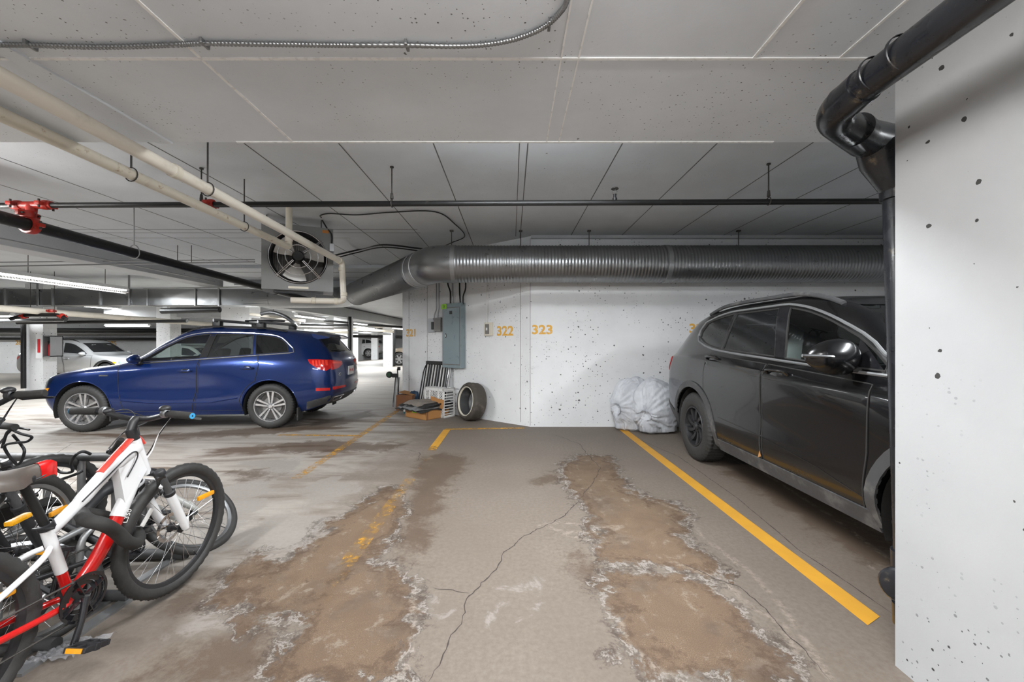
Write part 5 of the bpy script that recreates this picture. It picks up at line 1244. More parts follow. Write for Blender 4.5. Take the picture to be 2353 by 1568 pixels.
def sf_extra(root, pj):
    for s in (1, -1):
        outl = [(1.0, 1.15)] + [(float(x), float(pchip(sb, [x])[0]) - .025) for x in np.linspace(.96, -1.25, 16)] + [(-1.45, 1.36), (-1.505, 1.42), (-1.50, 1.48), (-1.42, 1.575)] + [(float(x), float(pchip(st_, [x])[0]) + .026) for x in np.linspace(-1.2, .96, 24)]
        m = pj.strip(outl, 'y', s, .011, .003, 6, True); m.build('window_trim', MT['galvd'], root, True)
        m = pj.patch([(.075, 1.225), (-.055, 1.23), (-.195, 1.635), (-.055, 1.635)], 'y', s, .002, .06, .004); m.build('pillar_cover', MT['blackg'], root, True)
        m = pj.patch([(-.865, 1.28), (-.915, 1.285), (-.865, 1.635), (-.815, 1.635)], 'y', s, .002, .06, .004); m.build('pillar_cover', MT['blackg'], root, True)
        m = pj.patch([(.70, 1.195), (.90, 1.185), (.68, 1.375)], 'y', s, -.004, .06, .004); m.build('pillar_cover', MT['blackg'], root, True)
        mirror(root, .70, s * .86, 1.255, s, 'bpaint', .25, .185, lamp=True)
        door_handle(pj, root, .20, 1.10, s, 'bpaint', .24); door_handle(pj, root, -.86, 1.17, s, 'bpaint', .22)
        m = pj.patch([(.88, .37), (.92, .26), (-.86, .26), (-.86, .37)], 'y', s, .014, .07, .02); m.build('sill_cladding', MT['clad'], root, True)
        m = pj.strip([(.86, .43), (.5, .50), (-.1, .56), (-.8, .60)], 'y', s, .012, -.006, 6); m.build('door_crease', MT['bpaint'], root, True)
        m = pj.strip([(.86, 1.02), (.3, 1.035), (-.5, 1.07), (-1.05, 1.11)], 'y', s, .010, -.006, 6); m.build('door_crease', MT['bpaint'], root, True)
        m = pj.patch([(-2.10, 1.16), (-2.27, 1.15), (-2.33, .98), (-2.27, .97), (-2.12, 1.10)], 'y', s, .008, .04, .012); m.build('tail_lamp', MT['redlens'], root, True)
        R_ = []
        for x in np.linspace(-1.50, .42, 18):
            z = float(pchip(SF_ROWS[5][3], [x])[0]); y = float(pchip(SF_ROWS[5][2], [x])[0]) - .04; e = min(1, (x + 1.50) / .3, (.42 - x) / .4); R_.append(V((x, s * y, z + .035 + .035 * max(0, e))))
        m = MB(); m.tube(R_, .019, 10); m.build('roof_rail', MT['clad'], root, True)
        m = pj.patch([(-1.86, .45), (-2.34, .60), (-2.34, .42), (-2.2, .36), (-1.88, .28)], 'y', s, .012, .06, .02); m.build('bumper_cladding', MT['clad'], root, True)
    m = MB(); m.tube([pj.hit((.55, .40), 'y', 1)[0], pj.hit((.55, .40), 'y', 1)[0]] if False else [(0, 0, .45), (.01, 0, .45)], .01, 6)
    m = MB(); 
    for s in (-1,):
        l, n = pj.hit((-.16, .40), 'y', s); m.add([l + n * .016 + V((-.015, 0, -.02)), l + n * .016 + V((.03, 0, -.0)), l + n * .017 + V((.01, 0, .045))], [(0, 1, 2)])
    m.build('paint_chip', MT['card'], root)
YR = F * H / 271.0
black, kpj = car('suv', 'dusty black suv parked beyond the right wall, seen from its side', 'bpaint', (3.0, YR - 1.383, 0), -PI / 2, 1.0, rows=SF_ROWS, hub=1.383, R=.385, rim=.225, wins=sw, glassm=['glass_l', 'glass_d', 'glass_d'], doors=sf_doors, extra=sf_extra, wst='swirl', rimm='rimblack', arch=.45, clad='clad', ws=(.70, 1.24, .62, 1.61), tmat='tyre')

# ---- far cars (same maker, fewer cuts)
def far_extra(pm, lights=True, rails=True, clad=None):
    def ex(root, pj):
        for s in (1, -1):
            mirror(root, .55, s * .86, 1.13, s, pm, .18, .13)
            door_handle(pj, root, -.02, .93, s, pm); door_handle(pj, root, -.97, .955, s, pm)
            m = pj.patch([(-2.05, 1.03), (-2.30, 1.0), (-2.30, .88), (-2.15, .90)], 'y', s, .006, .06, .012); m.build('tail_lamp', MT['redglow'], root, True)
            m = pj.patch([(1.88, .86), (2.12, .78), (2.10, .69), (1.90, .73)], 'y', s, .006, .06, .012); m.build('head_lamp', MT['glass_l'], root, True)
            m = pj.patch([(1.70, .80), (1.82, .78), (1.80, .72), (1.72, .74)], 'y', s, .006, .06, .012); m.build('side_marker', MT['amber'], root, True)
            if rails:
                m = MB(); m.tube([V((x, s * .62, float(pchip(SUV_ROWS[5][3], [x])[0]) + .03 + .05 * min(1, (x + 1.5) / .3, (.1 - x) / .3))) for x in np.linspace(-1.5, .1, 12)], .02, 6); m.build('roof_rail', MT['blackm'], root, True)
            if clad: m = pj.patch([(.86, .33), (.86, .245), (-.92, .245), (-.96, .33)], 'y', s, .01, .1, .02); m.build('sill_cladding', MT['blackm'], root, True)
    return ex
def lower(rows, k): return [(a, b, y, [(q[0], q[1] if q[1] < 1.0 else 1.0 + (q[1] - 1.0) * k) for q in z]) for a, b, y, z in rows]
fdoors = [[(.88, 1.04), (.80, .33), (-.20, .33), (-.30, 1.13)], [(-.33, 1.13), (-.235, .33), (-.98, .33)] + arc(-1.41, zc, .475, 12, 62, 5) + [(-1.22, 1.06)]]
zf = -.25
o, _ = car('wagon', 'silver wagon parked nose right behind the leftmost column', 'silver', (-17.75, 17.1, zf), 0.0, 1.0, wins=qw, glassm=['glass_x'] * 3, full=False, doors=fdoors, hi=False, wst='plain', rimm='rimd', extra=far_extra('silver', clad=True), clad='blackm', sides=(-1,), K=50, rows=SUV_ROWS)
pjs = Proj(body_mesh(SUV_ROWS, 50).mesh('q'))
def add_screen(o, pj, m_='glass_x'):
    pj.patch([(-.66, 1.18), (.66, 1.18), (.58, 1.55), (-.58, 1.55)], 'x', 1, .004, .1, .006).build('windscreen', MT[m_], o, True)
    pj.patch([(-.58, 1.22), (.58, 1.22), (.5, 1.5), (-.5, 1.5)], 'x', -1, .004, .1, .006).build('rear_window', MT[m_], o, True)
add_screen(o, pjs, 'glass_d')
o, _ = car('car', 'white car half hidden beyond the silver wagon', 'whitecar', (-15.0, 19.35, zf), 0.0, .85, wins=qw, glassm=['glass_x'] * 3, full=False, doors=[], hi=False, wst='plain', rimm='rimd', extra=far_extra('whitecar', rails=False), sides=(-1,), K=50); add_screen(o, pjs)
o, _ = car('van', 'small distant white van between two far columns', 'whitecar', (dp(812, 800, 35).x, 35.6, 0), PI, 1.0, wins=qw, glassm=['glass_x'] * 3, full=False, doors=[], hi=False, wst='plain', rimm='rimd', extra=far_extra('whitecar', rails=False), sides=(1,), K=50); add_screen(o, pjs)
o, _ = car('car', 'tan car mostly hidden behind the left end of the angled wall', 'tancar', (dp(917, 820, 22.9).x + 1.41, 23.8, 0), PI, 1.0, wins=qw, glassm=['glass_x'] * 3, full=False, doors=[], hi=False, wst='plain', rimm='rimd', extra=far_extra('tancar', rails=False), sides=(1,), K=50); add_screen(o, pjs)
# ------------------------------------------------------------------ things along the angled wall
def walltowards(p, s=1): return p
P0 = fl(979, 967); P1 = fl(937, 957); P2 = fl(1031, 957)
du = (P1 - P0); dv = (P2 - P0); wu, wv = du.length, dv.length
rz0 = math.atan2(dv.y, dv.x); dvn = dv.normalized(); dun = V((-dvn.y, dvn.x, 0))
root = thing('cardboard_box', 'brown cardboard box with a green sticker under the black folded covers', 'box', tuple(P0 + dvn * wv / 2 + dun * wu / 2), rz0)
a, b = wv / 2, wu / 2; hh = .19
m = MB(); m.bx((-a, -b, 0), (a, b, .01)); m.bx((-a, -b, 0), (a, -b + .008, hh)); m.bx((-a, b - .008, 0), (a, b, hh)); m.bx((-a, -b, 0), (-a + .008, b, hh)); m.bx((a - .008, -b, 0), (a, b, hh)); m.build('box_body', MT['card'], root)
m = MB(); m.bx((-a + .008, -b + .004, hh - .006), (a - .008, b - .004, hh)); m.build('top_flap', MT['card'], root)
m = MB(); m.bx((-a - .003, b - .32, .10), (-a - .001, b - .20, .16)); m.build('sticker', MT['greenst'], root)
m = MB(); m.bx((-a + .02, -b - .002, .0), (-a + .045, -b, hh)); m.build('tape', MT['cardd'], root)
random.seed(3)
def sheet(cx, cy, lx, ly, rz, z, amp, seed, t=.014, droop=.05):
    vs = []; nx_, ny_ = 26, 20
    for side in (0, 1):
        for i in range(nx_ + 1):
            for j in range(ny_ + 1):
                u, v = i / nx_ - .5, j / ny_ - .5; x = u * lx; y = v * ly
                e = max(abs(u), abs(v)) * 2; h = z - side * t + amp * noise.noise(V((u * 3 + seed, v * 4, seed))) + amp * .8 * math.sin(v * 26 + seed + u * 3) * .25 - droop * max(0, e - .78) / .22
                c_, s_ = math.cos(rz), math.sin(rz); vs.append((cx + x * c_ - y * s_, cy + x * s_ + y * c_, h))
    k = (nx_ + 1) * (ny_ + 1); fs = []
    for i in range(nx_):
        for j in range(ny_):
            q = i * (ny_ + 1) + j; f = (q, q + 1, q + ny_ + 2, q + ny_ + 1); fs.append(f); fs.append(tuple(k + r_ for r_ in f[::-1]))
    per = [i * (ny_ + 1) for i in range(nx_ + 1)] + [nx_ * (ny_ + 1) + j for j in range(1, ny_ + 1)] + [i * (ny_ + 1) + ny_ for i in range(nx_ - 1, -1, -1)] + [j for j in range(ny_ - 1, 0, -1)]
    for i in range(len(per)): a_, b_ = per[i], per[(i + 1) % len(per)]; fs.append((a_, b_, k + b_, k + a_))
    m = MB(); m.add(vs, fs); return m
fbase = root.location
root = thing('folded_cover', 'stack of crumpled black and grey folded covers lying on the cardboard box', 'cover', (fbase.x, fbase.y, hh), rz0)
MT['stripe'] = simple('grey brown cloth', srgb(120, 112, 104), .8, 0, .15, 20)
for i, (x, y, lx, ly, rz_, mt) in enumerate(((.0, .03, .82, .70, .02, 'blackm'), (-.03, .0, .76, .64, -.06, 'chrome'), (.02, .01, .78, .66, .05, 'blackm'), (-.06, -.02, .60, .46, .0, 'stripe'))):
    sheet(x, y, lx, ly, rz_, .030 + i * .028, .030, i * 3.1).build('fabric_layer', MT[mt] if mt != 'chrome' else MT['galvd'], root, True, 60)
m = MB(); m.tube(spline([(.40, -.30, .05), (.2, -.33, .075), (-.05, -.34, .06), (-.30, -.30, .04)], 6), .016, 8); m.build('edge_roll', MT['blackg'], root, True)
# left box
Q0 = fl(916, 943); root = thing('cardboard_box', 'dark brown cardboard box left of the black covers, at the foot of the wall end', 'box', (Q0.x + .15, Q0.y + .13, 0), -.15)
m = MB(); m.bx((-.17, -.18, 0), (.17, .18, .30), .006); m.build('box_body', MT['cardd'], root)
m = MB(); m.box((.0, .02, .325), (.30, .30, .006), Matrix.Rotation(.18, 3, 'Y')); m.build('top_flap', MT['card'], root)
Q0 = fl(932, 952); root = thing('plastic_jug', 'small teal plastic jug between the two cardboard boxes', 'jug', (Q0.x, Q0.y + .08, 0))
m = MB(); m.lathe([(1e-5, 0), (.055, 0), (.06, .01), (.06, .12), (.045, .16), (.02, .185), (.02, .20), (1e-5, .20)], (0, 0, 0), (0, 0, 1), 20); m.build('bottle', MT['teal'], root, True, 40)
m = MB(); m.lathe([(1e-5, .198), (.024, .198), (.024, .225), (1e-5, .225)], (0, 0, 0), (0, 0, 1), 16); m.build('cap', MT['blackg'], root, True, 40)
m = MB(); m.lathe([(.0605, .04), (.0615, .04), (.0615, .10), (.0605, .10)], (0, 0, 0), (0, 0, 1), 20); m.build('label', MT['whitep'], root, True, 40)
# bundle beside the jug
Q0 = fl(950, 942); root = thing('crumpled_bag', 'small crumpled blue and black bag behind the teal jug', 'bag', (Q0.x - .04, Q0.y + .10, 0))
m = MB(); m.ell((0, 0, .17), (.16, .12, .17), 20, 14); m.v = [tuple(V(v) * (1 + .25 * noise.noise(V(v) * 14))) for v in m.v]; m.build('bag_body', simple('blue black foil', srgb(52, 74, 96), .35, .3, .5, 20), root, True, 25)
# black slatted rack against the wall
A = onwall(958, 905, .10); A.z = 0; ux = ud; root = thing('folding_rack', 'black and white slatted folding rack leaning on the wall behind the milk crate', 'rack', tuple(onwall(990, 905, .24).to_tuple()[:2]) + (0,), rzw)
Rl = Matrix.Rotation(-.20, 4, 'X'); hw = .34
m = MB(); m.bx((-hw, -.03, .93), (hw, .03, 1.0), .015); m.xf(Rl); m.build('top_bar', MT['blackm'], root, True)
for i, x in enumerate(np.linspace(-hw + .03, hw - .03, 9)):
    m = MB(); m.bx((x - .026, -.012, 0.03), (x + .018, .012, .94), .004); m.xf(Rl); m.build('slat', MT['blackm'], root)
    m = MB(); m.bx((x + .018, -.016, 0.03), (x + .034, .010, .93), .003); m.xf(Rl); m.build('slat_edging', MT['whitep'] if i % 3 != 1 else MT['galvd'], root)
m = MB(); m.tube(fillet([(-hw - .03, -.03, .0), (-hw - .02, -.03, .80), (-hw + .03, -.02, .95)], .1), .013, 8); m.tube([(hw, -.03, .0), (hw, -.03, .9)], .013, 8); m.bx((-hw, -.02, .02), (hw, .02, .06)); m.xf(Rl); m.build('frame_tube', MT['blackg'], root, True)
# milk crate, standing on edge
c = fl(1012, 948); root = thing('milk_crate', 'white lattice milk crate standing on its side by the wall', 'crate', (onwall(997, 948, .36).x, onwall(997, 948, .36).y, 0), rzw)
w, h, d = .27, .52, .27; t = .012
m = MB()
m.bx((-w, 0, h - .05), (w, t, h), .003); m.bx((-w, 0, 0), (w, t, .05), .003); m.bx((-w, 0, 0), (-w + .05, t, h), .003); m.bx((w - .05, 0, 0), (w, t, h), .003)
m.bx((-.13, 0, 0), (-.10, t, h)); m.bx((.10, 0, 0), (.13, t, h)); m.build('front_frame', MT['whitep'], root)
m = MB()
def clipbar(x0, z0, x1, z1, y):
    m.bar((x0, y, z0), (x1, y, z1), .008, .010, up=(0, 1, 0))
st_p = .048; zlo, zhi, xlo, xhi = .05, h - .05, -w + .05, w - .05
for sg in (1, -1):
    for cc_ in np.arange(-1.2, 1.2, st_p):
        pts = []
        for z_ in (zlo, zhi):
            x_ = sg * (z_ - .26) + cc_
            pts.append((x_, z_))
        (xa, za), (xb, zb) = pts
        t0, t1 = 0, 1
        for lo_, hi_ in ((xlo, xhi),):
            dx_ = xb - xa; ta, tb = (lo_ - xa) / dx_, (hi_ - xa) / dx_
            if ta > tb: ta, tb = tb, ta
            t0, t1 = max(t0, ta), min(t1, tb)
        if t1 > t0 + .02: clipbar(xa + (xb - xa) * t0, za + (zb - za) * t0, xa + (xb - xa) * t1, za + (zb - za) * t1, .006)
m.build('lattice', MT['whitep'], root)
m = MB()
for x in (-w, w - t):
    m.bx((x, 0, 0), (x + t, d, .04)); m.bx((x, 0, h - .04), (x + t, d, h)); m.bx((x, d - .04, 0), (x + t, d, h))
    for q in np.arange(.06, h - .05, .05): m.bx((x, 0, q), (x + t, d, q + .014))
for z_ in (0, h - t):
    for q in np.linspace(-w, w - .02, 8): m.bx((q, 0, z_), (q + .02, d, z_ + t))
    m.bx((-w, d - .04, z_), (w, d, z_ + t))
m.build('side_frame', MT['whitep'], root)
c2 = fl(1008, 942); root = thing('cardboard_sheet', 'torn piece of brown cardboard propped against the white crate', 'cardboard', (onwall(1000, 948, .385).x, onwall(1000, 948, .385).y, 0), rzw)
m = MB(); m.prism([(-.10, .20), (.22, .17), (.23, .33), (.05, .345), (-.02, .365), (-.10, .37)], (0, -.03, .0), (1, 0, 0), (0, .05, 1), (0, .006, 0)); m.build('panel', MT['card'], root)
# loose wheel with tyre
cw = fl(1085, 966); ax = V((-.80, -.60, .14)).normalized()
root = thing('wheel_with_tyre', 'dusty loose car wheel with tyre leaning against the angled wall', 'wheel', (cw.x + wn.x * .02, cw.y - .02, 0))
Rw = .325; cc = V((0, .02, Rw * .99)); hW = .125; ri = .243
prof = [(ri, hW * .85), (ri + .015, hW), (Rw - .05, hW * 1.05), (Rw - .015, hW * .85), (Rw, hW * .6), (Rw - .004, hW * .3), (Rw, .0), (Rw - .004, -hW * .3), (Rw, -hW * .6), (Rw - .015, -hW * .85), (Rw - .05, -hW * 1.05), (ri + .015, -hW), (ri, -hW * .85)]
m = MB(); m.lathe(prof, cc, ax, 60); m.build('tyre', MT['tyred'], root, True, 50)
m = MB(); m.lathe([(ri + .004, hW * .80), (ri + .006, hW * 1.0), (ri - .004, hW * 1.02), (ri - .012, hW * .8)], cc, ax, 60); m.build('rim_lip', MT['beige'], root, True)
m = MB(); m.lathe([(ri - .010, hW * .8), (ri - .03, 0), (ri - .03, -hW * .6), (1e-5, -hW * .62), (1e-5, -hW * .72), (ri - .004, -hW * .72), (ri, -hW * .85)], cc, ax, 60); rb = m.build('rim_barrel', MT['clad'], root, True, 30)
m = MB(); m.lathe([(.05, -hW * .60), (.16, -hW * .58), (.17, -hW * .4), (.155, -hW * .4), (.15, -hW * .55), (.05, -hW * .5), (1e-5, -hW * .5)], cc, ax, 40); m.build('rim_face', MT['galvd'], rb, True, 30)
# thin scooter like cart at the wall end
c = V((-2.36, 8.22, 0)); root = thing('folded_scooter', 'folded scooter with a small green wheel sticking out past the wall end', 'scooter', tuple(c))
m = MB()
for i, x in enumerate((-.03, .03)): m.bar((x - .02, 0, .02), (x + .02, .08, .62), .03, .03, bev=.004)
m.build('deck', MT['galv'], root)
m = MB(); m.bar((.07, 0, .03), (.02, .05, .80), .02, .02); m.bar((-.06, 0, .03), (-.02, .05, .62), .012, .02); m.box((-.02, .03, .66), (.12, .06, .08), None, .01); m.box((.05, .05, .80), (.06, .05, .07), None, .01); m.build('hinge', MT['black'], root)
m = MB(); m.lathe([(1e-5, -.02), (.055, -.02), (.062, 0), (.055, .02), (1e-5, .02)], (-.13, .0, .68), (.3, 1, 0), 20); wl = m.build('wheel', simple('green wheel', (.05, .11, .06), .4), root, True, 40)
m = MB(); m.lathe([(.045, -.024), (.062, -.024), (.066, 0), (.062, .024), (.045, .024)], (-.13, .0, .68), (.3, 1, 0), 20); m.build('wheel_tyre', MT['blackm'], wl, True, 40)

# ------------------------------------------------------------------ bin bags
def bagmat():
    m, nt, b = nmat('white bin bag film'); v = objvec(nt)
    c = mixc(nt, noise_(nt, v, 6, 6, .6), srgb(186, 190, 198), srgb(232, 234, 238)); L(nt, c, b.inputs['Base Color'])
    b.inputs['Roughness'].default_value = .28; b.inputs['Subsurface Weight'].default_value = .25; b.inputs['Subsurface Radius'].default_value = (.05, .05, .05); b.inputs['Transmission Weight'].default_value = .12
    mp = N(nt, 'ShaderNodeMapping'); mp.inputs['Scale'].default_value = (1, 1, .35); L(nt, v, mp.inputs[0])
    bump(nt, b, noise_(nt, mp.outputs[0], 16, 8, .7, 1.2), .7, .02); return m
MT['bag'] = bagmat()
def binbag(label, loc, rad, knot, seed, grp='white rubbish bags by the back wall', squash=None):
    root = thing('bin_bag', label, 'bag', loc, 0, grp); m = MB(); n, k = 120, 80; m.ell((0, 0, rad[2]), rad, n, k)
    kd = V(knot).normalized(); a = kd.orthogonal().normalized(); b = kd.cross(a); out = []
    for v in m.v:
        p = V(v) - V((0, 0, rad[2])); u = V((p.x / rad[0], p.y / rad[1], p.z / rad[2]))
        if u.length < 1e-6: out.append(v); continue
        u.normalize(); q = u.dot(kd); ph = math.atan2(u.dot(b), u.dot(a)); ang = math.acos(max(-1, min(1, q)))
        f = 1 + .10 * noise.noise(u * 1.6 + V((seed, 0, 0))) + .05 * noise.noise(u * 4 + V((seed, 3, 0)))
        ridge = 1 - abs(noise.noise(V((math.cos(ph) * 4.5 + seed, math.sin(ph) * 4.5, ang * .9)))) * 2
        f += (.13 * math.exp(-ang * .8)) * (ridge - .5) * min(1, ang * 3)
        r2 = 1 - abs(noise.noise(u * 6 + V((seed * 2, 1, 5)))) * 2; f += .035 * max(0, r2 - .5)
        if ang < .35: f *= .80 + .20 * (ang / .35) ** .7
        p = V((u.x * rad[0], u.y * rad[1], u.z * rad[2])) * f; z = p.z + rad[2]
        if z < .10: z = max(0.001, z * .45 + .03 * 0)
        sp = 1 + .12 * max(0, 1 - z / .25)
        out.append((p.x * sp, p.y * sp, z))
    zmin = min(v[2] for v in out); m.v = [(v[0], v[1], v[2] - zmin) for v in out]
    m.build('bag_body', MT['bag'], root, True, 80)
    kp = V((kd.x * rad[0], kd.y * rad[1], kd.z * rad[2])) * .80 + V((0, 0, rad[2])); m = MB()
    for i in range(7):
        an = i * .9 + seed; d = (kd * .7 + a * math.cos(an) * .7 + b * math.sin(an) * .7).normalized(); s = d.cross(kd).normalized(); p0 = kp; p1 = kp + d * .05; p2 = kp + d * (.10 + .02 * (i % 3)) - V((0, 0, .02))
        m.add([p0 - s * .008, p0 + s * .008, p1 + s * .025, p1 - s * .025, p2 + s * .04, p2 - s * .035], [(0, 1, 2, 3), (3, 2, 4, 5)])
    m.ell(kp + kd * .012, (.022, .022, .022), 10, 8); m.build('knot', MT['bag'], root, True, 60); return root
b1 = fl(1508, 998); binbag('white bin bag in front, touching the rear of the black suv', (2.15, 6.0, 0), (.36, .25, .40), (-.62, -.75, -.25), 1.3)
b2 = fl(1452, 978); binbag('white bin bag behind the front one, against the back wall', (1.86, 6.17, 0), (.33, .19, .405), (-.8, -.5, -.1), 5.1)

# ------------------------------------------------------------------ bicycles
def bike(name, label, loc, heading, lean=0.0, Rf=.345, Rr=.345, bb=(-.01, .295), fa=.45, ra=-.50, seatc=(-.15, .627), sad=(-.21, .85), ht=(.205, .879), hb_=(.26, .717), stem=(.215, .985), cols=None, bar_w=.58, knob=True, disc=True, steer=0.0, full=True, susp=True, group='bicycles in the rack', tw=.026, spokes=28, bar_rise=.02, reflect=True, crank_a=-1.75, bent=True):
    C_ = dict(frame='white', down='redpaint', stay='white', cstay='redpaint', fork='white', crown='blackg', saddle='sadgrey', rim='rimblack', grip='blackm'); C_.update(cols or {})
    root = thing(name, label, 'bicycle', loc, 0, group); root.rotation_euler = Euler((lean, 0, heading), 'XYZ') if False else Euler((0, 0, 0)); 
    root.rotation_euler = (Matrix.Rotation(heading, 3, 'Z') @ Matrix.Rotation(lean, 3, 'X')).to_euler()
    p3 = lambda q, y=0.0: V((q[0], y, q[1]))
    Ms = Matrix.Identity(4)
    if steer:
        ax_ = (p3(ht) - p3(hb_)).normalized(); Ms = Matrix.Translation(p3(hb_)) @ Matrix.Rotation(steer, 4, ax_) @ Matrix.Translation(-p3(hb_))
    def wheel_(x, R, front):
        M = Ms if front else Matrix.Identity(4); c = V((x, 0, R)); nm = 'front_wheel' if front else 'rear_wheel'
        m = MB(); n = 132; tt = tw
        pf_ = [(R - 2 * tt + tt * (1 - math.cos(a)), tt * math.sin(a)) for a in np.linspace(.35, 2 * PI - .35, 13)]
        pf_ = [(R - tt - tt * math.cos(a), tt * 1.02 * math.sin(a)) for a in np.linspace(.5, 2 * PI - .5, 14)]
        rf = (lambda j, k: 1 + (.016 if (2 <= k <= 11 and ((j % 3 == 0 and k % 2 == 0) or (j % 3 == 1 and k % 2 == 1))) else 0)) if knob else None
        m.lathe(pf_, c, (0, 1, 0), n, rf=rf); m.xf(M); w_ = m.build(nm, MT['tyre'], root, True, 35)
        m = MB(); ro = R - 2 * tt + .006; m.lathe([(ro, -.013), (ro + .002, .013), (ro - .008, .012), (ro - .020, .008), (ro - .022, 0), (ro - .020, -.008), (ro - .008, -.012)], c, (0, 1, 0), 72, closed=True); m.xf(M); m.build('rim', MT[C_['rim']], w_, True, 40)
        m = MB(); ri_ = ro - .018
        for i in range(spokes):
            a = 2 * PI * i / spokes; sd = 1 if i % 2 else -1; cr = a + (.55 if (i // 2) % 2 else -.55)
            m.tube([c + V((.022 * math.cos(cr), sd * .028, .022 * math.sin(cr))), c + V((ri_ * math.cos(a), 0, ri_ * math.sin(a)))], .0013, 4, cap=False)
        m.xf(M); m.build('spokes', MT['chrome'], w_)
        m = MB(); m.lathe([(1e-5, -.05), (.008, -.05), (.008, -.034), (.024, -.032), (.024, -.026), (.013, -.02), (.013, .02), (.024, .026), (.024, .032), (.008, .034), (.008, .05), (1e-5, .05)], c, (0, 1, 0), 20); m.xf(M); m.build('hub', MT['black'], w_, True, 40)
        if disc:
            m = MB(); m.lathe([(.058, .036), (.075, .036), (.075, .038), (.058, .038)], c, (0, 1, 0), 40, closed=True)
            for i in range(5): a = i * 2 * PI / 5; m.bar(c + V((.02 * math.cos(a), .037, .02 * math.sin(a))), c + V((.06 * math.cos(a + .5), .037, .06 * math.sin(a + .5))), .008, .002, up=(0, 1, 0))
            m.xf(M); m.build('brake_disc', MT['chrome'], w_)
        if reflect:
            a = .48; rr_ = R * .66; q = c + V((rr_ * math.cos(a), -.004, rr_ * math.sin(a))); m = MB(); m.box(q, (.115, .014, .026), Matrix.Rotation(-.0, 3, 'Y'), .006); m.xf(M); m.build('reflector', MT['amber'], w_, True)
            a = 2.5; q = c + V((rr_ * math.cos(a), -.004, rr_ * math.sin(a))); m = MB(); m.box(q, (.085, .01, .02), Matrix.Rotation(-.9, 3, 'Y'), .004); m.xf(M); m.build('reflector', MT['whitep'], w_, True)
        m = MB(); m.tube([c + V((math.cos(-1.0) * (ro - .02), 0, math.sin(-1.0) * (ro - .02))), c + V((math.cos(-1.0) * (ro - .06), 0, math.sin(-1.0) * (ro - .06)))], .003, 6); m.xf(M); m.build('valve', MT['black'], w_)
        return w_
    wheel_(fa, Rf, True); wheel_(ra, Rr, False)
    oval = lambda a: (math.cos(a) * .85, math.sin(a) * 1.15)
    # frame
    B = p3(bb); SC = p3(seatc); HT = p3(ht); HB = p3(hb_)
    dirH = (HT - HB).normalized()
    m = MB(); m.tube(spline([SC + V((0, 0, -.02)), SC.lerp(HT, .3) + V((0, 0, -.005 - (.02 if bent else 0))), SC.lerp(HT, .7) + V((0, 0, -.012)), HT - dirH * .03], 6), [.022] * 7 + [.026] * 6 + [.033] * 6, 14, prof=oval)
    m.build('top_tube', MT[C_['frame']], root, True, 50)
    if C_.get('accent'):
        m = MB(); A_ = SC.lerp(HT, .55) + V((0, 0, .016)); m.tube(spline([A_, SC.lerp(HT, .82) + V((0, 0, .026)), HT + V((.0, 0, .022)), HT + V((.04, 0, -.02))], 6), .014, 10, prof=lambda a: (math.cos(a) * 1.2, math.sin(a) * .7)); m.build('accent_stripe', MT[C_['accent']], root, True, 50)
        for sy in (-1, 1):
            m = MB(); m.tube(spline([SC.lerp(HT, .30) + V((0, sy * .0215, -.012)), SC.lerp(HT, .6) + V((0, sy * .0245, -.012)), SC.lerp(HT, .88) + V((0, sy * .030, -.012)), SC.lerp(HT, .93) + V((0.01, sy * .030, -.05)), SC.lerp(HT, .80) + V((.01, sy * .027, -.10))], 6), .0028, 6); m.build('pinstripe', MT['black'], root)
    # down tube with white head gusset and red lower half
    D0 = HB + dirH * .02; m = MB(); mid = D0.lerp(B, .42) + V((.01, 0, -.005)); m.tube(spline([HT - dirH * .05, D0 + V((-.03, 0, .0)), mid], 6), [.022 + .008 * i / 12 for i in range(13)], 14, prof=oval)
    m.add([HT - dirH * .03 + V((0, .02, 0)), SC.lerp(HT, .72) + V((0, .017, 0)), D0.lerp(B, .34) + V((0, .022, 0)), D0 + V((0, .024, 0))] + [HT - dirH * .03 + V((0, -.02, 0)), SC.lerp(HT, .72) + V((0, -.017, 0)), D0.lerp(B, .34) + V((0, -.022, 0)), D0 + V((0, -.024, 0))], [(0, 1, 2, 3), (7, 6, 5, 4), (0, 4, 5, 1), (1, 5, 6, 2), (2, 6, 7, 3)]) if C_.get('accent') else None
    m.build('head_gusset', MT[C_['frame']], root, True, 50)
    m = MB(); m.tube(spline([D0.lerp(B, .22) + V((-.005, 0, 0)), mid, D0.lerp(B, .72) + V((.022, 0, -.01)), B + V((.02, 0, .02))], 6), [.022 + .006 * math.sin(i / 18 * PI) for i in range(19)], 14, prof=oval); dt = m.build('down_tube', MT[C_['down']], root, True, 50)
    m = MB(); m.tube([HB - dirH * .012, HT + dirH * .012], .025, 18); m.build('head_tube', MT[C_['frame']], root, True)
    m = MB(); m.tube([SC + V((-.008, 0, .02)), SC.lerp(B, .62)], .0195, 16); m.build('seat_tube', MT[C_['frame']], root, True)
    m = MB(); m.tube([SC.lerp(B, .62), B], .017, 14); m.build('seat_tube', MT[C_['cstay']], root, True)
    m = MB(); m.lathe([(1e-5, -.036), (.024, -.036), (.024, .036), (1e-5, .036)], B, (0, 1, 0), 20); m.build('bottom_bracket', MT['black'], root, True, 40)
    RA = V((ra, 0, Rr))
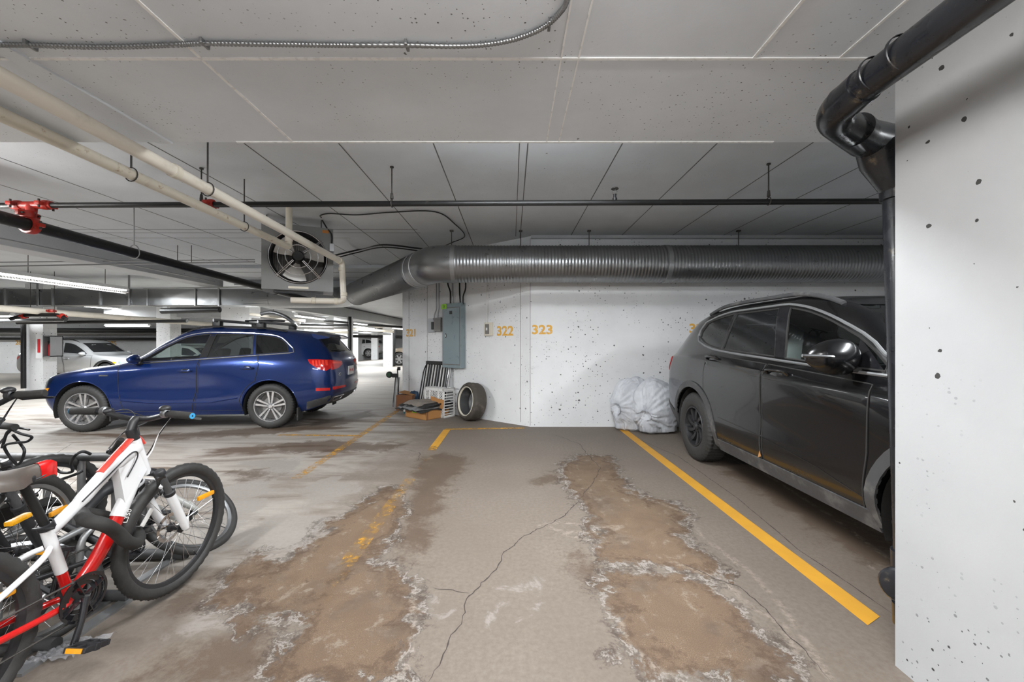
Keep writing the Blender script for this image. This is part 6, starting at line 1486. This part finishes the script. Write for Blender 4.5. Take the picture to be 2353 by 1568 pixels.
    for sy in (-1, 1):
        m = MB(); m.tube(spline([SC + V((-.0, sy * .012, -.075)), SC + V((-.07, sy * .045, -.10)), RA + V((.04, sy * .062, .06)), RA + V((0, sy * .062, 0))], 6), .0105, 10); m.build('seat_stay', MT[C_['stay']], root, True)
        m = MB(); m.tube(spline([B + V((-.01, sy * .018, 0)), B + V((-.09, sy * .045, .0)), RA + V((.05, sy * .062, -.01)), RA + V((0, sy * .062, 0))], 6), .0125, 10); m.build('chain_stay', MT[C_['cstay']], root, True)
    # seat post, saddle
    SD = p3(sad); dS = (SD - SC).normalized()
    m = MB(); m.tube([SC + dS * .0 - dS * .03, SD], .0145, 14); m.build('seat_post', MT['blackpipe'], root, True)
    m = MB(); m.lathe([(.021, -.012), (.026, -.01), (.026, .012), (.021, .014)], SC + V((-.004, 0, .012)), dS, 16); m.bar(SC + V((-.03, .02, .012)), SC + V((-.02, -.05, .012)), .012, .008, bev=.003); m.build('seat_clamp', MT['black'], root, True)
    rows = []
    for i in range(17):
        t = i / 16; x = SD.x - .16 + .27 * t; w_ = .072 * (1 - ssn(np.array([t]), .25, .72)[0]) + .021; w_ *= min(1, (t + .06) / .14) ** .5; w_ *= min(1, max(.02, (1.01 - t) / .16)) ** .5
        zt_ = SD.z + .055 - .02 * max(0, (t - .85) / .15) ** 2 - .012 * math.sin(t * PI) + .016 * (1 - t) ** 2; row = []
        for j in range(13):
            a = PI * j / 12; row.append((x, w_ * math.cos(a), zt_ - .045 + .045 * math.sin(a) ** .6 - .012 * (abs(math.cos(a)) ** 3)))
        rows.append(row)
    m = MB(); m.add([p for r_ in rows for p in r_], [(i * 13 + j, i * 13 + j + 1, (i + 1) * 13 + j + 1, (i + 1) * 13 + j) for i in range(16) for j in range(12)] + [tuple(range(13)), tuple(16 * 13 + j for j in range(12, -1, -1))] + [(i * 13, (i + 1) * 13, (i + 1) * 13 + 12, i * 13 + 12) for i in range(16)])
    sdl = m.build('saddle', MT[C_['saddle']], root, True, 50)
    if C_.get('accent'):
        k_ = 12; vs = [(p[0] + .002, p[1] * 1.05, p[2] + .003) for r_ in rows[k_:] for p in r_]; nn_ = len(rows) - k_; m = MB(); m.add(vs, [(i * 13 + j, i * 13 + j + 1, (i + 1) * 13 + j + 1, (i + 1) * 13 + j) for i in range(nn_ - 1) for j in range(12)] + [tuple((nn_ - 1) * 13 + j for j in range(12, -1, -1))]); m.build('saddle_nose', MT['redgloss'], sdl, True, 60)
    m = MB()
    for sy in (-1, 1): m.tube(spline([(SD.x - .12, sy * .03, SD.z + .015), (SD.x - .05, sy * .022, SD.z - .002), (SD.x + .04, sy * .022, SD.z - .002), (SD.x + .10, sy * .008, SD.z + .02)], 5), .0035, 6)
    m.box((SD.x, 0, SD.z), (.05, .055, .025), None, .006); m.build('saddle_rail', MT['black'], sdl)
    # fork
    FA = V((fa, 0, Rf)); cr = HB - dirH * .03
    def bld(mb, nm, mt, par=root, au=45): mb.xf(Ms); return mb.build(nm, MT[mt], par, True, au)
    fk = MB(); fk.tube(spline([cr + V((-.0, -.075, -.01)), cr + V((.01, -.045, .012)), cr + V((.012, 0, .018)), cr + V((.01, .045, .012)), cr + V((0, .075, -.01))], 5), .019, 12); fk = bld(fk, 'fork_crown', C_['crown'])
    for sy in (-1, 1):
        top_ = cr + V((.008, sy * .066, .01)); ft = FA + V((-.012, sy * .062, .01)); m_ = top_.lerp(ft, .40)
        if susp:
            a = MB(); a.tube([top_ + (top_ - ft).normalized() * .012, m_], .0155, 14); bld(a, 'stanchion', 'clad', fk); a = MB(); a.lathe([(1e-5, .0), (.022, 0), (.022, .02), (.016, .026), (1e-5, .026)], top_, (top_ - ft).normalized(), 16); bld(a, 'fork_cap', 'black', fk)
            a = MB(); a.tube([m_ + (top_ - ft).normalized() * .02, m_, ft.lerp(m_, .25), ft], [.021, .022, .020, .017], 16); lg = bld(a, 'fork_leg', C_['fork']); a = MB(); a.lathe([(.021, 0), (.024, .004), (.024, .02), (.018, .024)], m_ + (top_ - ft).normalized() * .012, (top_ - ft).normalized(), 16); bld(a, 'wiper_seal', 'black', lg)
            a = MB(); a.tube([ft + V((-.006, 0, .05)), ft, FA + V((.004, sy * .055, 0))], [.018, .017, .014], 12); bld(a, 'dropout', C_['fork'], lg)
        else:
            a = MB(); a.tube(spline([top_, m_, ft.lerp(m_, .3), FA + V((0, sy * .055, 0))], 5), [.014] * 5 + [.013] * 5 + [.010] * 6, 12); bld(a, 'fork_leg', C_['fork'])
    a = MB(); a.tube([cr + V((.015, -.06, -.06)), cr + V((.05, -.05, -.035)), cr + V((.05, .05, -.035)), cr + V((.015, .06, -.06))], .009, 8); bld(a, 'fork_brace', C_['fork'])
    # cockpit
    ST = p3(stem); a = MB(); a.lathe([(.024, 0), (.022, .01), (.022, .045), (.019, .055), (1e-5, .06)], HT + dirH * .012, dirH, 18); bld(a, 'headset', 'black')
    a = MB(); a.tube([HT + dirH * .055, ST + V((-.02, 0, -.015)), ST], [.020, .019, .021], 14); bld(a, 'stem', 'black'); hwd = bar_w / 2
    a = MB(); pts = [ST + V((-.03, -hwd, bar_rise + .01)), ST + V((-.018, -hwd * .62, bar_rise + .012)), ST + V((-.002, -hwd * .30, .008)), ST + V((0, -.04, 0)), ST + V((0, .04, 0)), ST + V((-.002, hwd * .30, .008)), ST + V((-.018, hwd * .62, bar_rise + .012)), ST + V((-.03, hwd, bar_rise + .01))]
    a.tube(spline(pts, 5), .0125, 12); hbr = bld(a, 'handlebar', 'black')
    for sy, i0, i1 in ((-1, 0, 1), (1, 7, 6)):
        g0, g1 = pts[i0], pts[i0].lerp(pts[i1], 1.0); a = MB(); a.tube([g0 + (g0 - g1).normalized() * .004, g0, g0.lerp(g1, .5), g1], [.014, .0175, .0165, .0175], 14); gp = bld(a, 'grip', C_['grip'], hbr)
        if C_.get('accent'):
            a = MB(); a.lathe([(.004, .0), (.0135, 0), (.0135, .0025), (.004, .0025)], g0 + (g0 - g1).normalized() * .004, (g0 - g1).normalized(), 20); bld(a, 'end_cap', 'capblue', gp)
        br = g0.lerp(g1, 1.08); a = MB(); a.tube([br + V((.0, 0, 0)), br + V((.035, sy * .0, -.018)), br + V((.05, sy * .04, -.022)), g0 + V((.055, 0, -.024))], [.010, .010, .006, .005], 8); bld(a, 'brake_lever', 'galv' if C_.get('accent') else 'black', hbr)
        a = MB(); a.lathe([(.0135, 0), (.02, .003), (.02, .02), (.0135, .024)], br - (g0 - g1).normalized() * .01, (g1 - g0).normalized(), 14); bld(a, 'clamp', 'galv' if C_.get('accent') else 'black', hbr)
        a = MB(); a.ell(br + V((.01, -sy * .03, .022 if sy < 0 else .0)), (.026, .022, .016), 12, 8); bld(a, 'shifter', 'black', hbr)
    # cables
    for i, (sy, tgt, r_, mt_) in enumerate(((-1, HB + V((-.06, -.02, .03)), .0026, 'white'), (1, HT + V((-.10, .02, -.01)), .0026, 'black'), (1, FA + V((-.02, .06, .10)), .0028, 'black'), (-1, HB + V((-.03, .02, .02)), .0026, 'black'))):
        br = pts[0 if sy < 0 else 7].lerp(pts[1 if sy < 0 else 6], 1.15) + V((.03, 0, -.015)); a = MB(); a.tube(spline([br, br + V((.07, -sy * .06, -.01)), V((.30, sy * .03, (br.z + tgt.z) / 2 + .02)), tgt + V((.07, 0, .06)), tgt], 7), r_, 6); bld(a, 'brake_cable', mt_ if C_.get('accent') else 'black')
    # drivetrain (right side, y<0)
    m = MB(); n = 38; m.lathe([(.062, -.002), (.078, -.002), (.078, .002), (.062, .002)], B + V((0, -.052, 0)), (0, 1, 0), n * 2, closed=True, rf=lambda j, k: 1.045 if (j % 2 == 0 and k in (1, 2)) else 1.0)
    m.lathe([(.046, -.002), (.060, -.002), (.060, .002), (.046, .002)], B + V((0, -.045, 0)), (0, 1, 0), 60, closed=True); m.lathe([(.082, -.002), (.092, -.002), (.092, .002), (.082, .002)], B + V((0, -.060, 0)), (0, 1, 0), 60, closed=True)
    for i in range(4): a_ = i * PI / 2 + .4; m.bar(B + V((.012 * math.cos(a_), -.058, .012 * math.sin(a_))), B + V((.086 * math.cos(a_), -.056, .086 * math.sin(a_))), .004, .020, up=(0, 1, 0))
    cr_ = m.build('chainring', MT['blackg'], root, False)
    ca_ = crank_a; tip = {}
    for sy, aa in ((-1, ca_), (1, ca_ + PI)):
        t_ = B + V((.165 * math.cos(aa), sy * .082, .165 * math.sin(aa))); m = MB(); m.tube([B + V((0, sy * .066, 0)), B.lerp(t_, .5) + V((0, sy * .04, 0)), t_], [.0145, .011, .012], 10); ck_ = m.build('crank_arm', MT['blackg'], root, True)
        m = MB(); pc = t_ + V((.0, sy * .055, 0)); R_ = Matrix.Rotation(.35, 3, 'Y')
        m.box(pc + V((0, 0, 0)), (.10, .012, .022), R_, .003); m.box(pc + V((0, sy * .036, 0)), (.085, .01, .022), R_, .003); m.box(pc - V((0, sy * .036, 0)), (.085, .01, .022), R_, .003); m.box(pc, (.022, .09, .026), R_, .004)
        for q in (-1, 1): m.box(pc + R_ @ V((q * .047, 0, 0)), (.01, .085, .020), R_, .003)
        pdl = m.build('pedal', MT['black'], root)
        if reflect:
            for q in (-1, 1): m = MB(); m.box(pc + R_ @ V((q * .0535, 0, 0)), (.004, .06, .016), R_); m.build('reflector', MT['amber'], pdl)
    # chain and rear cassette
    rc = RA + V((0, -.045, 0)); m = MB(); m.lathe([(.02, -.02), (.055, .012), (.055, .014), (.02, .014)], rc, (0, 1, 0), 30, closed=True); m.build('cassette', MT['galvd'], root)
    c0 = B + V((0, -.052, 0)); m = MB(); m.tube([c0 + V((0, 0, .078)), rc + V((0, 0, .045))], .004, 6); m.tube([c0 + V((0, 0, -.078)), rc + V((.05, 0, -.10)), rc + V((.02, 0, -.05))], .004, 6); m.build('chain', MT['rod'], root)
    m = MB(); m.bar(rc + V((.02, 0, -.03)), rc + V((.05, 0, -.12)), .012, .02, bev=.003); m.lathe([(1e-5, -.004), (.022, -.004), (.022, .004), (1e-5, .004)], rc + V((.05, 0, -.12)), (0, 1, 0), 14); m.build('derailleur', MT['black'], root)
    return root, dict(B=B, HT=HT, FA=FA, down=dt)
MT['sadgrey'] = simple('worn saddle cover', srgb(86, 78, 72), .5, 0, .15, 14)
MT['redgloss'] = simple('gloss red', srgb(196, 26, 24), .2, 0, .05, 20, coat=.6)
MT['redpaint2'] = simple('red frame paint', srgb(190, 24, 22), .22, 0, .06, 20, coat=.6)
MT['coral'] = simple('coral accent paint', srgb(214, 72, 60), .3, 0, .05, 20)
MT['maroon'] = simple('dark red frame paint', srgb(92, 18, 20), .3, 0, .2, 20, coat=.4)
MT['capblue'] = simple('blue end cap', srgb(60, 150, 200), .4)
MT['greyfork'] = simple('grey fork paint', srgb(176, 176, 172), .35, 0, .05, 10)
MT['framewhite'] = simple('white frame paint', (.74, .74, .75), .22, 0, .03, 10, coat=.5)
bk, info = bike('bicycle', 'white and red mountain bike standing nearest the camera at the left', (-1.80, 1.70, .03), PI / 2, 0.02, Rf=.328, Rr=.328, bb=(-.065, .285), fa=.45, ra=-.50, seatc=(-.15, .60), sad=(-.235, .815), ht=(.205, .85), hb_=(.26, .69), stem=(.215, .955), cols=dict(frame='framewhite', down='redpaint2', stay='framewhite', cstay='redpaint2', fork='framewhite', accent='coral'), crank_a=-1.93, steer=-.04)
m = MB(); 
o = text_part('lettering', 'L350', .030, MT['whitep'], frameM(V((.150, -.0262, .52)), V((.45, 0, 1)), V((-1, 0, .45))), bk, .0006)
# thick black lock wrapped round frame and wheel
def tube_thing(name, label, cat, pts, r, mat, n=7):
    m = MB(); m.tube(spline(pts, n), r, 10); return tag(m.build(name, MT[mat], None, True), label, cat)
tube_thing('bike_lock', 'thick black padded lock round the red down tube and front wheel of the white bike', 'lock', [dp(186, 1180, 1.72), dp(200, 1196, 1.64), dp(238, 1206, 1.66), dp(266, 1222, 1.74), dp(290, 1244, 1.79), dp(312, 1250, 1.86), dp(318, 1230, 1.95), dp(288, 1206, 1.93), dp(240, 1188, 1.84), dp(186, 1180, 1.72)], .026, 'blackm')
# second bike: leaning, its small front wheel seen through the first one
b2, _ = bike('bicycle', 'small bike with a silver rimmed wheel seen through the front wheel of the white bike', (-1.995, 2.23, 0), 1.4, -.82, Rf=.29, Rr=.29, bb=(-.02, .26), fa=.42, ra=-.40, seatc=(-.14, .54), sad=(-.2, .68), ht=(.20, .72), hb_=(.25, .60), stem=(.20, .80), cols=dict(frame='black', down='black', stay='black', cstay='black', fork='greyfork', crown='black', saddle='blackm', rim='galv'), bar_w=.5, knob=False, disc=False, tw=.024, crank_a=.3, reflect=False)
b3, _ = bike('bicycle', 'black bike with dark red down tube and raised handlebar at the left edge', (-2.28, 1.46, .02), PI / 2 + .02, 0.03, cols=dict(frame='black', down='maroon', stay='black', cstay='maroon', fork='black', crown='black', saddle='blackm', rim='galv'), knob=True, disc=False, crank_a=.5, steer=.30, fa=.45, stem=(.255, 1.05), ht=(.20, .90), bar_rise=.03, bar_w=.50)
b4, _ = bike('bicycle', 'plain black bike farthest left, behind the raised handlebar', (-2.72, 1.86, 0), PI / 2 - .05, -0.05, cols=dict(frame='black', down='black', stay='black', cstay='black', fork='black', crown='black', saddle='blackm', rim='rimblack'), knob=True, disc=True, crank_a=1.2, bar_w=.56, stem=(.215, .90), ht=(.205, .80), steer=-.12, reflect=False)
# rack
root = thing('bike_rack', 'grey tubular bike rack with a long top rail behind the bikes', 'bike rack', (-3.0, 2.45, 0))
zr = .635
m = MB(); m.tube([(-6.2, 2.50, zr), (-2.42, 2.50, zr)], .026, 16); m.build('top_rail', MT['clad'], root, True, world=True)
for X in (-2.46, -2.67, -2.88, -3.10, -3.4, -3.8, -4.3):
    m = MB(); m.tube([(X, 2.50, .03), (X, 2.50, zr)], .020, 12); m.build('upright', MT['galvd'], root, True, world=True)
m = MB(); m.tube([(-6.2, 2.50, .03), (-2.02, 2.50, .03)], .032, 14, cap=False); m.tube([(-2.02, 2.50, .03), (-2.03, 2.50, .03)], .024, 14); m.build('base_tube', MT['clad'], root, True, world=True)
for Y in (2.10, 1.76):
    m = MB(); m.tube([(-4.6, Y, .026), (-2.0 - .01, Y, .026)], .026, 14); m.lathe([(.001, 0), (.028, 0), (.028, .025), (.001, .025)], (-2.015, Y, .026), (1, 0, 0), 16); m.build('base_tube', MT['clad'], root, True, world=True)
    for X in (-2.25, -2.55, -2.95):
        m = MB(); m.tube(fillet([(X, Y, .03), (X, Y, .34), (X, 2.5, .40)], .08), .016, 10); m.build('wheel_guide', MT['galvd'], root, True, world=True)
m = MB(); m.bx((-2.03, 1.62, 0.0), (-1.97, 2.22, .012)); m.build('floor_strip', MT['galvd'], root, world=True)
m = MB(); m.bx((-2.12, 1.70, 0.0), (-2.07, 2.6, .012)); m.build('floor_strip', MT['galvd'], root, world=True)
# locks and loose cables over the rail
tube_thing('bike_lock', 'black coiled cable lock hanging over the rack rail', 'lock', [dp(208, 1044, 2.42), dp(190, 1038, 2.38), dp(172, 1048, 2.36), dp(163, 1066, 2.40), dp(166, 1084, 2.42), dp(140, 1086, 2.42), dp(122, 1074, 2.42), dp(112, 1090, 2.40), dp(100, 1102, 2.38), dp(130, 1104, 2.36), dp(170, 1092, 2.36), dp(190, 1082, 2.38)], .008, 'black')
tube_thing('bike_lock', 'thin black cable looped below the raised handlebar at the left edge', 'lock', [dp(5, 1030, 2.0), dp(20, 990, 2.0), dp(50, 998, 2.02), dp(73, 1005, 2.05), dp(60, 1016, 2.05), dp(35, 1018, 2.0), dp(10, 1028, 2.0), dp(40, 1068, 2.05), dp(56, 1040, 2.05), dp(48, 1022, 2.05), dp(30, 1000, 2.0)], .006, 'black')
# yellow reflector stick on the dark bike
m = MB(); a = dp(18, 1206, 1.52); b = dp(66, 1182, 1.60); m.bar(a, b, .03, .018, bev=.005); tag(m.build('spoke_reflector', simple('yellow reflector', srgb(226, 160, 16), .25, 0, .1, 30, coat=.5), None, True), 'yellow reflector on the dark bike behind the seat post', 'reflector')
# crumpled clear film on the floor
random.seed(5); m = MB(); vs = []; c = fl(150, 1500); nn_ = 16
for i in range(nn_ + 1):
    for j in range(nn_ + 1):
        u, v = i / nn_ - .5, j / nn_ - .5; rr_ = .9 + .3 * noise.noise(V((u * 3, v * 3, 1)))
        vs.append((c.x + u * .20 * rr_ + v * .04, c.y + v * .14 * rr_ + u * .06, .004 + .035 * abs(noise.noise(V((u * 8, v * 8, 3)))) + .02 * abs(noise.noise(V((u * 22, v * 22, 3))))))
m.add(vs, [(i * (nn_ + 1) + j, i * (nn_ + 1) + j + 1, (i + 1) * (nn_ + 1) + j + 1, (i + 1) * (nn_ + 1) + j) for i in range(nn_) for j in range(nn_)])
tag(m.build('plastic_wrap', MT['film'], None, False), 'crumpled clear plastic wrap on the floor under the bike pedal', 'plastic wrap')

# ------------------------------------------------------------------ lights
fixture('bright fluorescent light with a wire guard at the far left', (-9.1, 7.1, 2.56), (-9.1, 9.5, 2.56), .17, 170, guard=True, rod=3.03)
fixture('small fluorescent light glowing beyond the extinguisher column', tuple(dp(243, 748, 15.8)), tuple(dp(343, 752, 15.8)), .16, 65)
fixture('fluorescent light cut by the left picture edge above the extinguisher column', tuple(dp(-160, 722, 10.6)), tuple(dp(28, 733, 10.6)), .16, 52)
fixture('short bright fluorescent light between the round duct elbow and the wide column', tuple(dp(560, 702, 12.0)), tuple(dp(600, 706, 12.0)), .16, 70)
fixture('upper of the two long fluorescent lights beyond the blue suv roof', tuple(dp(672, 711, 13.5)), tuple(dp(760, 728, 15.2)), .16, 52)
fixture('lower of the two long fluorescent lights beyond the blue suv roof', tuple(dp(680, 724, 12.2)), tuple(dp(744, 737, 14.2)), .16, 52)
fixture('nearer fluorescent light between the two white columns right of the blue suv', tuple(dp(815, 740, 17.5)), tuple(dp(855, 752, 19.8)), .16, 52)
fixture('farther fluorescent light between the two white columns right of the blue suv', tuple(dp(815, 748, 19.0)), tuple(dp(858, 758, 22.0)), .16, 52)
fixture('fluorescent light at the edge of the angled wall above the tan car', tuple(dp(903, 752, 20)), tuple(dp(932, 760, 22)), .16, 52)
# lamps outside the picture; some are added to brighten the walls
fixture('fluorescent light over the driving lane, out of the picture above', (-.75, .45, 2.52), (.75, .45, 2.52), .18, 10, live=True)
fixture('fluorescent light behind the camera position', (-1.9, -1.6, 2.52), (.5, -1.6, 2.52), .18, 60, live=True)
fixture('added fluorescent light left of the camera position, brightening the walls', (-5.3, 1.6, 2.52), (-5.3, 4.0, 2.52), .18, 150, live=True)  # added lamp, out of view, lighting the back and angled walls
fixture('fluorescent light far to the left over the lane', (-9.2, 1.0, 2.52), (-9.2, 3.4, 2.52), .18, 80)
fixture('added unseen fluorescent light over the parking stalls right of the wall', (3.3, .2, 2.52), (3.3, 2.4, 2.52), .18, 130)  # added lamp behind the right wall, lifts the suv and back wall
fixture('added fluorescent light hidden beyond the drop slab, brightening the back wall', (-.6, 2.86, 2.94), (.9, 2.86, 2.94), .16, 84)  # added lamp above the slab edge for more light on the back wall
fixture('fluorescent light deep in the garage on the left', (-15.0, 13, 2.6), (-15, 15.4, 2.6), .18, 120, rod=2.85)
fixture('added unseen fluorescent light left of the silver wagon, brightening the far wall', (-26.5, 16.5, 2.6), (-24.1, 16.5, 2.6), .18, 170, rod=2.85)  # added lamp out of view, lifts the dark far wall
fixture('fluorescent light deep in the garage on the right', (-2.0, 16, 2.55), (-2, 18.4, 2.55), .18, 65, rod=2.65)
fixture('fluorescent light over the far end of the lane', (-5.0, 28, 2.55), (-5, 30.4, 2.55), .18, 200, rod=2.65)
fixture('fluorescent light over the far left corner', (-10.0, 27, 2.5), (-10, 29.4, 2.5), .18, 260, rod=2.65)

# ------------------------------------------------------------------ world, camera
w = bpy.data.worlds.new('World'); bpy.context.scene.world = w; w.use_nodes = True
bg = w.node_tree.nodes['Background']; bg.inputs[0].default_value = (.8, .82, .85, 1); bg.inputs[1].default_value = .12
cam = bpy.data.cameras.new('Camera'); co = bpy.data.objects.new('Camera', cam); COL.objects.link(co)
co.location = (0, 0, H); co.rotation_euler = (PI / 2, 0, 0); cam.sensor_width = 36; cam.lens = 36 * F / 2353
cam.shift_x = (1176.5 - CX) / 2353; cam.shift_y = (CY - 784) / 2353; cam.clip_start = .05; cam.clip_end = 200
sc_ = bpy.context.scene; sc_.camera = co
sc_.view_settings.view_transform = 'Standard'; sc_.view_settings.look = 'None'; sc_.view_settings.gamma = 1; sc_.view_settings.use_curve_mapping = False
sc_.view_settings.exposure = 0.52
